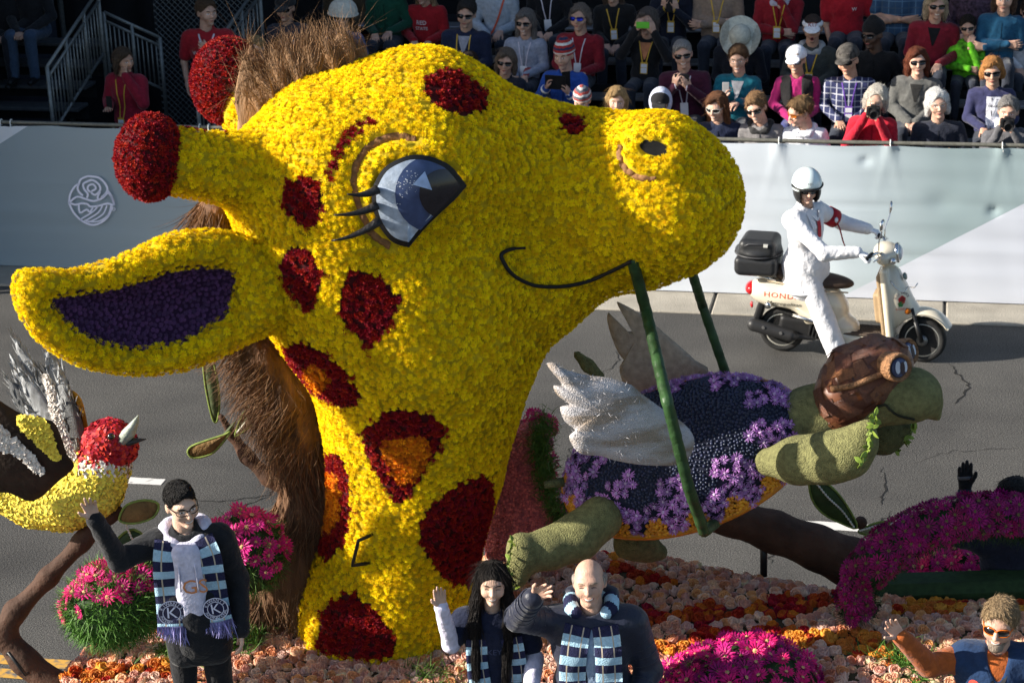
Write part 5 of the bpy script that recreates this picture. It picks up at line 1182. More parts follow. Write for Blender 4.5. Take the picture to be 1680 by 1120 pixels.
# --- the rider
S_ = 1.09; hip = np.array(MW[sc.name] @ Vector((.20, 0, 0)))
rd = Person('rider in a white suit and helmet astride the cream scooter', tuple(hip), srz+PI/2, S_, None, True, 0, -.02, -.75, .10, .0, .010, hz=.735, yawsh=-.45, wide=.98, hs=.92)
Ri = rd.Rt.T
def rel(fwd, lat, z): return tuple(Ri@(np.array([lat, -fwd, z])/S_-np.array([0, 0, rd.H[2]])))      # scooter-relative: forward of the hips, to the far side, height
WSUIT = mat('white_suit', (.68, .68, .71), .8, .06, 20, .8, 16, sheen=.2, spec=.2)
grip_n, grip_f = (.60, -.315, 1.09), (.60, .315, 1.09)
def leg_rel(fwd, lat, z): return tuple(np.array([lat, -fwd, z])/S_-rd.H)
rd.limbs(((rel(.22, -.36, 1.07), rel(.50, -.31, 1.085)), (rel(.26, .36, 1.14), rel(.50, .33, 1.10))), None, skirt=.045, mats=WSUIT, puff=.006, wr=.0045)
L = SDF().el(rd.H+np.array([0, .01, .02]), (.17, .14, .12), k=.05)
for (kn, ft, hx) in ((leg_rel(.46, -.235, .60), leg_rel(.37, -.31, .10), -.09), (leg_rel(.44, .20, .70), leg_rel(.50, .16, .36), .09)):
    hp = rd.H+np.array([hx, -.02, .0]); kn = np.array(kn); ft = np.array(ft); L.rc(hp, kn, .095, .078, k=.03).rc(kn, ft+(kn-ft)*.16, .078, .072, k=.02)
    s2_ = SDF().rc(ft+np.array([0, .03, -.04]), ft+np.array([0, -.17, -.052]), .052, .046, k=.02).el(ft+np.array([0, 0, -.01]), (.05, .07, .05), k=.03); V, F = s2_.mesh(.009); so_ = rd.mesh('shoe', V, F, mat('white_shoe', (.75, .75, .74), .6, .05, 30))
    Vs_, Fs_ = SDF().bx(ft+np.array([0, -.06, -.085]), (.050, .145, .012), .01).mesh(.008); rd.mesh('sole', Vs_, Fs_, mat('shoe_sole', (.6, .6, .58), .7, .1), so_)
V, F = L.mesh(.011); V = displace(V, F, .004, 9, 4, 2, True); V = displace(V, F, .0025, 30, 6, 1, True); rd.mesh('trousers', V, F, WSUIT)
for wch, sg in ((0, 1), (1, -1)):
    sh, e, wv = rd.arms[wch]; V, F = hand_sdf(wv, np.array([sg*-.0, -.9, -.25]), np.array([0, .3, -1.]), curl=1.15, side=1 if wch == 0 else -1, spread=.06); rd.mesh('glove', V, F, mat('white_glove', (.78, .78, .80), .9, .05, 60))
    V, F = tube([e+(wv-e)*.80, e+(wv-e)*1.0], .048, 12); rd.mesh('cuff', V, F, WSUIT)
rd.head(.0055, nose=1.02); rd.face('closed', eyes=False, brow=hair_mat(DBR)); rd.shades(w=.031, h=.019)
V, F = SDF().el((0, .01, .055), (.132, .155, .142), k=.01).bx((0, 0, -.16), (.3, .3, .11), .01, Rx(.08), k=.01, sub=True).bx((0, -.16, -.055), (.085, .13, .105), .05, k=.02, sub=True).el((0, -.005, -.01), (.098, .12, .12), k=.01, sub=True).mesh(.007); hm_ = rd.mesh('helmet', xf(V, rd.Rh, rd.hc), F, mat('white_gloss', (.70, .80, .80), .2, .02, coat=.5))
V, F = SDF().el((0, .0, -.005), (.124, .142, .15), k=.01).bx((0, 0, .16), (.3, .3, .12), .01, Rx(.08), k=.006, sub=True).bx((0, -.16, -.03), (.073, .13, .2), .04, k=.02, sub=True).el((0, 0, -.01), (.092, .115, .14), k=.01, sub=True).bx((0, .0, -.22), (.3, .3, .1), .01, k=.01, sub=True).mesh(.007); rd.mesh('padding', xf(V, rd.Rh, rd.hc), F, BLK, hm_)
V, F = tube([rd.Hd(.134*math.sin(a), .01-.155*math.cos(a), .052-.012*math.cos(a)) for a in np.linspace(-1.5, 1.5, 17)], .010, 8); rd.mesh('trim', V, F, BLK, hm_)
V, F = text_mesh('HJC', .032); rd.mesh('lettering', [rd.Hd(v[0], -.153+v[0]**2*4, .105+v[1]) for v in V], F, BLK, hm_, False)
# lapels, shirt, tie, arm band
rd.ribbon('tie', [(.0, .455), (.003, .42), (.006, .36), (.005, .29)], .045, mat('red_tie', (.38, .012, .025), .6, .1), .012)
for sg in (-1, 1): rd.ribbon('lapel', [(sg*.075, .50), (sg*.070, .46), (sg*.058, .41), (sg*.04, .37)], .05, WSUIT, .010)
rd.ribbon('collar', [(-.06, .50), (-.02, .455), (.0, .44)], .03, WSUIT, .016); rd.ribbon('collar', [(.06, .50), (.02, .455), (.0, .44)], .03, WSUIT, .016)
V, F = tube([rd.U(.205*math.sin(a), -.192*math.cos(a), -.165) for a in np.linspace(0, 2*PI, 33)], .011, 6, False); rd.mesh('hem', V, F, WSUIT)
sh, e, wv = rd.arms[1]; RB = mat('red_ribbon', (.36, .008, .02), .6, .15)
V, F = tube([sh+(e-sh)*.42, sh+(e-sh)*.72], .079, 16); ab = rd.mesh('arm_band', V, F, RB)
q = sh+(e-sh)*.6+rd.Rt@np.array([-.05, -.075, 0]); V, F = tube([q, q+np.array([.02, -.03, -.08]), q+np.array([.0, -.06, -.17]), q+np.array([.03, -.085, -.26])], [.012, .018, .016, .014], 6, sq=.25); rd.mesh('ribbon', V, F, RB, ab)
V, F = lathe([(.02, 0), (.024, .006), (.005, .012)], 12); rd.mesh('rosette', V@frame_z((-.5, -1, .2)).T+q, F, PAPER, ab)
rd.done()
# ================================================================== the giraffe
GD = 10.55
gbase = P(635, 1060, GD-.4); gir = thing('giraffe_figure', 'giant yellow flower covered giraffe head and neck with dark red spots', 'giraffe figure', (gbase[0], GD, 1.0))
def pr(px, py, rpx, D=GD): return P(px, py, D), rpx/pxm(px, py, D)
g = SDF()
def gch(pts, k):
    q = [pr(*p) for p in pts]; g.ch([a for a, b in q], [b for a, b in q], k)
gch([(575, 296, 180, GD-.05), (690, 252, 164, GD-.02)], .08)
gch([(690, 255, 160, GD+.02), (860, 292, 118, GD+.12), (960, 312, 114, GD+.10), (1040, 325, 124, GD+.02)], .14)
gch([(1010, 322, 118, GD), (1088, 328, 128, GD-.04)], .14)
gch([(570, 410, 178, GD-.04), (690, 425, 165, GD), (900, 412, 86, GD+.06), (1030, 405, 68, GD)], .14)
gch([(650, 500, 195), (690, 560, 186)], .14); gch([(790, 470, 138, GD+.04), (860, 462, 100, GD+.06)], .2)
gch([(690, 560, 186), (686, 660, 156), (681, 760, 136), (668, 850, 122), (653, 930, 121), (633, 1010, 132), (632, 1100, 148)], .10)
hb, hr = pr(430, 290, 84, GD-.22); h1, r1 = pr(380, 278, 62, GD-.36); h2, r2 = pr(292, 264, 56, GD-.46)
g.rc(hb, h1, hr*.9, r1*.86, k=.15).rc(h1, h2, r1*.86, r2*.95, k=.06)
f1, q1 = pr(470, 230, 66, GD+.30); f2, q2 = pr(392, 150, 48, GD+.46); g.rc(f1, f2, q1, q2, k=.12)
nb, nr_ = pr(1078, 243, 56, GD-.16); g.el(nb, (nr_*1.15, nr_*1.1, nr_*.95), k=.12)                       # nostril swelling
nh = P(1074, 244, GD-.42); 
GV, GF = g.mesh(.026); GV = displace(GV, GF, .012, 2.2, 3)
# sink the eye socket and the groove round the lid
gb_ = bvh_of(GV, GF)
def on_g(px, py, off=0., bv=None):
    d = Vector(ray(px, py)).normalized(); hit = (bv or gb_).ray_cast(Vector(CAM), d)
    if hit[0] is None: return None, None
    return np.array(hit[0])+np.array(hit[1])*off, np.array(hit[1])
Npr = vnormals(GV, GF); pj = project(GV); facing = ((CAM-GV)*Npr).sum(1) > 0
groove = smooth_poly([(640, 402), (612, 384), (592, 345), (581, 308), (583, 275), (597, 250), (620, 233), (648, 225), (682, 228)], 6, False)
def dist_px(pjx, line): return np.min(np.hypot(pjx[:, None, 0]-line[None, :, 0], pjx[:, None, 1]-line[None, :, 1]), 1)
near = facing & (pj[:, 0] > 520) & (pj[:, 0] < 800) & (pj[:, 1] > 180) & (pj[:, 1] < 450)
dg = np.full(len(GV), 99.); dg[near] = dist_px(pj[near], groove)
lidline = smooth_poly([(648, 408), (612, 362), (603, 318), (612, 280), (640, 255), (685, 246), (730, 258), (765, 288)], 6, False)
dl = np.full(len(GV), 99.); dl[near] = dist_px(pj[near], lidline)
GV = GV+Npr*(.035*np.exp(-(dl/13)**2)-.03*np.exp(-(dg/8)**2))[:, None]
nring = np.array([(1069+37*math.cos(a), 250+31*math.sin(a)) for a in np.linspace(0, 2*PI, 40)])
nn_ = facing & (pj[:, 0] > 980) & (pj[:, 0] < 1160) & (pj[:, 1] > 175) & (pj[:, 1] < 330); dn = np.full(len(GV), 99.); dn[nn_] = dist_px(pj[nn_], nring)
ngro = np.array([(1069+52*math.cos(a), 252+42*math.sin(a)) for a in np.linspace(PI*.45, PI*1.1, 24)]); dn2 = np.full(len(GV), 99.); dn2[nn_] = dist_px(pj[nn_], ngro)
GV = GV+Npr*(.035*np.exp(-(dn/13)**2)-.03*np.exp(-(dn2/7)**2))[:, None]
gb_ = bvh_of(GV, GF); Npr = vnormals(GV, GF)
GCORE = mat('giraffe_form', (.50, .36, .008), .95, .3, 10, .5, 40)
# spots: outlines on the near side of the figure
SP = {k: smooth_poly(v, 3) for k, v in {
 'a': [(703, 125), (725, 117), (755, 120), (780, 135), (797, 155), (796, 183), (780, 188), (750, 187), (720, 180), (702, 160), (698, 140)],
 'b': [(845, 136), (870, 141), (900, 153), (914, 164), (890, 163), (860, 153)], 'c': [(915, 196), (930, 189), (950, 192), (959, 205), (955, 215), (940, 221), (925, 217)],
 'd': [(470, 305), (495, 289), (515, 292), (531, 310), (527, 335), (520, 360), (505, 376), (490, 362), (470, 350), (464, 325)],
 'e': [(470, 410), (490, 406), (515, 420), (530, 450), (525, 477), (510, 508), (495, 502), (470, 470), (460, 440)],
 'f': [(570, 450), (590, 442), (620, 455), (652, 480), (656, 500), (640, 530), (610, 568), (595, 560), (565, 530), (556, 495)],
 'g': [(473, 570), (490, 559), (520, 568), (560, 600), (588, 640), (592, 655), (575, 669), (545, 662), (510, 640), (485, 610), (470, 585)],
 'h': [(436, 592), (452, 610), (480, 640), (512, 672), (519, 686), (505, 678), (470, 648), (445, 618)],
 'i': [(603, 700), (640, 669), (680, 671), (720, 688), (729, 715), (700, 770), (660, 826), (640, 812), (615, 772), (599, 730)],
 'j': [(690, 850), (720, 815), (760, 790), (804, 783), (806, 830), (795, 900), (775, 956), (740, 956), (705, 920), (687, 880)],
 'k': [(520, 752), (560, 745), (576, 790), (576, 850), (560, 900), (530, 914), (515, 880), (510, 830)],
 'l': [(535, 1000), (570, 969), (600, 984), (640, 1030), (649, 1065), (620, 1082), (530, 1068), (524, 1040)]}.items()}
ORSP = [smooth_poly(v, 3) for v in ([(500, 605), (515, 598), (535, 605), (541, 630), (525, 643), (508, 630)], [(625, 725), (650, 715), (690, 715), (704, 735), (695, 765), (665, 796), (650, 785), (630, 755)], [(528, 785), (555, 778), (562, 820), (548, 870), (528, 872)])]
BROW = smooth_poly([(546, 284), (552, 262), (565, 236), (585, 211), (606, 197)], 6, False); SMILE = smooth_poly([(858, 407), (835, 409), (819, 417), (822, 430), (834, 447), (852, 459), (880, 467), (920, 467), (960, 458), (1000, 441), (1037, 423)], 5, False)
EYE = smooth_poly([(616, 306), (632, 279), (659, 263), (681, 258), (707, 261), (734, 273), (752, 292), (762, 306)], 4, False).tolist()+[(742, 328), (722, 345), (700, 366), (684, 385), (671, 402)]+smooth_poly([(671, 402), (655, 398), (640, 389), (624, 366), (616, 341), (614, 322), (616, 306)], 4, False).tolist()
EYE = np.array(EYE)
RF = mat('red_form', (.05, .002, .003), .9, .2); OF = mat('orange_form', (.35, .08, .003), .9, .2)
fcn = GV[GF].mean(1); fpx = project(fcn); ffc = ((CAM-fcn)*Npr[GF[:, 0]]).sum(1) > 0; fmi = np.zeros(len(GF), int)
for v in SP.values(): fmi[ffc & in_poly(fpx[:, 0], fpx[:, 1], v)] = 1
for v in ORSP: fmi[ffc & in_poly(fpx[:, 0], fpx[:, 1], v)] = 2
mk('form', GV, GF, [GCORE, RF, OF], gir, True, mi=fmi)
pts, nrm = sample_mesh(GV, GF, .0275, 11)
ppx = project(pts); fc = ((CAM-pts)*nrm).sum(1) > -.02*np.linalg.norm(CAM-pts, axis=1)
X, Y = ppx[:, 0], ppx[:, 1]
reg = np.zeros(len(pts), int)      # 0 yellow, 1 red, 2 orange, 9 bare
front = fc
for k, v in SP.items(): reg[front & in_poly(X, Y, v)] = 1
for v in ORSP: reg[front & in_poly(X, Y, v)] = 2
nf = np.where(front)[0]
reg[nf[dist_px(ppx[nf], BROW) < 9.5]] = 1
bare = front & in_poly(X, Y, EYE+(EYE-EYE.mean(0))*.06); reg[bare] = 9
reg[nf[dist_px(ppx[nf], groove) < 11]] = 9
reg[nf[dist_px(ppx[nf], ngro) < 9]] = 9
reg[nf[((X[nf]-1073)/25)**2+((Y[nf]-243)/16)**2 < 1]] = 9
# more spots on the far side, so that the figure is whole from elsewhere
rs = np.random.default_rng(5); back = np.where(~fc)[0]
for c in pts[back[rs.integers(0, len(back), 16)]]: reg[back[np.linalg.norm(pts[back]-c, axis=1) < .22]] = 1
reg[np.linalg.norm(pts-pr(246, 258, 60, GD-.52)[0], axis=1) < .19] = 9; reg[np.linalg.norm(pts-f2, axis=1) < .2] = 9
YM = mat('yellow_petal', (.93, .70, .008), .75, .10, 60, rnd=.13, spec=.1, transl=.3); YC = mat('yellow_heart', (.80, .50, .006), .8, .1, rnd=.1); RM = mat('red_petal', (.31, .006, .010), .7, .2, 40, rnd=.35, spec=.25, transl=.15); RM2 = mat('red_heart', (.30, .012, .01), .7, .2, rnd=.3); OM = mat('orange_petal', (.72, .22, .006), .75, .15, 40, rnd=.2, spec=.1); OC = mat('orange_heart', (.55, .12, .004), .8, .1)
mum = [petal_flower('chrysanthemum', [(13+k, .58, .17, .12, .10, .18, .8), (11, .50, .16, .55, .08, .22, .8), (8, .40, .14, .95, .06, .26, 1.), (5, .32, .12, 1.3, .02, .28, 1.)], [YM, YC], .18, .34, 1, .22) for k in range(4)]
omum = [petal_flower('orange_flower', [(11+k, .55, .2, .2, .1, .15, .8), (9, .46, .18, .7, .08, .2, .9), (6, .36, .16, 1.1, .04, .25, 1.)], [OM, OC], .16, .3, 1, .2) for k in range(2)]
redf = [petal_flower('red_flower', [(7+k, .55, .24, .5, .05, .05, 1.), (6, .55, .2, .95, .04, .1, 1.), (4, .5, .16, 1.3, .02, .15, 1.)], [RM, RM2], .10, .4, 1, .1) for k in range(3)]
y = reg == 0
scatter('chrysanthemum', 'chrysanthemums', gir, pts[y]+nrm[y]*.004, nrm[y], mum, .0335, 300, 1, .22, .16)
o_ = reg == 2; scatter('orange_flower', 'orange_flowers', gir, pts[o_]+nrm[o_]*.004, nrm[o_], omum, .040, 0, 2, .3, .2)
# the red spots are set more finely: bare patches of the form filled with small dark flowers
def refine(mask_pts):
    r = np.random.default_rng(8); q = np.repeat(mask_pts, 3, 0); a = r.normal(size=q.shape)*.016; return q, a
ri = np.where(reg == 1)[0]; q, a = refine(pts[ri]); n3 = np.repeat(nrm[ri], 3, 0); a = a-n3*(a*n3).sum(1)[:, None]; q = q+a+n3*.002
scatter('red_flower', 'red_flowers', gir, q, n3, redf, .032, 0, 3, .35, .25)
# horn knobs
for nm, (cx, cy, rx, D) in (('near', (246, 258, 60, GD-.52)), ('far', (374, 133, 64, GD+.50))):
    c, r_ = pr(cx, cy, rx, D); s_ = SDF().el(c, (r_*.92, r_, r_*1.18 if nm == 'near' else r_*1.10), Ry(.12), k=.02); V, F = s_.mesh(.02)
    mk('horn_knob', V, F, RF, gir, True); kp, kn = sample_mesh(V, F, .0165, 21); ko = [c_ for c_ in gir.children if c_.name.startswith('horn_knob')][-1]
    scatter('red_flower', 'red_flowers', ko, kp, kn, redf, .028, 0, 5, .5, .3)
# ear: a dished leaf with a thick rim
ED0, ED1 = GD-.42, GD-.95
def ear_pt(px, py, off=0.): t = (430-px)/400; return P(px, py, ED0+(ED1-ED0)*min(1.1, max(-.2, t))+off)
rim = [(448, 452, 40), (410, 428, 29), (375, 410, 27), (335, 408, 27), (285, 412, 26), (235, 432, 22), (180, 450, 19), (125, 462, 15), (75, 465, 17), (46, 470, 17), (55, 502, 21), (84, 540, 24), (135, 572, 24), (215, 589, 23), (288, 582, 25), (345, 560, 28), (395, 530, 32), (440, 500, 44)]
e = SDF(); rp_ = smooth_poly(rim, 3)
q = [(ear_pt(x, y), r*.80/pxm(x, y, GD-.6)) for x, y, r in rp_]; q.append(q[0]); e.ch([a for a, b in q], [b for a, b in q], .05)
tip, tr_ = ear_pt(36, 456), 9/pxm(36, 456, GD-.9); e.rc(ear_pt(50, 468), tip, 16/pxm(50, 468, GD-.9), tr_, k=.03)
neck_e = pr(470, 470, 62, GD-.22); e.rc(ear_pt(425, 475), neck_e[0], 40/300, neck_e[1], k=.1)
EV, EF = e.mesh(.022); ear = mk('ear', EV, EF, GCORE, gir, True)
ep, en = sample_mesh(EV, EF, .0275, 31)
inner = smooth_poly([(70, 482), (140, 479), (200, 465), (250, 446), (300, 440), (340, 441), (386, 457), (402, 488), (396, 506), (345, 536), (310, 551), (270, 566), (225, 569), (180, 561), (130, 541), (95, 520)], 3)
keep = np.ones(len(ep), bool); scatter('chrysanthemum', 'chrysanthemums', ear, ep+en*.004, en, mum, .0335, 0, 32, .22, .16)
ic = inner.mean(0); V = []; F = []; nr2 = 9; npn = len(inner)
for k in range(nr2+1):
    t = k/nr2
    for p_ in inner: qx = ic+(p_-ic)*t*1.10; V.append(ear_pt(qx[0], qx[1], .035-.075*t*t+.0))
for k in range(nr2):
    for i in range(npn): F.append((k*npn+i, k*npn+(i+1) % npn, (k+1)*npn+(i+1) % npn, (k+1)*npn+i))
V = np.array(V); F = np.array(F)
ei = mk('ear_lining', V, F, mat('lining_form', (.02, .004, .03), .9, .2), ear, True)
V2 = np.concatenate([V, V+np.array([0, .09, 0])]); 
mk('ear_back', V+np.array([0, .10, 0]), F[:, ::-1], GCORE, ear, True)
PM = mat('purple_petal', (.062, .022, .088), .7, .2, 30, rnd=.3); pet = [petal_flower('purple_flower', [(8, .6, .34, .15, .0, .1, .6), (5, .42, .3, .5, .0, .14, .6)], [PM, PM], 0) for k in range(2)]
pp, pn = sample_mesh(V, F, .021, 33); pn = pn*np.sign(((CAM-pp)*pn).sum(1))[:, None]; scatter('purple_flower', 'purple_flowers', ei, pp, pn, pet, .024, 0, 34, .15, .15)
# far ear, mostly hidden behind the head
# eye: bulging painted shell under the lid, black rim, lashes
eye_c = P(690, 325, GD-.5)
def eye_patch(name, poly, m_, lift, parent=gir, dome=True):
    poly = np.asarray(poly, float); c = poly.mean(0); V = []; F = []; n = len(poly); K = 6
    for k in range(K+1):
        t = k/K
        for p_ in poly:
            q = c+(p_-c)*t; V.append(eye_surf(q[0], q[1], lift))
    for k in range(K):
        for i in range(n): F.append((k*n+i, (k+1)*n+i, (k+1)*n+(i+1) % n, k*n+(i+1) % n))
    V = np.array(V); F = np.array(F); fn = np.cross(V[F[n, 1]]-V[F[n, 0]], V[F[n, 2]]-V[F[n, 0]])
    if fn@(CAM-V[0]) < 0: F = F[:, ::-1]
    return mk(name, V, F, m_, parent, True)
e0, en0 = on_g(690, 330); ecen = EYE.mean(0); samples = [on_g(x, y)[0] for x, y in EYE]; pl_d = np.median([s_[1] for s_ in samples if s_ is not None])
A_ = np.array([[x-690, y-325, 1] for x, y in EYE]); B_ = np.array([on_g(x, y)[0][1] for x, y in EYE]); cf = np.linalg.lstsq(A_, B_, rcond=None)[0]
def eye_surf(px, py, lift):
    D = cf[0]*(px-690)+cf[1]*(py-325)+cf[2]-.03-.10*max(0, 1-((px-690)**2+(py-330)**2)/95**2)
    return P(px, py, D-lift)
big = EYE+(EYE-ecen)/np.linalg.norm(EYE-ecen, axis=1)[:, None]*4
EB = mat('eye_black', (.008, .008, .009), .6, .2, 30); eye = eye_patch('eye_rim', big, EB, -.012)
eye_patch('eye_white', EYE*.94+ecen*.06, mat('eye_pale', (.34, .40, .49), .28, .25, 22, .15, 60, coat=.4), .0, eye)
def clip_poly(poly, clip):
    out_ = [tuple(p) for p in poly]; C = np.asarray(clip); n = len(C); area = (C[:, 0]*np.roll(C[:, 1], -1)-C[:, 1]*np.roll(C[:, 0], -1)).sum(); sg = 1 if area > 0 else -1
    for i in range(n):
        a, b = C[i], C[(i+1) % n]; inp = out_; out_ = []
        if not inp: break
        f = lambda p: sg*((b[0]-a[0])*(p[1]-a[1])-(b[1]-a[1])*(p[0]-a[0]))
        for j in range(len(inp)):
            p, q = inp[j-1], inp[j]; fp, fq = f(p), f(q)
            if (fp >= 0) != (fq >= 0): t = fp/(fp-fq); out_.append((p[0]+(q[0]-p[0])*t, p[1]+(q[1]-p[1])*t))
            if fq >= 0: out_.append(q)
    return np.array(out_)
def hull(P_):
    P_ = sorted(map(tuple, P_)); out_ = []
    for pp_ in (P_, P_[::-1]):
        h = []
        for p in pp_:
            while len(h) > 1 and (h[-1][0]-h[-2][0])*(p[1]-h[-2][1])-(h[-1][1]-h[-2][1])*(p[0]-h[-2][0]) <= 0: h.pop()
            h.append(p)
        out_ += h[:-1]
    return np.array(out_)
CLIP = hull(EYE)*.94+ecen*.06
circ = lambda x, y, r, n=28: [(x+r*math.cos(a), y+r*math.sin(a)) for a in np.linspace(0, 2*PI, n+1)[:-1]]
eye_patch('iris', clip_poly(circ(712, 318, 64), CLIP), mat('iris_blue', (.04, .062, .145), .3, .25, 20, coat=.4), .006, eye)
eye_patch('pupil', clip_poly(circ(729, 318, 41), CLIP), mat('pupil_dark', (.016, .013, .018), .25, .2, 20, coat=.4), .012, eye)
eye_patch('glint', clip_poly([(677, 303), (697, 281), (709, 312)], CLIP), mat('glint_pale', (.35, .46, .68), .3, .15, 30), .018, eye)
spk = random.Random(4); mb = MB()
for k in range(80):          # small pale specks on the shell
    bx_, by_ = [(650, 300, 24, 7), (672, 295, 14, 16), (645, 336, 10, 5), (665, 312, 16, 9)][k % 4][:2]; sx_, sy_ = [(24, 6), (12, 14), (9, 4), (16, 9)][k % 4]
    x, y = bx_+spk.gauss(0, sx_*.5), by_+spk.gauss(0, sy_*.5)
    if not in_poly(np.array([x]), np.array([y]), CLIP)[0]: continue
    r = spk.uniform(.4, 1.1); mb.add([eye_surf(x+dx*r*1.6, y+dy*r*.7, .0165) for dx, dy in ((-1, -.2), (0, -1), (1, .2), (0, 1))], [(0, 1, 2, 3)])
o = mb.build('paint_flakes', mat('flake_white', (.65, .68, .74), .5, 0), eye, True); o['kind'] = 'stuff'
for a, b, c in (((619, 311), (596, 317), (572, 309)), ((618, 337), (588, 347), (551, 343)), ((622, 362), (590, 382), (546, 385))):
    p0, p2 = eye_surf(*a, .02), eye_surf(*c, .02)+np.array([0, -.10, 0]); p1 = eye_surf(*b, .02)+np.array([0, -.07, 0])
    pts_ = [p0*(1-t)**2+2*p1*t*(1-t)+p2*t*t for t in np.linspace(0, 1, 9)]; V, F = tube(pts_, np.linspace(.030, .004, 9)**1, 10, sq=.8); mk('eyelash', V, F, mat('lash_black', (.018, .017, .018), .4, .4, 30, .5, 60), gir, True)
# brown groove strips, nostril hole, smile cord, wire handle
BRS = mat('brown_groove', (.22, .11, .045), .8, .3, 30, .4, 60)
def cord(name, line, r, m_, off=.01, flat=1.):
    q = [on_g(x, y, off) for x, y in line]; q = [a for a, b in q if a is not None]; V, F = tube(smooth_poly(q, 2, False), r, 8); return mk(name, V, F, m_, gir, True)
cord('lid_groove', groove, .028, BRS, -.012); cord('nostril_groove', ngro, .022, BRS, -.008); cord('smile', SMILE[4:], .0105, EB, .024); cord('smile', SMILE[:6], .007, EB, .024)
V = []; q0, n0 = on_g(1073, 243, .0)
for t in (0, .5, 1):
    for a in np.linspace(0, 2*PI, 21)[:-1]:
        p_, n_ = on_g(1073+24*t*math.cos(a), 243+13*t*math.sin(a)+ .25*24*t*math.cos(a)*.8, .012); V.append(p_)
F = [(k*20+i, (k+1)*20+i, (k+1)*20+(i+1) % 20, k*20+(i+1) % 20) for k in range(2) for i in range(20)]; mk('nostril', V, [f[::-1] for f in F], mat('nostril_black', (.004, .004, .004), .9, 0), gir, True)
q = [on_g(611, 876, .0)[0], on_g(600, 878, .07)[0], on_g(590, 921, .07)[0], on_g(606, 923, .0)[0]]
V, F = tube([q[0], q[0]*.2+q[1]*.8, q[1], q[1]*.9+q[2]*.1, q[1]*.1+q[2]*.9, q[2], q[2]*.8+q[3]*.2, q[3]], .010, 8); mk('handle', V, F, BLK, gir, True)
# mane: raffia-like bark hair down the back of the neck and over the crown
HB = mat('mane_brown', (.125, .062, .030), .8, .5, 3, .7, 8, stretch=(5, 5, 1), rnd=.0); HB2 = mat('mane_light', (.22, .125, .062), .8, .4, 4, .6, 10, stretch=(6, 6, 1))
man = SDF(); mp_ = [(352, 350, 26, GD+.12), (372, 420, 22, GD+.1), (395, 540, 24, GD+.16), (466, 640, 42, GD+.2), (500, 740, 44, GD+.2), (508, 840, 46, GD+.18), (470, 930, 58, GD+.12), (448, 975, 48, GD+.05)]
q = [pr(*p_) for p_ in mp_]; man.ch([a for a, b in q], [b for a, b in q], .1); q = [pr(*p_) for p_ in [(500, 640, 40, GD+.28), (520, 760, 40, GD+.3), (512, 880, 46, GD+.25), (490, 960, 60, GD+.2)]]; man.ch([a for a, b in q], [b for a, b in q], .1)
MV, MF = man.mesh(.02); MV = displace(MV, MF, .035, 6, 2, 2); MV = displace(MV, MF, .012, 22, 4, 2, True); mane = mk('mane', MV, MF, HB, gir, True)
r = np.random.default_rng(2); pt, nm = sample_mesh(MV, MF, .012, 3); sel = r.permutation(len(pt))[:11000]; pt, nm = pt[sel], nm[sel]
flow = np.array([-.30, -.15, -1.0])+r.normal(size=pt.shape)*.07; flow += np.stack([.75*np.sin(pt[:, 2]*7+pt[:, 1]*4+2*np.sin(pt[:, 0]*9)), .25*np.sin(pt[:, 2]*5), 0*pt[:, 0]], 1)
strands('mane_strands', pt, flow+nm*.10, .24, .0050, mane, HB, 6, .16, .15, 5, kind='stuff'); s2 = r.permutation(len(pt))[:3500]
strands('pale_strands', pt[s2], flow[s2]+nm[s2]*.22, .24, .0034, mane, HB2, 7, .45, .1, 6, kind='stuff')
# the tuft on the crown: broad folded tongues with wild ends
tm = SDF()
for k, (x, y, rr_) in enumerate(((430, 176, 26), (452, 150, 30), (478, 132, 30), (505, 118, 29), (532, 104, 27), (558, 96, 25), (580, 100, 20), (420, 140, 16), (470, 108, 22), (510, 92, 20), (545, 82, 18))): c, r_ = pr(x, y, rr_, GD+.12); tm.el(c, (r_*.9, r_*1.2, r_*1.35), Ry(.35), k=.06)
V, F = tm.mesh(.018); V = displace(V, F, .030, 9, 2, 2); n_ = vnormals(V, F); ss_ = V@np.array([.8, .2, .35]); V = V+n_*(.020*np.sin(ss_*75+wob(V, 6, 3)*2.5))[:, None]; mk('tuft_mass', V, F, HB2, gir, True)
tp_, tn_ = sample_mesh(V, F, .014, 17); rr9 = np.random.default_rng(7); dd_ = np.array([-.15, 0, 1.])+rr9.normal(size=tp_.shape)*.12+np.stack([.3*np.sin(tp_[:, 2]*11+tp_[:, 0]*9), 0*tp_[:, 0], 0*tp_[:, 0]], 1); strands('tuft_hair', tp_, dd_+tn_*.18, .11, .0042, gir, HB2, 5, .25, .0, 21, kind='stuff')
tuft = [(425, 220, 398, 100, 24), (445, 212, 410, 72, 22), (462, 200, 440, 95, 20), (480, 186, 452, 80, 20), (498, 172, 475, 70, 20), (515, 158, 500, 78, 18), (532, 145, 520, 66, 20), (550, 130, 545, 62, 20), (568, 118, 568, 66, 22), (585, 108, 578, 76, 18), (432, 222, 436, 130, 18), (405, 226, 405, 150, 18), (505, 168, 540, 84, 16), (470, 195, 492, 100, 18)]
rt = []; dt = []
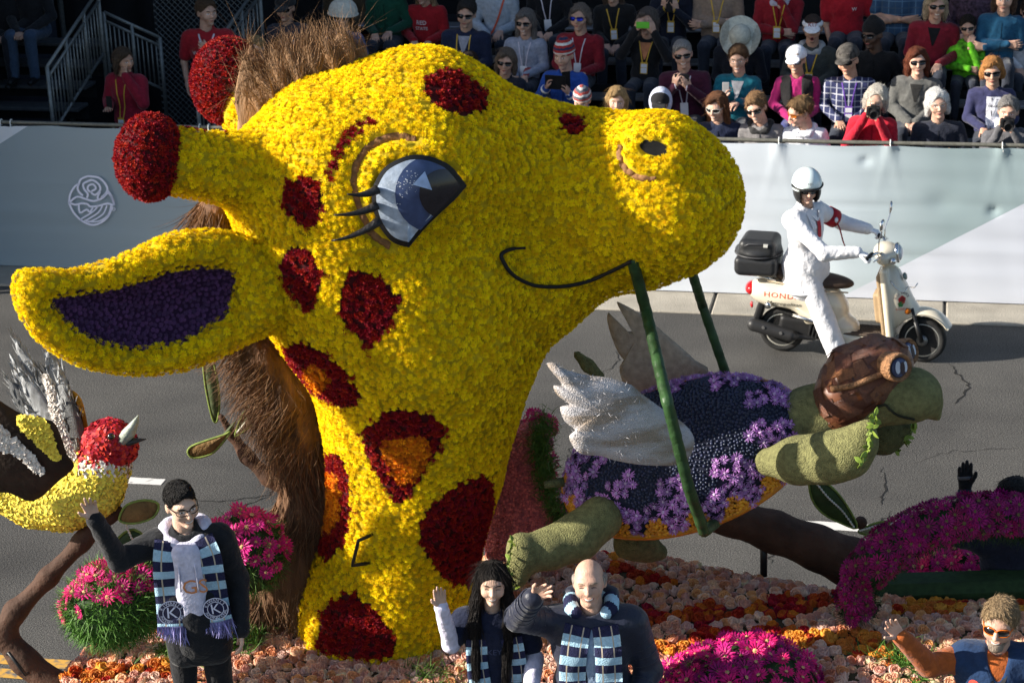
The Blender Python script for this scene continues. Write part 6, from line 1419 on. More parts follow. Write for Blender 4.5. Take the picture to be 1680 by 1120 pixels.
for k, (x0, y0, x1, y1, wd) in enumerate(tuft):
    D = GD+.05+.10*((k*7) % 5)/5; a, b = P(x0, y0+14, D), P(x1, y1, D+.06); a[2] -= .02
    c1 = (a+b)/2+np.array([.03*math.sin(k*2), -.05, .02]); L_ = [a*(1-t)**2+2*c1*t*(1-t)+b*t*t for t in np.linspace(0, 1, 9)]; w0 = wd/pxm(x0, y0, D)
    V, F = tube(L_, w0*np.array([.55, .85, 1, 1, .95, .85, .7, .5, .15]), 10, sq=.35); V = np.array(V); F4 = np.array([f for f in F if len(f) == 4]); V = V+np.c_[wob(V, 9, k)*.018, wob(V, 8, k+9)*.018, wob(V, 7, k+5)*.01]
    o = mk('tuft', V, F4, [HB2, HB][k % 3 == 1], gir, True)
    i_ = r.integers(40, len(V), 130); rt.append(V[i_]); dt.append(np.tile((b-a)/np.linalg.norm(b-a), (130, 1))+r.normal(size=(130, 3))*.14)
strands('tuft_strands', np.concatenate(rt), np.concatenate(dt), .075, .0035, gir, HB2, 6, .8, .0, 9, kind='stuff')
q = np.concatenate(rt); i_ = r.permutation(len(q))[:420]; strands('loose_hairs', q[i_], np.concatenate(dt)[i_]+r.normal(size=(420, 3))*.4, .26, .0022, gir, HB2, 9, 1.5, .1, 10, kind='stuff')
# ================================================================== turtle
def slab(name, poly, Df, thick, m_, parent, bulge=0., K=5, edge=.6, seed=0, rough=0., sm=3, mi=None):
    """a solid board with rounded edges: outline as seen, Df(px,py) its distance, thick its depth"""
    p = smooth_poly(poly, sm) if sm > 1 else np.asarray(poly, float); c = p.mean(0); n = len(p); V = []; F = []
    Df_ = Df if callable(Df) else (lambda x, y: Df)
    for side in (0, 1):
        for k in range(K+1):
            t = k/K; q = c+(p-c)*t; prof = (1-max(0, (t-.75)/.25)**2*edge)
            for x, y in q: V.append(P(x, y, Df_(x, y)+(thick*prof if side else 0)-(bulge*(1-t*t) if not side else 0)+(thick*.5*(1-prof) if not side else -0)))
    N = (K+1)*n
    for s_ in (0, 1):
        for k in range(K):
            for i in range(n):
                f = (s_*N+k*n+i, s_*N+(k+1)*n+i, s_*N+(k+1)*n+(i+1) % n, s_*N+k*n+(i+1) % n); F.append(f)
    for i in range(n): F.append((K*n+i, N+K*n+i, N+K*n+(i+1) % n, K*n+(i+1) % n))
    V = np.array(V); F = np.array(F); a = (p[:, 0]*np.roll(p[:, 1], -1)-p[:, 1]*np.roll(p[:, 0], -1)).sum()
    m0 = np.arange(len(F)) < K*n; m1 = (np.arange(len(F)) >= K*n) & (np.arange(len(F)) < 2*K*n)
    if a > 0: F[m0] = F[m0][:, ::-1]; F[~m0 & ~m1] = F[~m0 & ~m1][:, ::-1]
    else: F[m1] = F[m1][:, ::-1]
    if rough: V = V+np.c_[wob(V, 7, seed), wob(V, 7, seed+1), wob(V, 7, seed+2)]*rough
    return mk(name, V, F, m_, parent, True), V, F
TD = 10.33
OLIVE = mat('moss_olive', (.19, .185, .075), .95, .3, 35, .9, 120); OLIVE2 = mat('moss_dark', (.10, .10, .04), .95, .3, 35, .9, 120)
tc_ = P(1125, 745, TD); tur = thing('turtle_figure', 'flying turtle figure with a blue bead shell and white wings', 'turtle figure', tuple(tc_))
fw = np.array([.945, .02, .315]); fw /= np.linalg.norm(fw); up = np.array([-.20, -.60, .74]); up -= fw*(up@fw); up /= np.linalg.norm(up); lt = np.cross(up, fw); TB = np.stack([fw, lt, up], 1)
A_, B_, H_ = .665, .40, .31; V = []; F = []; nt, nu = 72, 16
def dome(th, u):          # u 0 at the rim, 1 at the crown
    ph = u*PI/2; r_ = math.cos(ph)**.9 if u < 1 else 0; fl = 1+.05*math.exp(-u*14)
    return np.array([A_*math.cos(th)*r_*fl, B_*math.sin(th)*r_*fl, H_*math.sin(ph)-.03*math.exp(-u*12)])
for j in range(nu+1):
    for i in range(nt): V.append(dome(2*PI*i/nt, j/nu*.985))
for j in range(nu):
    for i in range(nt): F.append((j*nt+i, j*nt+(i+1) % nt, (j+1)*nt+(i+1) % nt, (j+1)*nt+i))
DV = np.array(V)@TB.T+tc_; DF = np.array(F)
SHELLM = mat('shell_form', (.012, .014, .03), .9, .2); sh_t = mk('shell', DV, DF, SHELLM, tur, True)
sp_, sn_ = sample_mesh(DV, DF, .0155, 41); L_ = (sp_-tc_)@TB; th = np.arctan2(L_[:, 1]/B_, L_[:, 0]/A_); uu = np.arcsin(np.clip((L_[:, 2]+.01)/H_, 0, 1))*H_*1.05
circ_s = 2*PI*math.sqrt((A_**2+B_**2)/2); s_ = th/(2*PI)*circ_s; NK = 19; sk = circ_s/NK; ds = (s_+sk*.5) % sk-sk*.5; kidx = np.floor((s_+sk*.5)/sk).astype(int)
corn = (ds/.054)**2+((uu-.0)/.110)**2 < 1
dq = (s_ % sk)-sk*.5; q2 = np.floor(s_/sk).astype(int) % 2 == 0
purp = ~corn & ((uu < .185+.025*np.cos(ds/sk*2*PI)) | ((((dq)/.10)**2+((uu-.255)/.085)**2 < 1) & q2))
blue = ~corn & ~purp
BEAD = mat('blue_bead', (.020, .028, .062), .38, .2, 30, rnd=.4, spec=.45); CORN = mat('corn_kernel', (.62, .26, .012), .4, .2, 30, rnd=.25, spec=.4)
def ico(name, m_, sq=1.): V, F = lathe([(.02, -.9), (.62, -.7), (.98, 0), (.68, .68), (.02, .95)], 7); return mesh_data(name, V*[1, 1, sq], F, m_, True)
bead = ico('bead', BEAD); kern = ico('corn_kernel', CORN, .8)
scatter('bead', 'beads', sh_t, sp_[blue], sn_[blue], [bead], .0088, 0, 42, .1, .12)
scatter('corn_kernel', 'corn_kernels', sh_t, sp_[corn]+sn_[corn]*.008, sn_[corn], [kern], .0128, 300, 43, .1, .1)
PP = mat('lilac_petal', (.42, .20, .50), .7, .2, 30, rnd=.3, sat=1.5); PC = mat('lilac_heart', (.58, .45, .60), .7, .1, rnd=.2)
lil = [petal_flower('lilac_flower', [(12+k, .62, .16, .12, .12, .1, .7), (10, .52, .15, .5, .1, .15, .8), (7, .4, .13, .95, .06, .2, 1.)], [PP, PC], .2, .32, 1, .2) for k in range(3)]
pi_ = np.where(purp)[0]; gcell = {}; kp = []
for i in pi_[np.random.default_rng(3).permutation(len(pi_))]:
    if all(np.linalg.norm(sp_[i]-sp_[j]) > .040 for j in kp[-1500:]): kp.append(i)
kp = np.array(kp); scatter('lilac_flower', 'lilac_flowers', sh_t, sp_[kp]+sn_[kp]*.004, sn_[kp], lil, .047, 280, 44, .25, .2)
rimV, rimF = tube([(dome(t, 0)*[1.0, 1.0, 1]+[0, 0, -.012])@TB.T+tc_ for t in np.linspace(0, 2*PI, 73)], .024, 6); mk('shell_rim', rimV, rimF, CORN, tur, True)
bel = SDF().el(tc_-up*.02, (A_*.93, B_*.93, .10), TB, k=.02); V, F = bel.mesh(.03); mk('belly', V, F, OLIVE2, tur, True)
def limb(name, pts, k=.08, m_=OLIVE, res=.018, extra=None):
    s_ = SDF(); q = [pr(*p_) for p_ in pts]; s_.ch([a for a, b in q], [b for a, b in q], k)
    if extra: extra(s_)
    V, F = s_.mesh(res); V = displace(V, F, .006, 6, 2); return mk(name, V, F, m_, tur, True), V, F
limb('neck', [(1250, 735, 56, TD), (1330, 690, 52, TD), (1400, 660, 48, TD-.02), (1440, 652, 48, TD-.04)])
def hx(s_):
    c, r = pr(1490, 648, 50, TD-.05); s_.el(c, (r*1.12, r*1.05, r*.92), k=.06); c, r = pr(1528, 668, 20, TD-.05); c2, r2 = pr(1538, 688, 7, TD-.05); s_.rc(c, c2, r*1.0, r2, k=.04)
    c, r = pr(1470, 700, 30, TD-.05); s_.bx(P(1505, 712, TD-.1), (.16, .3, .055), .03, Ry(.0), k=.03, sub=True)
limb('head', [(1420, 650, 50, TD-.03), (1450, 650, 50, TD-.05)], .05, extra=hx)
V, F = tube([P(x, y, TD-.235+abs(x-1460)*.0006) for x, y in smooth_poly([(1437, 668), (1452, 664), (1460, 672), (1475, 682), (1500, 688)], 4, False)], .007, 6); mk('mouth_line', V, F, mat('line_dark', (.02, .02, .01), .9, .1), tur, True)
# leather flying cap with goggles
cap_ = SDF(); q = [pr(*p_) for p_ in [(1372, 690, 22, TD-.10), (1385, 655, 44, TD-.08), (1412, 620, 55, TD-.05), (1440, 600, 46, TD-.04)]]; cap_.ch([a for a, b in q], [b for a, b in q], .08); q = [pr(*p_) for p_ in [(1440, 600, 44, TD-.04), (1462, 590, 30, TD-.04)]]; cap_.ch([a for a, b in q], [b for a, b in q], .05)
V, F = cap_.mesh(.016); V = displace(V, F, .008, 7, 9, 2, True)
lm_, t_, b_ = node_mat('cap_leather'); tc2 = N_(t_, 'ShaderNodeTexCoord'); vo = N_(t_, 'ShaderNodeTexVoronoi'); vo.inputs['Scale'].default_value = 9; vo.distance = 'CHEBYCHEV'; vo.inputs['Randomness'].default_value = .7; rp2 = N_(t_, 'ShaderNodeValToRGB')
rp2.color_ramp.elements[0].color = (.04, .012, .006, 1); rp2.color_ramp.elements[1].color = (.26, .085, .03, 1); t_.links.new(tc2.outputs['Object'], vo.inputs['Vector']); t_.links.new(vo.outputs['Color'], rp2.inputs[0]); t_.links.new(rp2.outputs[0], b_.inputs['Base Color']); b_.inputs['Roughness'].default_value = .38
vo2 = N_(t_, 'ShaderNodeTexVoronoi'); vo2.feature = 'DISTANCE_TO_EDGE'; vo2.inputs['Scale'].default_value = 9; vo2.inputs['Randomness'].default_value = .7; bp2 = N_(t_, 'ShaderNodeBump'); bp2.inputs['Strength'].default_value = .5; bp2.inputs['Distance'].default_value = .01; t_.links.new(tc2.outputs['Object'], vo2.inputs['Vector']); t_.links.new(vo2.outputs['Distance'], bp2.inputs['Height']); t_.links.new(bp2.outputs[0], b_.inputs['Normal'])
fc_ = thing('flying_cap', 'brown leather flying cap with goggles on the turtle head', 'cap', tuple(P(1410, 640, TD))); mk('cap_shell', V, F, lm_, fc_, True); CAPBV = bvh_of(V, F)
cpp, cpn = sample_mesh(V, F, .058, 77); okc = ((CAM-cpp)*cpn).sum(1) > -1
plv, plf = np.array([(x*.5, y*.5, .06-.10*(x*x+y*y)*.5) for x in (-1, -.8, 0, .8, 1) for y in (-1, -.8, 0, .8, 1)]), np.array([(i*5+j, (i+1)*5+j, (i+1)*5+j+1, i*5+j+1) for i in range(4) for j in range(4)])
pldat = mesh_data('leather_patch', plv, plf, mat('patch_leather', (.135, .045, .018), .36, .35, 9, .5, 30, rnd=.45, spec=.5), False); scatter('leather_patch', 'leather_patches', [c_ for c_ in fc_.children][0], cpp[okc], cpn[okc], [pldat], .088, 140, 78, .05, .15, np.full(okc.sum(), .6))
BRONZE = mat('bronze_seed', (.30, .15, .07), .6, .5, 60, .9, 90)
def capdrop(x, y, off):
    d = Vector(ray(x, y)).normalized(); h = CAPBV.ray_cast(Vector(CAM), d); return np.array(h[0])-np.array(d)*off if h[0] is not None else P(x, y, TD-.25)
V, F = tube([capdrop(x, y, .012) for x, y in smooth_poly([(1364, 637), (1390, 634), (1415, 626), (1450, 611)], 4, False)], .017, 6); mk('goggle_strap', V, F, BRONZE, fc_, True)
for (x, y, D, r, ax) in ((1476, 603, TD-.26, 22, (.42, -.86, .16)), (1492, 577, TD+.10, 21, (.62, -.6, .3))):
    c = P(x, y, D); rr_ = r/pxm(x, y, D); mb = MB(); mb.lathe([(rr_*.8, -.14), (rr_*1.02, -.11), (rr_*1.12, -.05), (rr_*1.1, .0), (rr_*.98, .012), (rr_*.86, -.006)], c, ax, 22); gg = mb.build('goggle', BRONZE, fc_, True, True)
    z_ = np.array(ax)/np.linalg.norm(ax); mb = MB(); mb.lathe([(rr_*.86, -.01), (rr_*.6, .004), (.002, .010)], c, ax, 22); mb.build('lens', mat('goggle_blue', (.07, .085, .16), .25, .2, 20), gg, True, True)
    fr = frame_z(z_); mb = MB()
    for (ox, oy, w_, h_, mm) in ((-.30, .1, .24, .5, 0), (.38, .05, .16, .42, 0), (.08, -.02, .22, .5, 1)): mb.add([c+fr@np.array([rr_*(ox+w_*math.cos(a)), rr_*(oy+h_*math.sin(a)), .016+.002*mm]) for a in np.linspace(0, 2*PI, 15)[:-1]], [tuple(range(14))], mm)
    mb.build('eye_print', [mat('eye_print_pale', (.50, .53, .60), .5, .1), mat('eye_print_dark', (.04, .025, .03), .5, .1)], gg, True)
LEAFG = mat('leaf_edge', (.16, .22, .03), .6, .3, 30, rnd=.3); lf_v, lf_f = leaf_mesh(1., .7, None, .2, 3, .05); leafd = mesh_data('edge_leaf', lf_v, lf_f, LEAFG)
def leaf_edge(part, line, D, n=26, size=.042):
    ln = smooth_poly(line, 8, False); ii = np.linspace(0, len(ln)-1.01, n)
    pts = np.array([P(*(ln[int(i)]+(ln[int(i)+1]-ln[int(i)])*(i % 1)), D+((k % 3)-1)*.03) for k, i in enumerate(ii)]); nn = np.tile(np.array([.4, -.8, .3]), (n, 1)); scatter('edge_leaf', 'edge_leaves', part, pts, nn, [leafd], size, n, 3, .5, .2)
o, _, _ = limb('flipper', [(1262, 758, 24, TD-.32), (1310, 754, 36, TD-.42), (1360, 750, 38, TD-.50), (1392, 742, 36, TD-.54), (1412, 722, 24, TD-.56), (1424, 698, 10, TD-.58)]); leaf_edge(o, [(1437, 679), (1432, 705), (1424, 735), (1412, 764)], TD-.68, 34)
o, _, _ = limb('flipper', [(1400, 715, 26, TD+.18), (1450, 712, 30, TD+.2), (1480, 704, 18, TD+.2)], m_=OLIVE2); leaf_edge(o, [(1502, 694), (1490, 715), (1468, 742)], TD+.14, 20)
o, _, _ = limb('flipper', [(985, 850, 36, TD-.30), (945, 882, 36, TD-.38), (900, 900, 32, TD-.45), (868, 908, 30, TD-.5)], .06, extra=lambda s_: s_.rc(P(852, 894, TD-.52), P(850, 948, TD-.54), .055, .048, k=.08)); leaf_edge(o, [(842, 886), (837, 910), (836, 940), (845, 966)], TD-.62, 26, .03)
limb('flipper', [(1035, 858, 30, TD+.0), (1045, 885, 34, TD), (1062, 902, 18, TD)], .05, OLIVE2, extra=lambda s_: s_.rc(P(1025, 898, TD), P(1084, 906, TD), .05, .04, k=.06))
limb('flipper', [(985, 618, 8, TD+.45), (965, 600, 11, TD+.46), (947, 582, 8, TD+.48)], .03)
V, F = tube([P(925, 790, TD-.1), P(893, 795, TD-.12)], [.028, .02], 8); mk('tail', V, F, OLIVE2, tur, True)
def coconut(name):
    m_, t, b = node_mat(name); tc = N_(t, 'ShaderNodeTexCoord'); mp = N_(t, 'ShaderNodeMapping'); mp.inputs['Rotation'].default_value = (0, R(25), 0); mp.inputs['Scale'].default_value = (2.2, 6, 9)
    n = N_(t, 'ShaderNodeTexNoise'); n.inputs['Scale'].default_value = 1.3; n.inputs['Detail'].default_value = 7; r = N_(t, 'ShaderNodeValToRGB'); e = r.color_ramp.elements; e[0].position = .40; e[0].color = (.34, .27, .21, 1); e[1].position = .58; e[1].color = (.52, .50, .51, 1)
    L = t.links.new; L(tc.outputs['Object'], mp.inputs[0]); L(mp.outputs[0], n.inputs['Vector']); L(n.outputs[0], r.inputs[0]); L(r.outputs[0], b.inputs['Base Color']); b.inputs['Roughness'].default_value = .95
    n2 = N_(t, 'ShaderNodeTexNoise'); n2.inputs['Scale'].default_value = 140; bp = N_(t, 'ShaderNodeBump'); bp.inputs['Strength'].default_value = 1.; bp.inputs['Distance'].default_value = .015; L(tc.outputs['Object'], n2.inputs['Vector']); L(n2.outputs[0], bp.inputs['Height']); L(bp.outputs[0], b.inputs['Normal']); return m_
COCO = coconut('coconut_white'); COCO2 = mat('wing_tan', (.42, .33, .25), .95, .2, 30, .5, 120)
NW = [(899, 596), (904, 606), (922, 630), (908, 632), (914, 648), (934, 664), (918, 668), (926, 690), (944, 704), (934, 714), (942, 734), (958, 745), (985, 748), (1012, 756), (1060, 763), (1112, 763), (1133, 748), (1139, 720), (1122, 694), (1085, 668), (1052, 646), (1036, 632), (1000, 620), (958, 614), (925, 604), (910, 594)]
wn, WV, WF = slab('wing', NW, lambda x, y: TD-.62-.0009*(1130-x)*.6+.0006*(760-y), .07, COCO, tur, .03, 6, .6, 3, .006)
FW = [(1060, 660), (1165, 616), (1140, 590), (1116, 568), (1092, 548), (1078, 535), (1062, 523), (1040, 508), (1020, 497), (1012, 495), (1020, 512), (1034, 530), (1036, 543), (1022, 540), (1006, 524), (998, 512), (996, 525), (1003, 552), (1014, 578), (1024, 592), (1016, 600), (1018, 618), (1028, 640)]
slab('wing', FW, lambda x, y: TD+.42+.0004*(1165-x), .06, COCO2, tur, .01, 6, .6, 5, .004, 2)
frp, frn = sample_mesh(WV, WF, .016, 51); sel = ((CAM-frp)*frn).sum(1) > 0; frp, frn = frp[sel], frn[sel]; r = np.random.default_rng(6); dirs = frn*.7+r.normal(size=frn.shape)*.8
strands('coconut_shreds', frp, dirs, .022, .0035, wn, mat('coconut_shred', (.44, .43, .45), .9, .1), 2, .4, .2, 7, kind='stuff')
stp_ = thing('leaf_wrapped_strap', 'dark green leaf wrapped strap hanging from the giraffe mouth round the turtle', 'strap', tuple(P(1037, 424, GD-.3)))
WRAP = mat('wrap_leaf', (.022, .055, .018), .45, .5, 10, .5, 20, stretch=(1, 1, 1))
def wrapped(pts, r):
    pts = np.array(pts); L_ = []
    for a, b in zip(pts[:-1], pts[1:]): L_ += [a+(b-a)*t for t in np.linspace(0, 1, max(3, int(np.linalg.norm(b-a)/.016)), endpoint=False)]
    L_.append(pts[-1]); n = len(L_); rad = r*(1+.10*((np.arange(n) % 6)/6)); V, F = tube(L_, rad, 10); mk('strap', V, F, WRAP, stp_, True)
ms = on_g(1037, 424, .0)[0]; wrapped([ms, P(1060, 510, GD-.28), P(1095, 660, TD-.72), P(1130, 800, TD-.70), P(1155, 872, TD-.55)], .030)
wrapped([P(1155, 872, TD-.55), P(1172, 858, TD-.3), P(1208, 826, TD+.1)], .030); mr_ = on_g(1134, 440, -.03)[0]; mr_ = mr_ if mr_ is not None else P(1134, 440, GD)
wrapped([mr_+np.array([0, .1, 0]), P(1152, 500, GD+.2), P(1192, 616, TD+.40)], .026)
# ================================================================== bird on a bent branch
BD = 10.25; bird = thing('bird_figure', 'flowered songbird figure with a red head yellow body and grey feather wing', 'bird figure', tuple(P(150, 800, BD)))
s_ = SDF(); q = [pr(*p_, BD) for p_ in [(-25, 790, 14), (10, 815, 22), (55, 826, 34), (105, 818, 48), (150, 795, 50), (172, 762, 36), (178, 740, 32)]]; s_.ch([a for a, b in q], [b for a, b in q], .08); BV, BF = s_.mesh(.016)
YB = mat('pale_yellow_petal', (.80, .64, .08), .8, .25, 20, rnd=.2); YB2 = mat('bird_form', (.50, .42, .08), .9, .2, 20); mk('body', BV, BF, YB2, bird, True)
flk = mesh_data('petal', np.array([(-.5, -.35, 0), (.5, -.3, .05), (.55, .3, .25), (-.45, .35, .1)]), np.array([(0, 1, 2, 3)]), YB, False)
bp_, bn_ = sample_mesh(BV, BF, .0105, 61); bpx = project(bp_); hz_ = bpx[:, 1]+.3*(bpx[:, 0]-170)
RP = mat('red_scale', (.42, .012, .02), .55, .2, 20, rnd=.35); WPm = mat('white_scale', (.72, .66, .60), .7, .1, rnd=.15)
redp = mesh_data('petal', np.array([(-.5, -.35, 0), (.5, -.3, .05), (.55, .3, .25), (-.45, .35, .1)]), np.array([(0, 1, 2, 3)]), RP, False); whp = mesh_data('petal', np.array([(-.5, -.35, 0), (.5, -.3, .05), (.55, .3, .25), (-.45, .35, .1)]), np.array([(0, 1, 2, 3)]), WPm, False)
line_ = 762+9*np.sin(bpx[:, 0]*.55)+4*np.sin(bpx[:, 0]*1.3); isw = (bpx[:, 0] > 128) & (bpx[:, 1] < line_+14); isr = (bpx[:, 0] > 128) & (bpx[:, 1] < line_-2+10*np.sin(bpx[:, 0]*.9+1))
scatter('petal', 'petals', bird, bp_[~isw], bn_[~isw], [flk], .020, 0, 62, .4, .3); scatter('white_petal', 'white_petals', bird, bp_[isw & ~isr], bn_[isw & ~isr], [whp], .022, 0, 63, .4, .3); scatter('red_petal', 'red_petals', bird, bp_[isw & isr], bn_[isw & isr], [redp], .022, 0, 64, .35, .3)
s_ = SDF(); c, r_ = pr(179, 727, 40, BD); s_.el(c, (r_*1.08, r_*1.0, r_), k=.03); c, r_ = pr(200, 738, 22, BD-.03); s_.el(c, (r_, r_, r_*.9), k=.05); HV, HF = s_.mesh(.014); hd_ = mk('head', HV, HF, mat('bird_head_form', (.28, .008, .012), .8, .2), bird, True)
hp_, hn_ = sample_mesh(HV, HF, .0125, 65); scatter('red_petal', 'red_petals', hd_, hp_+hn_*.002, hn_, [redp], .025, 0, 66, .3, .25)
c = P(182, 716, BD-.155); V, F = lathe([(.002, -.02), (.016, -.014), (.021, 0), (.015, .014), (.002, .02)], 12); mk('eye', V@frame_z((.2, -1, .3)).T+c, F, mat('bird_eye', (.008, .008, .008), .1, 0, coat=1.), hd_, True)
BKM = mat('beak_pale', (.36, .40, .34), .45, .25, 20, .3); V, F = tube([P(203, 722, BD-.05), P(213, 707, BD-.07), P(221, 694, BD-.08), P(227, 681, BD-.09)], [.062, .045, .028, .004], 10, sq=.7); mk('beak', V, F, BKM, bird, True)
V, F = tube([P(203, 728, BD-.05), P(216, 724, BD-.07), P(240, 720, BD-.09)], [.045, .032, .004], 10, sq=.6); mk('beak', V, F, mat('beak_dark', (.03, .028, .028), .4, .2), bird, True)
WBR = mat('wing_brown', (.030, .018, .012), .85, .4, 8, .7, 20); w1, V1, F1 = slab('wing', [(-40, 625), (0, 657), (40, 680), (85, 690), (100, 715), (110, 745), (122, 765), (95, 790), (55, 822), (15, 808), (-40, 790)], lambda x, y: BD-.30+.001*(y-740), .05, WBR, bird, .02)
def on_wing(poly, n_, data, size, nm, part, D, seed, m=None):
    r = np.random.default_rng(seed); p = smooth_poly(poly, 3); lo, hi = p.min(0), p.max(0); q = lo+(hi-lo)*r.random((n_*5, 2)); q = q[in_poly(q[:, 0], q[:, 1], p)][:n_]
    pts = np.array([P(x, y, D(x, y)) for x, y in q]); scatter(nm, nm+'s', part, pts, np.tile([-.2, -.9, .4], (len(pts), 1)), [data], size, 0, seed, .35, .3)
on_wing([(0, 700), (22, 718), (45, 738), (72, 772), (60, 774), (35, 752), (0, 738), (-30, 730), (-30, 690)], 420, whp, .026, 'white_petal', w1, lambda x, y: BD-.335+.001*(y-740), 67)
on_wing([(28, 683), (60, 686), (78, 695), (90, 730), (96, 755), (75, 742), (55, 722), (36, 702)], 520, flk, .026, 'petal', w1, lambda x, y: BD-.33+.001*(y-740), 68)
FE = mat('grey_feather', (.30, .31, .32), .6, .5, 4, .5, 30, stretch=(12, 12, 2)); FE2 = mat('dark_feather', (.10, .105, .11), .6, .5, 4, .5, 30, stretch=(12, 12, 2))
fan = [((118, 742), (24, 556), 26), ((112, 745), (17, 582), 26), ((105, 750), (14, 624), 28), ((122, 735), (77, 565), 24), ((100, 752), (40, 660), 26), ((125, 738), (50, 590), 22), ((120, 748), (30, 605), 24), ((128, 740), (95, 600), 22), ((130, 745), (108, 640), 22)]
for k, (b_, t_, wd) in enumerate(fan):
    b_, t_ = np.array(b_, float), np.array(t_, float); d = t_-b_; L_ = np.hypot(*d); d /= L_; n_ = np.array([-d[1], d[0]]); out_ = []
    pf = [(0, .35), (.2, .6), (.45, .62), (.7, .55), (.88, .32), (1, .03)]
    poly = [b_+d*L_*t+n_*wd*w_*(1+.12*math.sin(t*14+k)) for t, w_ in pf]+[b_+d*L_*t-n_*wd*w_*(1+.12*math.sin(t*11+k*2)) for t, w_ in pf[::-1]]
    slab('feather', poly, lambda x, y, k=k: BD+.10-.012*k+.0010*(760-y), .008, [FE, FE, FE2][k % 3], bird, .012, 4, .3, k, .006, 3)
for k_, f_ in enumerate([c_ for c_ in bird.children if c_.name.startswith('feather')]):
    fv = np.array([v.co[:] for v in f_.data.vertices])+np.array(MW[f_.name].translation); r = np.random.default_rng(k_); n3 = len(fv)//2; fv = fv[:n3]; c0 = fv.mean(0); e_ = fv[r.integers(n3*2//3, n3, 48)]; (b_, t_, wd) = fan[k_]; ax_ = P(*t_, BD)-P(*b_, BD); ax_ /= np.linalg.norm(ax_); dd = ax_+.35*(e_-c0)/np.linalg.norm(e_-c0, axis=1)[:, None]+r.normal(size=(48, 3))*.10
    strands('barbs', e_+np.array([0, .004, 0]), dd, .06, .013, f_, FE, 3, .15, .0, k_, kind='stuff')
w2, _, _ = slab('wing', [(118, 640), (132, 655), (140, 690), (146, 720), (138, 752), (128, 750), (120, 700), (108, 650)], BD+.16, .05, WBR, bird, .01); slab('wing_edge', [(118, 640), (134, 655), (143, 692), (148, 722), (142, 735), (136, 690), (126, 660)], BD+.14, .03, mat('gold_edge', (.36, .20, .02), .8, .3, 30, .5, 60), bird)
ww = [(72, 617), (82, 625), (92, 655), (104, 700), (120, 740), (126, 754), (112, 752), (98, 720), (88, 690), (80, 655)]; on_wing(ww, 620, whp, .024, 'white_petal', bird, lambda x, y: BD-.06+.0010*(760-y), 69)
# branches of the float
BRB = mat('branch_brown', (.062, .030, .018), .8, .4, 6, .6, 25)
def branch(name, label, runs, loc, parts=None):
    b_ = thing(name, label, 'branch', tuple(loc)); s_ = SDF()
    for pts in runs: q = [pr(*p_) for p_ in pts]; s_.ch([a for a, c in q], [c for a, c in q], .05)
    V, F = s_.mesh(.016); V = displace(V, F, .006, 8, 3); V = displace(V, F, .002, 40, 5, 1); mk('bark', V, F, BRB, b_, True); return b_
b1 = branch('bent_branch', 'thick brown bent branch under the songbird with a black grab handle', [[(172, 848, 13, BD), (135, 888, 14, BD-.02), (80, 946, 15, BD-.04), (25, 1003, 17, BD-.06), (4, 1038, 19, BD-.08)], [(4, 1038, 19, BD-.08), (40, 1083, 22, BD-.12), (95, 1130, 25, BD-.16), (150, 1175, 28, BD-.2)], [(150, 870, 12, BD), (185, 845, 8, BD-.02), (196, 835, 6, BD-.02)]], P(60, 1100, BD))
h_ = [P(12, 1072, BD-.24), P(14, 1070, BD-.30), P(42, 1106, BD-.32), P(46, 1104, BD-.24)]; V, F = tube(h_, .010, 8); mk('handle', V, F, BLK, b1, True)
b2 = branch('thin_branch', 'thin brown branch with leaves curving behind the giraffe mane', [[(362, 683, 6, 11.0), (380, 712, 8, 11.0), (405, 748, 10, 10.97), (440, 784, 12, 10.94), (490, 815, 14, 10.9)]], P(440, 790, 11))
b3 = branch('fallen_log', 'broad brown log rising behind the rose bed under the turtle', [[(1150, 838, 30, 11.15), (1200, 848, 30, 11.15), (1270, 872, 33, 11.15), (1340, 898, 36, 11.12), (1400, 925, 40, 11.1), (1450, 960, 44, 11.05)]], P(1300, 890, 11.15))
V, F = tube([P(1253, 880, 11.15), P(1253, 945, 11.1)], .022, 8); mk('post', V, F, BLK, b3, True); c, r_ = pr(1412, 857, 11, 11.0); V, F = SDF().el(c, r_, k=.01).mesh(.01); mk('knot', V, F, BRB, b3, True)
LG = mat('leaf_green', (.030, .060, .018), .5, .4, 10, .3, 40); LP = mat('leaf_pale', (.27, .33, .20), .7, .25, 14, .3, 50); LBR_ = mat('leaf_underside', (.17, .10, .035), .8, .35, 14, .5, 50); LM = mat('leaf_mid', (.065, .085, .035), .6, .3, 14, .3, 50); RIB = mat('white_seed', (.62, .60, .52), .7, .1)
def leaf(parent, poly, D, m_, rib=None, edge=None, seed=0):
    o, V, F = slab('leaf', poly, D if callable(D) else (lambda x, y: D), .016, m_, parent, .012, 5, .5, seed, .004)
    Df = D if callable(D) else (lambda x, y: D)
    if edge:
        p = smooth_poly(poly, 3); p = np.r_[p, p[:1]]; V, F = tube([P(x, y, Df(x, y)) for x, y in p], .007, 5, False); mk('leaf_edge', V, F, edge, o, True)
    if rib:
        ln = smooth_poly(rib, 14, False)
        for i in range(0, len(ln)-1, 2): x, y = ln[i]; V, F = lathe([(.003, -.010), (.0075, 0), (.003, .010)], 6); d = P(*ln[i+1], 10)-P(*ln[i], 10); mk('seed', V@frame_z(d).T+P(x, y, Df(x, y)-.020), F, RIB, o, True)
EDG = mat('leaf_rim', (.18, .24, .05), .7, .3, 30)
leaf(b2, [(334, 588), (348, 590), (356, 620), (360, 655), (357, 688), (350, 690), (342, 660), (336, 625)], 11.0, LM, None, EDG, 1)
leaf(b2, [(386, 712), (398, 680), (418, 660), (433, 655), (431, 672), (412, 698), (392, 712)], 10.9, LP, [(390, 708), (412, 682), (430, 664)], EDG, 2)
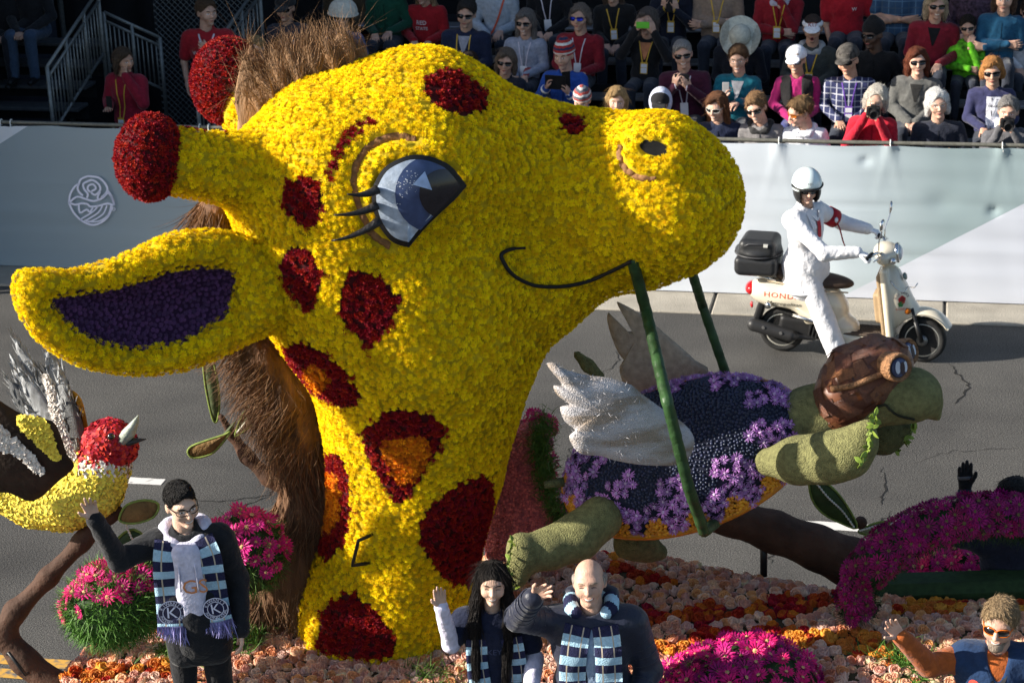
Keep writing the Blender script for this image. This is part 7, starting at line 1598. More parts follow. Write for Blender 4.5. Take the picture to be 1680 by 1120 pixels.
leaf(b2, [(308, 742), (314, 732), (340, 722), (368, 713), (378, 708), (362, 730), (345, 745), (318, 751)], 10.92, LBR_, None, EDG, 3); leaf(b2, [(365, 714), (376, 700), (387, 690), (383, 703), (372, 714)], 10.95, LM, None, None, 4)
leaf(b1, [(196, 848), (208, 828), (238, 820), (260, 827), (252, 848), (222, 858), (200, 856)], BD-.1, LBR_, None, EDG, 5)
leaf(b1, [(183, 905), (196, 880), (220, 868), (246, 890), (260, 925), (250, 950), (215, 945), (192, 925)], BD+.02, LG, [(196, 840), (208, 865), (222, 895), (236, 925), (244, 948)], EDG, 6)
leaf(b3, [(1328, 786), (1348, 788), (1372, 806), (1395, 838), (1406, 866), (1380, 858), (1350, 842), (1332, 818)], 10.95, LG, [(1337, 789), (1358, 815), (1382, 838), (1402, 866)], EDG, 7)
leaf(b3, [(1408, 872), (1425, 862), (1450, 855), (1472, 858), (1460, 870), (1430, 878)], 10.98, LP, [(1412, 870), (1440, 862), (1468, 858)], EDG, 8)
# ================================================================== the float deck and its flower beds
ZB = 1.15
def gz(px, py, z=ZB): return G(px, py, z)
dk = thing('float_deck', 'low brown deck of the float carrying the rose bed', 'float', (0, 10, 0))
a_, b_ = gz(60, 1140), gz(1800, 980); DKM = mat('deck_paint', (.05, .04, .03), .8, .2)
MB().box((.80, 10.0, .40), (2.95, 1.3, .36), None, .05).box((.80, 9.3, .62), (2.8, .7, .20), None, .03).build('base', DKM, dk, True)
for x in (-1.6, .6, 2.9): V, F = SDF().rc((x, 8.7, .14), (x, 11, .14), .13).mesh(.03); mk('wheel', V, F, TYRE, dk, True)
BEDP = np.array([gz(x, y)[:2] for x, y in [(70, 1130), (100, 1095), (140, 1052), (190, 1014), (240, 985), (330, 968), (400, 975), (470, 970), (600, 950), (700, 930), (800, 903), (900, 906), (985, 900), (1100, 905), (1200, 924), (1300, 945), (1390, 964), (1500, 972), (1600, 975), (1760, 975), (1820, 1160), (1400, 1172), (1050, 1172), (700, 1172), (300, 1165), (60, 1160)]])
def poly_sd(P2, poly):
    d = np.full(len(P2), 9.)
    for i in range(len(poly)):
        a, b = poly[i], poly[(i+1) % len(poly)]; t = np.clip(((P2-a)@(b-a))/((b-a)@(b-a)), 0, 1); d = np.minimum(d, np.hypot(*(P2-(a+t[:, None]*(b-a))).T))
    return np.where(in_poly(P2[:, 0], P2[:, 1], poly), d, -d)
lo, hi = BEDP.min(0)-.1, BEDP.max(0)+.1; st = .04; gx, gy = np.meshgrid(np.arange(lo[0], hi[0], st), np.arange(lo[1], hi[1], st), indexing='ij'); P2 = np.c_[gx.ravel(), gy.ravel()]; sd = poly_sd(P2, BEDP)
zz = ZB-.30*np.exp(-np.clip(sd+.05, 0, 9)/.05)+.03*wob(np.c_[P2*.6, P2[:, :1]*0], 2.5, 4); Q = np.c_[P2, zz]
nx_, ny_ = gx.shape; ii = (np.arange(nx_-1)[:, None]*ny_+np.arange(ny_-1)[None]).ravel(); F = np.stack([ii, ii+ny_, ii+ny_+1, ii+1], 1); F = F[(sd[F] > -.06).all(1)]
bed = thing('rose_bed', 'bed of peach roses with orange and red bands covering the float', 'flower bed', (0, 10, ZB)); SOIL = mat('bed_green', (.07, .055, .025), .95, .4, 20)
mk('foam_base', Q, F, SOIL, bed, True)
def rose_mesh(name, m1, m2, seed):
    r = random.Random(seed); mb = MB(); n = 11; V = []; ph = r.uniform(0, 6)
    prof = [(.10, -.05), (.36, .06), (.48, .26), (.50, .42), (.44, .50), (.385, .34), (.37, .50), (.30, .57), (.255, .36), (.235, .53), (.165, .58), (.11, .40), (.05, .54)]
    for i, (rad, z) in enumerate(prof):
        for k in range(n):
            a = 2*PI*k/n+i*.22; q = 1+.10*math.sin(a*3+ph+i*.9)*(.4 if i < 2 else 1)+r.uniform(-.03, .03); V.append((rad*q*math.cos(a), rad*q*math.sin(a), z*(1+.10*math.sin(a*3+ph+i*.9+1))))
    N = len(prof); mb.add(V, [(i*n+k, i*n+(k+1) % n, (i+1)*n+(k+1) % n, (i+1)*n+k) for i in range(N-1) for k in range(n)]+[tuple((N-1)*n+k for k in range(n))], 0)
    mb.mi = [0 if f < 4*n else 1 for f in range(len(mb.F))]
    for k in range(5):
        a = 2*PI*k/5+ph; w = .62; V = []
        for t in (0, .5, 1.):
            for u in (-1, 0, 1): an = a+u*w*(.8 if t < 1 else .55); rr_ = .32+.22*t**.7+.12*t*t-.05*abs(u); V.append((rr_*math.cos(an), rr_*math.sin(an), .0+.34*t-.12*t**3-.05*abs(u)*t+r.uniform(-.02, .02)))
        mb.add(V, [(0, 1, 4, 3), (1, 2, 5, 4), (3, 4, 7, 6), (4, 5, 8, 7)], 0)
    return mb.data(name, [m1, m2], False)
def rmat(n, c, rnd=.12): return mat(n, c, .6, .08, 20, rnd=rnd, spec=.2, sat=1., transl=.4)
PE1, PE2, PE3 = rmat('rose_peach', (.86, .52, .36)), rmat('rose_blush', (.88, .64, .52)), rmat('rose_apricot', (.84, .42, .20)); OR1, OR2, RD1, YE1 = rmat('rose_orange', (.74, .20, .03)), rmat('rose_amber', (.78, .34, .06)), rmat('rose_scarlet', (.52, .045, .02)), rmat('rose_cream', (.82, .68, .45))
peach = [rose_mesh('rose', PE2, PE1, 1), rose_mesh('rose', PE1, PE3, 2), rose_mesh('rose', PE2, PE2, 3), rose_mesh('rose', YE1, PE1, 4), rose_mesh('rose', PE1, PE1, 5)]
orange = [rose_mesh('orange_rose', OR1, OR2, 6), rose_mesh('orange_rose', OR2, OR2, 7), rose_mesh('orange_rose', OR1, RD1, 8)]; redr = [rose_mesh('red_rose', RD1, OR1, 9), rose_mesh('red_rose', RD1, RD1, 10)]
rp, rn = sample_mesh(Q, F, .053, 71); px = project(rp); RX = px[:, :2]
def band(line, wd): return dist_px(np.c_[RX, RX[:, :1]], smooth_poly(line, 6, False)) < wd+6*np.sin(RX[:, 0]*.05)
org = band([(975, 912), (1050, 908), (1130, 916), (1225, 934)], 9) | band([(1080, 1066), (1180, 1060), (1300, 1048), (1400, 1056), (1490, 1085)], 17) | band([(90, 1112), (180, 1105), (260, 1098)], 12) | band([(1470, 1000), (1560, 990), (1680, 985)], 14)
redm = band([(985, 935), (1040, 945), (1110, 955)], 9) | band([(1060, 1015), (1150, 1012), (1250, 1003), (1340, 990), (1420, 975)], 15) | band([(1040, 1055), (1150, 1042), (1260, 1034)], 7) | band([(150, 1042), (205, 1032)], 7)
org &= ~redm; base_ok = np.linalg.norm(rp[:, :2]-np.array(P(635, 1060, GD))[:2], axis=1) > .40
pm = ~org & ~redm & base_ok; rn2 = rn+np.array([0, -.45, .15]); rn2 /= np.linalg.norm(rn2, axis=1)[:, None]
scatter('rose', 'roses', bed, rp[pm]-rn[pm]*.012, rn2[pm], peach, .070, 300, 72, .28, .2); scatter('orange_rose', 'orange_roses', bed, rp[org]-rn[org]*.012, rn2[org], orange, .072, 120, 73, .28, .18); scatter('red_rose', 'red_roses', bed, rp[redm]-rn[redm]*.012, rn2[redm], redr, .072, 120, 74, .28, .18)
# gerbera mounds
def gmat(n, c): return mat(n, c, .55, .10, 20, rnd=.12, spec=.3, sat=.5, transl=.2)
MG1, MG2, MGC = gmat('gerbera_magenta', (.66, .012, .20)), gmat('gerbera_pink', (.74, .03, .24)), mat('gerbera_heart', (.55, .36, .16), .8, .2)
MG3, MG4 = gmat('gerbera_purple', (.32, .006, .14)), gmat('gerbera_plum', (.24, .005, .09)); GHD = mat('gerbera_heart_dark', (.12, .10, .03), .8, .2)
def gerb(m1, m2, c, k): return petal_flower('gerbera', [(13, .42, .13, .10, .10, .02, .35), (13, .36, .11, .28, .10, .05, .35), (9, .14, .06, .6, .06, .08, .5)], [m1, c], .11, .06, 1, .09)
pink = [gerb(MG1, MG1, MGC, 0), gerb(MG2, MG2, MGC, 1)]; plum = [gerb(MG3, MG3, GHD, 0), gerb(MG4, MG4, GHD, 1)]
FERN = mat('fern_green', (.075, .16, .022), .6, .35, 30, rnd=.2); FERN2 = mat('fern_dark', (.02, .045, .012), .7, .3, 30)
def fern(name, pts, nrm, parent, n, L, seed, m_=FERN):
    r = np.random.default_rng(seed); i = r.integers(0, len(pts), n); strands(name, pts[i], nrm[i]+r.normal(size=(n, 3))*.55, L, .006, parent, m_, 3, .5, .35, seed, kind='stuff')
def mound(label, cx, cy, D, rx, ry, flowers, seed, nfern=2500, size=.105, zone=None, group='magenta gerbera mounds', sp=.056, dy=.9):
    c, r_ = pr(cx, cy, rx, D); g_ = thing('gerbera_mound', label, 'flower mound', tuple(c), group=group); s_ = SDF().el(c, (r_, r_*dy, ry/rx*r_), k=.02); V, F = s_.mesh(.02); V = displace(V, F, .05, 3.2, seed, 2); mk('foam_base', V, F, FERN2, g_, True)
    p_, n_ = sample_mesh(V, F, sp, seed); q = project(p_); up_ = (n_[:, 2] > -.1) if zone is None else zone(q)
    scatter('gerbera', 'gerberas', g_, p_[up_]+n_[up_]*.02, n_[up_]+np.array([0, -.25, .1]), flowers, size, 140, seed, .42, .28)
    if nfern: p2, n2 = sample_mesh(V, F, .02, seed+1); fern('fern', p2, n2, g_, nfern, .075, seed)
    return g_
mound('magenta gerbera mound over green fern left of the standing man', 180, 988, 9.85, 76, 56, pink, 81, 6000, .105, lambda q: q[:, 1] < 994+.25*(q[:, 0]-180)*-1+8*np.sin(q[:, 0]*.2))
mound('magenta gerbera mound between the standing man and the mane', 408, 905, 10.25, 60, 66, pink, 82, 1200, .105)
mound('bright magenta gerbera mound at the bottom edge of the bed', 1208, 1148, 9.65, 132, 88, [plum[0], pink[0], pink[0]], 83, 300, .105)
mound('sunlit gerbera mound behind the dark flower arch', 1570, 962, 11.35, 105, 66, pink, 84, 900, .115)
# dark arch of gerberas
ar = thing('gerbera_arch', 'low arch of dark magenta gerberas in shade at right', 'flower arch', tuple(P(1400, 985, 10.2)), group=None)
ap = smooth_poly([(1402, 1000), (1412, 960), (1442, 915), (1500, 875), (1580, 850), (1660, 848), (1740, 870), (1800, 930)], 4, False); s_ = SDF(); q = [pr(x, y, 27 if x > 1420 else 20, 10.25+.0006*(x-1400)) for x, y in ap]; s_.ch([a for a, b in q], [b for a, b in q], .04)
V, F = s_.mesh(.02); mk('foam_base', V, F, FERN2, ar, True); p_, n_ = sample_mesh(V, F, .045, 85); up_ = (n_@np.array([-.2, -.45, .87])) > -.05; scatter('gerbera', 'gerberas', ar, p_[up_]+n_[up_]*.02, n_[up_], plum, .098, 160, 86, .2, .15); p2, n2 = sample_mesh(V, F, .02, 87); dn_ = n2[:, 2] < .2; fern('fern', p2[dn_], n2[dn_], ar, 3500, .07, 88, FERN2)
mb = MB(); 
MB().box(P(1590, 985, 10.75), (.62, .12, .16), None, .05).build('foam_wall', FERN2, ar, True); 
# loose greenery among the roses
for k, (x, y, n_) in enumerate(((385, 1052, 700), (295, 1070, 600), (1530, 1095, 700), (1480, 1080, 300), (700, 1110, 200), (225, 1040, 300))):
    c = G(x, y, ZB+.02); r = np.random.default_rng(k); pts_ = c+r.normal(size=(60, 3))*[.09, .07, .01]; f_ = strands('fern_clump', np.repeat(pts_, n_//60, 0), np.tile([0, -.2, 1.], (60*(n_//60), 1))+r.normal(size=(60*(n_//60), 3))*.7, .10, .007, bed, FERN, 3, .5, .5, k, kind='stuff')
# pink crumbled block with fern and flowers behind the neck
pkb = thing('pink_pillar', 'tapered pink pillar with a fern edge standing behind the giraffe neck', 'pillar', tuple(P(860, 890, 11.0)))
PINK = mat('pink_crumbs', (.55, .14, .15), .8, .55, 60, .9, 90, spec=.4); o, V, F = slab('pillar', [(826, 697), (845, 692), (885, 690), (893, 705), (898, 760), (910, 810), (926, 862), (905, 885), (862, 905), (800, 915), (800, 760)], 11.0, .30, PINK, pkb, .06, 6, .5, 3, .012); 
cp_, cn_ = sample_mesh(V, F, .0135, 91); crm = ico('crumb', mat('pink_crumb', (.62, .18, .19), .6, .3, 20, rnd=.45)); sel = ((CAM-cp_)*cn_).sum(1) > 0; scatter('crumb', 'crumbs', o, cp_[sel], cn_[sel], [crm], .0085, 0, 92, .6, .4)
fl = smooth_poly([(893, 692), (886, 730), (893, 770), (905, 815), (925, 865)], 12, False); fp = np.array([P(x, y, 10.92) for x, y in fl]); r = np.random.default_rng(5); i_ = r.integers(0, len(fp), 2400); strands('fern', fp[i_]+r.normal(size=(2400, 3))*.03, r.normal(size=(2400, 3))+[0, -.5, .3], .075, .006, pkb, FERN, 3, .5, .3, 6, kind='stuff')
fl2 = smooth_poly([(905, 690), (902, 730), (908, 780), (928, 830), (938, 850)], 4, False); fq = np.array([P(x+r.normal()*2, y, 10.98) for x, y in fl2] + [P(862+k*9, 684-5*math.sin(k), 10.95) for k in range(5)]); scatter('gerbera', 'gerberas', pkb, fq, np.tile([.4, -.8, .4], (len(fq), 1)), pink, .085, 40, 93, .4, .2)
# ================================================================== people riding on the float
SN, SLB, STAN = mat('knit_navy', (.014, .016, .055), .9, .2, 60, .5, 160), mat('knit_sky', (.36, .55, .68), .9, .12, 60, .5, 160), mat('knit_tan', (.42, .36, .28), .9, .1, 60)
FR = mat('fringe_lilac', (.26, .24, .46), .9, .25, 30); LOGW = mat('logo_white', (.62, .64, .80), .8, 0)
def scarf(p, side, zs, wd, seed, xs, off=.022, stripes=.052, logo_t=.80, tilt=0.):
    """one hanging end of a striped scarf: zs, xs follow it down the chest"""
    ln = smooth_poly(np.c_[xs, zs], 10, False); seg = np.r_[0, np.cumsum(np.hypot(*np.diff(ln, axis=0).T))]; Ltot = seg[-1]; n = int(Ltot/.009); tt = np.linspace(0, Ltot, n+1); cx = np.interp(tt, seg, ln[:, 0]); cz = np.interp(tt, seg, ln[:, 1]); d = np.gradient(np.c_[cx, cz], axis=0); d /= np.linalg.norm(d, axis=1)[:, None]
    C = np.array([p.chest(x, z, off)[0] for x, z in zip(cx, cz)]); ker = np.ones(9)/9; C = np.stack([np.convolve(np.pad(C[:, k], 4, 'edge'), ker, 'valid') for k in range(3)], 1)
    W = np.array([-.5, -.37, -.25, -.2, -.05, .05, .2, .25, .37, .5]); sdv = np.array([p.Rt@np.array([-b, 0, a]) for a, b in d]); V = []; bk_ = p.Rt@np.array([0, .010, 0]); nw = len(W)
    for i in range(n+1):
        for w_ in W: V.append(C[i]+sdv[i]*w_*wd+p.Rt@np.array([0, -.006*math.cos(w_*PI)-.004*math.sin(i*.11+w_*5+seed), 0]))
    N = len(V); V += [np.array(v)+bk_ for v in V]; F = []; mi = []
    for i in range(n):
        navy = int(tt[i]/stripes) % 2 == 0
        for j in range(nw-1):
            F.append((i*nw+j, i*nw+j+1, (i+1)*nw+j+1, (i+1)*nw+j)); mi.append(2 if (j in (2, 6) and (int(tt[i]/stripes/1.0) % 4 != 3)) else (0 if navy else 1)); F.append((N+i*nw+j, N+(i+1)*nw+j, N+(i+1)*nw+j+1, N+i*nw+j+1)); mi.append(0)
        for j in (0, nw-1): F.append((i*nw+j, (i+1)*nw+j, N+(i+1)*nw+j, N+i*nw+j)); mi.append(0)
    F.append(tuple(n*nw+j for j in range(nw))+tuple(N+n*nw+j for j in range(nw-1, -1, -1))); mi.append(0)
    o = p.mesh('scarf', V, F, [SN, SLB, STAN], None, True, mi)
    rows = np.array(V[n*nw:n*nw+nw]); r = np.random.default_rng(seed); k = 120; i = r.random(k)*(nw-1.01); b = rows[i.astype(int)]*(1-(i % 1))[:, None]+rows[i.astype(int)+1]*(i % 1)[:, None]
    Mx = np.array(MW[p.t.name]); rt_ = (b*p.S)@Mx[:3, :3].T+Mx[:3, 3]; dn_ = np.tile((p.Rt@np.array([d[-1][0], -.05, d[-1][1]])), (k, 1))@Mx[:3, :3].T
    strands('fringe', rt_, dn_+r.normal(size=(k, 3))*.10, .085, .0085, o, FR, 4, .15, .1, seed, kind='stuff')
    # the round emblem
    il = int(n*logo_t); c0 = np.array([cx[il], cz[il]]); mbs = {'ring': MB(), 'disc': MB(), 'txt': MB()}; yy = C[il]-p.Rt[:, 1]*.014; ex, ez = sdv[il], p.Rt@np.array([-d[il][0], 0, -d[il][1]])
    pt = lambda x, y, o_: yy+ex*x*sg_+ez*y-p.Rt[:, 1]*o_; sg_ = 1 if (ex@p.Rt[:, 0]) > 0 else -1; RR = wd*.46
    mbs['disc'].add([pt(RR*math.cos(a), RR*math.sin(a), .002) for a in np.linspace(0, 2*PI, 33)[:-1]], [tuple(range(32))])
    for r0, r1 in ((.93, 1.0), (.60, .65)):
        V = [pt(RR*q*math.cos(a), RR*q*math.sin(a), .004) for q in (r0, r1) for a in np.linspace(0, 2*PI, 33)[:-1]]; mbs['ring'].add(V, [(k, (k+1) % 32, 32+(k+1) % 32, 32+k) for k in range(32)])
    for (tv, tf) in (text_mesh('K', RR*1.25), arc_text('KIWANIS', RR*.36, RR*.78, R(150), R(20)), arc_text('INTERNATIONAL', RR*.32, RR*.78, R(195), R(12.5), True)):
        if len(tv): mbs['txt'].add([pt(v[0], v[1], .005) for v in tv], tf)
    em = p.mb('emblem', mbs['disc'], SN, False, o); p.mb('ring', mbs['ring'], LOGW, False, em); p.mb('lettering', mbs['txt'], LOGW, False, em)
    return o
def neck_wrap(p, k=1., dz=0.):
    V, F = SDF().ch([p.U(.090*k*math.sin(a), .02-.085*k*math.cos(a), .525+dz-(.02 if math.cos(a) > 0 else 0)+.02*(1-math.cos(a))*.5) for a in np.linspace(.85, 2*PI-.85, 12)], [.036]*12, .02).mesh(.010)
    c = V[F].mean(1); an = np.arctan2(c[:, 0], -(c[:, 1]-.03)); mi = (np.floor(an*2.6) % 2).astype(int); p.mesh('scarf_wrap', V, F, [SN, SLB], mi=mi)
def place(px, py, D, S, label, rz, seated, **k):
    """the head centre shows at px, py"""
    p = Person(label, (0, 0, 0), rz, S, None, seated, **k); Mx = Matrix.LocRotScale(None, Euler((0, 0, rz)), None); d = Mx @ Vector(p.hc*S); loc = Vector(P(px, py, D))-d
    p.t.location = loc; MW[p.t.name] = Matrix.LocRotScale(loc, Euler((0, 0, rz)), None); return p
G_RID = None
# 1: standing man with glasses, waving
p = place(298, 828, 9.35, .93, 'standing young man in black glasses and striped scarf waving with one raised hand', .08, False, tone=4, turn=.42, nod=.10, tilt=-.05, res=.0085, lean=.03, side=-.03, wide=1.0, hs=.97)
BLKJ = cloth((.012, .013, .016))
p.limbs((((-.36, -.08, .42), (-.44, -.18, .73)), ((.245, .02, .18), (.24, -.10, -.06))), STANDLEGS, mats=BLKJ, skirt=.008, bottoms=(.010, .010, .012), wr=.006, puff=.004)
p.hand(0, (-.18, -.25, 1), (.35, -1, -.1), curl=(.25, .12, .15, .3), spread=.16, side=1, thumb=.8); p.hand(1, (0, -.2, -1), (-1, 0, 0), curl=.5, side=-1)
p.head(.0048, fat=.97); p.face('smile', closed=False, brow=hair_mat((.012, .010, .009))); p.shades(clear=True, w=.029, h=.019); p.hair('crop', (.010, .009, .009), 3, .006, 3000)
V, F = SDF().bx(p.U(0, .0, -.02), (.178, .130, .26), .09, p.Rt, k=.02).mesh(.011); p.mesh('coat_skirt', displace(V, F, .004, 12, 4, 2, True), F, BLKJ)
V, F = SDF().bx(p.U(0, -.062, .19), (.088, .092, .31), .06, p.Rt, k=.02).rc(p.U(0, 0, .60), p.U(0, -.02, .5), .06, k=.01, sub=True).mesh(.012); HOODW = cloth((.56, .55, .68)); p.mesh('sweatshirt', V, F, HOODW)
p.hood(HOODW)
for sg in (-1, 1): a = p.U(sg*.035, -.135, .45); V, F = tube([a, p.U(sg*.045, -.155, .36), p.U(sg*.048, -.16, .24)], .005, 6); p.mesh('drawstring', V, F, HOODW)
V, F = text_mesh('GS', .12); p.mesh('lettering', [p.U(.03+v[0], -.163, .26+v[1]) for v in V], F, mat('orange_print', (.5, .20, .08), .7, 0), None, False)
scarf(p, -1, [.52, .42, .30, .15, .02], .165, 1, [-.075, -.095, -.105, -.11, -.115], .028, logo_t=.83); scarf(p, 1, [.52, .42, .30, .15, .02], .15, 2, [.075, .11, .115, .12, .13], .028, logo_t=.83); p.done()
# 2: seated woman with long hair
p = place(808, 958, 9.3, .86, 'seated young woman with long black hair and striped scarf waving', .05, True, tone=4, turn=-.05, nod=-.02, tilt=.05, res=.0085, wide=.97, hs=.97)
p.limbs((((-.25, -.06, .34), (-.30, -.20, .66)), ((.24, .0, .2), (.20, -.24, .10))), SITLEGS, (.010, .014, .035), sleeve='short', wr=.005, bottoms=(.01, .011, .02))
WS = cloth((.62, .60, .74)); sh, e, wv = p.arms[0]; V, F = SDF().rc(e, wv, .050, .040, k=.02).rc(e+(sh-e)*.3, e, .052, .052, k=.02).mesh(.009); p.mesh('sleeve', displace(V, F, .003, 25, 3, 2, True), F, WS); sh, e, wv = p.arms[1]; V, F = SDF().rc(e+(wv-e)*.1, wv, .060, .046, k=.02).mesh(.009); p.mesh('sleeve', V, F, WS)
p.hand(0, (-.06, -.22, 1), (.25, -1, -.2), curl=(.10, .06, .08, .12), spread=.07, side=1, thumb=.55); p.hand(1, (-.3, -.8, -.2), (0, .2, -1), curl=.5, side=-1)
p.head(.0048, fat=.98); p.face('smile', closed=True, brow=hair_mat((.012, .010, .009)))
h = SDF(); h.el((0, .022, .044), (.094, .108, .098), k=.01)
for sg in (-1, 1): h.rc((sg*.080, .01, .03), (sg*.094, -.01, -.10), .030, .034, k=.03).rc((sg*.094, -.01, -.10), (sg*.105, -.075, -.24), .034, .036, k=.03).rc((sg*.105, -.075, -.24), (sg*.085, -.115, -.56), .036, .024, k=.03)
h.rc((0, .085, .0), (0, .11, -.36), .07, .06, k=.04).el((-.004, -.125, -.03), (.066, .085, .108), k=.014, sub=True).rc((0, .0, -.05), (0, .0, -.2), .055, .055, k=.01, sub=True)
V, F = h.mesh(.007); V = displace(V, F, .0012, 30, 2); HM = hair_mat((.013, .010, .009)); Wv = xf(V, p.Rh*1., p.hc); ho = p.mesh('hair', Wv, F, HM)
r = np.random.default_rng(3); pt, nm = sample_mesh(Wv*p.S, F, .008, 5); ii = r.permutation(len(pt))[:3200]; Mx = np.array(MW[p.t.name]); dirs = (pt[ii]-p.Hd(0, .03, .16)*p.S)*[.55, .55, 1]+[0, 0, -.12]; lo_ = ((pt[ii]/p.S-p.hc)@p.Rh)/p.hs; okf = ~((np.abs(lo_[:, 0]) < .068) & (lo_[:, 1] < -.035) & (lo_[:, 2] < .10)); dirs = dirs-nm[ii]*(dirs*nm[ii]).sum(1)[:, None]; strands('lock', ((pt[ii])@Mx[:3, :3].T+Mx[:3, 3]+nm[ii]*.002)[okf], (dirs/(np.linalg.norm(dirs, axis=1)[:, None]+1e-9)+nm[ii]*.012)[okf], .10, .0028, ho, HM, 4, .03, .12, 6, kind='stuff')
p.print_('KEY', .05, .0, .30, mat('navy_print', (.05, .06, .12), .7, 0))
scarf(p, -1, [.40, .25, .10, -.05, -.16], .125, 3, [-.10, -.105, -.09, -.085, -.10], .026, logo_t=.80); scarf(p, 1, [.40, .25, .10, -.05, -.16], .125, 4, [.10, .12, .13, .125, .12], .026, logo_t=.76); p.done()
# 3: balding man in a padded jacket
p = place(967, 956, 9.22, .95, 'smiling bald man in a navy padded jacket and striped scarf waving', -.06, True, tone=0, turn=-.06, nod=-.10, tilt=-.06, res=.0085, wide=1.16, hs=.97)
PAD = mat('padded_navy', (.012, .015, .032), .45, .2, 20, .3, 30, sheen=.2); 
p.limbs((((-.38, -.10, .54), (-.29, -.30, .76)), ((.30, .02, .16), (.20, -.20, .0))), SITLEGS, mats=PAD, puff=.018, wr=.003, bottoms=(.03, .04, .08))
p.t.children[0].name = p.t.children[0].name
for sg, (sh, e, wv) in zip((-1, 1), p.arms):
    for a, b in ((sh, e), (e, wv)):
        for t in np.linspace(.12, .92, 6): c = a+(b-a)*t; ax = (b-a)/np.linalg.norm(b-a); fr = frame_z(ax); rr_ = (.082 if a is sh else .070)-.012*t; V, F = tube([c+fr@np.array([rr_*math.cos(q), rr_*math.sin(q), 0]) for q in np.linspace(0, 2*PI, 19)], .006, 5, False); p.mesh('quilt_seam', V, F, PAD)
sh, e, wv = p.arms[0]
p.hand(0, (.75, -.35, .62), (.30, -1, .30), curl=(.18, .12, .2, .35), spread=.14, side=1, thumb=.9); p.hand(1, (-.2, -.9, -.3), (0, .3, -1), curl=.5, side=-1)
V, F = tube([wv-(wv-e)*.02+(wv-e)*.02, wv+np.array([.012, -.006, .010])], .034, 12); p.mesh('wristband', V, F, mat('wrist_orange', (.6, .22, .02), .5, .1))
p.head(.0048, fat=1.03, chin=1.0, jaw=1.13); p.face('smile', closed=True, brow=hair_mat((.32, .25, .19)))
h = SDF().el((0, .03, .02), (.097, .102, .085), k=.01).bx((0, -.02, .125), (.2, .2, .065), .02, Rx(-.25), k=.015, sub=True).bx((0, -.17, .0), (.2, .14, .2), .02, k=.02, sub=True).bx((0, 0, -.12), (.2, .2, .08), .01, k=.01, sub=True); V, F = h.mesh(.006); p.mesh('hair', xf(displace(V, F, .002, 60, 3), p.Rh, p.hc), F, hair_mat((.36, .31, .27)))
V, F = SDF().ch([p.U(.115*math.sin(a), .035-.10*math.cos(a), .53+(.05 if math.cos(a) < 0 else -.04)) for a in np.linspace(.5, 2*PI-.5, 11)], [.03]+[.045]*9+[.03], .02).mesh(.011); p.mesh('jacket_hood', displace(V, F, .005, 16, 2), F, PAD); p.vee(cloth((.22, .30, .42)), .48, .10, .12)
scarf(p, -1, [.51, .42, .28, .10, -.10], .14, 5, [-.065, -.085, -.10, -.105, -.13], .026, logo_t=.78); scarf(p, 1, [.51, .42, .28, .10, -.10, -.24], .14, 6, [.07, .085, .09, .09, .085, .08], .030, logo_t=.93)
neck_wrap(p, 1.22, .035); q_, _ = p.chest(.03, .10, .035); p.mb('pin', MB().box(q_, (.018, .010, .003)), mat('gold_pin', (.7, .35, .1), .4, 0)); p.done()
# 4: bearded man at the right edge
p = place(1640, 1024, 9.35, .95, 'bearded man in orange sunglasses and a blue vest waving at the lower right', -.15, True, tone=0, turn=-.25, nod=.06, tilt=.05, res=.0085, wide=1.14, hs=1.02)
OJ = cloth((.34, .085, .018), 'orange_jacket'); VB = cloth((.012, .032, .085), 'blue_vest')
p.limbs((((-.36, -.08, .46), (-.52, -.18, .68)), ((.28, .02, .18), (.16, -.22, .10))), SITLEGS, mats=OJ, puff=.006, wr=.006, bottoms=(.02, .02, .03))
p.hand(0, (-.55, -.25, .80), (.55, -1, .1), curl=(.35, .2, .2, .3), spread=.15, side=1, thumb=.9); p.hand(1, (-.2, -.9, -.2), (0, .3, -1), curl=.5, side=-1)
V, F = SDF().el(p.U(0, 0, .10), (.205, .168, .19), p.Rt, k=.05).el(p.U(0, 0, .33), (.205, .160, .20), p.Rt, k=.06).rc(p.U(-.15, .01, .455), p.U(.15, .01, .455), .112, k=.05).rc(p.U(0, -.06, .6), p.U(0, -.1, .42), .07, .03, k=.03, sub=True).mesh(.009); vs = p.mesh('vest', displace(V, F, .004, 14, 2, 2, True), F, VB); p.topV, p.tb, p.tbvh = V, (V, F), None
p.ribbon('vest_edge', [(-.02, .40), (.0, .25), (.0, .0)], .012, cloth((.012, .03, .08)), .004)
for (x, z, r0, m_) in ((-.125, .385, .030, mat('patch_red', (.5, .06, .04), .6, .3, 60)), (-.02, .20, .016, PAPER), (-.10, .23, .024, mat('patch_dark', (.03, .035, .05), .6, .4, 60)), (.05, .38, .02, mat('patch_teal', (.05, .2, .22), .6, .3, 60))):
    q, n = p.chest(x, z, .004); fr = frame_z(n); V = [q+fr@np.array([r0*math.cos(a), r0*.8*math.sin(a), 0]) for a in np.linspace(0, 2*PI, 13)[:-1]]; p.mesh('patch', V, [tuple(range(12))], m_, vs, False)
q, n = p.chest(.10, .16, .006); fr = np.stack([p.Rt[:, 0], p.Rt[:, 2], -p.Rt[:, 1]], 1); mb = MB(); mb.add([q+fr@np.array([.075*math.cos(a), .075*math.sin(a), .0]) for a in np.linspace(0, 2*PI, 25)[:-1]], [tuple(range(24))]); em = p.mb('emblem', mb, SN, False, vs); mb = MB()
for r0, r1 in ((.068, .072), (.044, .048)): mb.add([q+fr@np.array([w_*math.cos(a), w_*math.sin(a), .003]) for w_ in (r0, r1) for a in np.linspace(0, 2*PI, 25)[:-1]], [(k, (k+1) % 24, 24+(k+1) % 24, 24+k) for k in range(24)])
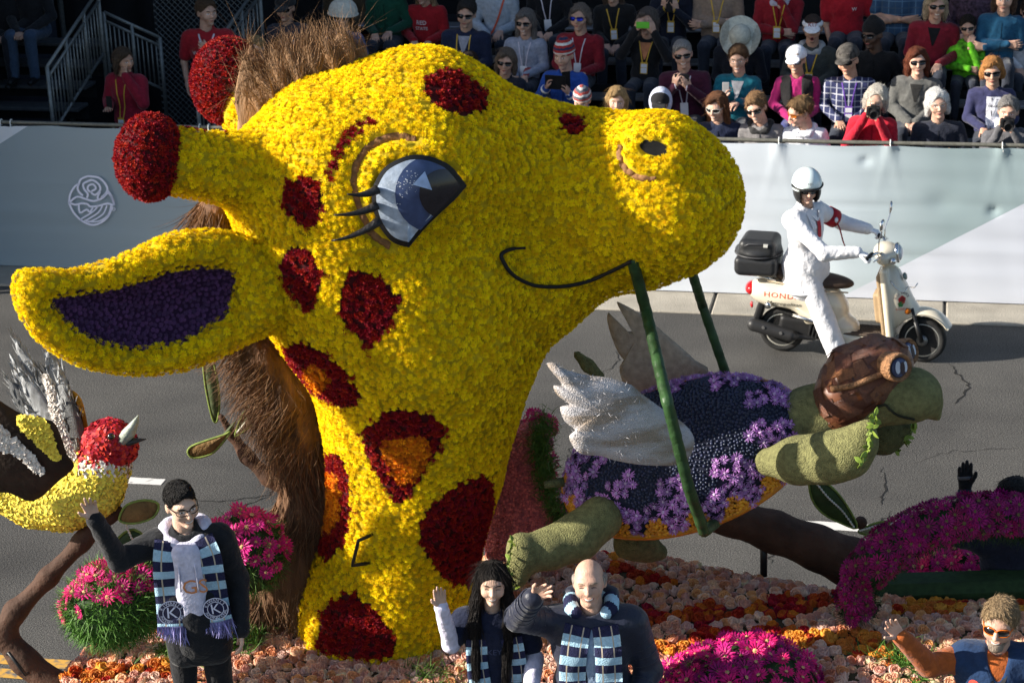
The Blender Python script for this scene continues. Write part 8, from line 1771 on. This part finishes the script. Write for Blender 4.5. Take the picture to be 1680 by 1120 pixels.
for tv, tf in (text_mesh('K', .085), arc_text('KIWANIS', .024, .057, R(150), R(20)), arc_text('INTERNATIONAL', .021, .057, R(195), R(12.5), True)): mb.add([q+fr@np.array([v[0], v[1], .004]) for v in tv], tf)
p.mb('lettering', mb, LOGW, False, em)
p.head(.0048, fat=1.05, chin=1.05); p.face('smile', eyes=False, brow=hair_mat((.2, .13, .07))); OF_ = mat('orange_frame', (.72, .16, .012), .3, .05); p.shades(frame=OF_, w=.033, h=.022)
BDM = hair_mat((.30, .24, .19)); h = SDF().rc((0, -.035, -.05), (0, -.062, -.090), .066, .042, k=.03).el((0, -.05, .02), (.2, .2, .045), k=.02, sub=True).el((0, -.125, -.052), (.034, .04, .018), k=.008, sub=True); V, F = h.mesh(.006); p.mesh('beard', xf(displace(V, F, .003, 50, 3), p.Rh, p.hc), F, BDM)
p.hair('side', (.26, .18, .10), 5, .006, 1500); p.vee(cloth((.02, .02, .022)), .47, .34, .12); p.done()
# 5: a rider beyond the arch: a raised arm in a knit glove and dark hair
p = place(1662, 822, 10.95, 1.0, 'person behind the dark flower arch raising a black gloved hand', PI-.1, False, tone=0, res=.010)
p.limbs((((-.25, .0, .18), (-.2, -.1, .0)), ((.30, .06, .50), (.285, .03, .78))), STANDLEGS, (.014, .017, .035), bottoms=(.01, .01, .012))
sh, e, wv = p.arms[1]; V, F = hand_sdf(wv+np.array([0, 0, .03]), (.05, 0, 1), (0, 1, 0), curl=(.15, .1, .1, .2), spread=.05, side=-1, thumb=.45); V = V+vnormals(V, F)*.003; gl = p.mesh('glove', V, F, cloth((.010, .010, .011))); V, F = tube([wv+np.array([.002, 0, .085]), wv+np.array([.004, 0, .105])], .045, 12, sq=.5); p.mesh('stripe', V, F, cloth((.10, .10, .11)), gl)
V, F = tube([wv+np.array([0, 0, -.005]), wv+np.array([0, 0, .012])], .034, 12); p.mesh('wristband', V, F, mat('wrist_orange', (.6, .22, .02), .5, .1)); p.hand(0, (0, 0, -1), (1, 0, 0), curl=.4, side=1)
p.head(.007); p.face(); p.hair('bob', (.012, .010, .010), 9); p.done()
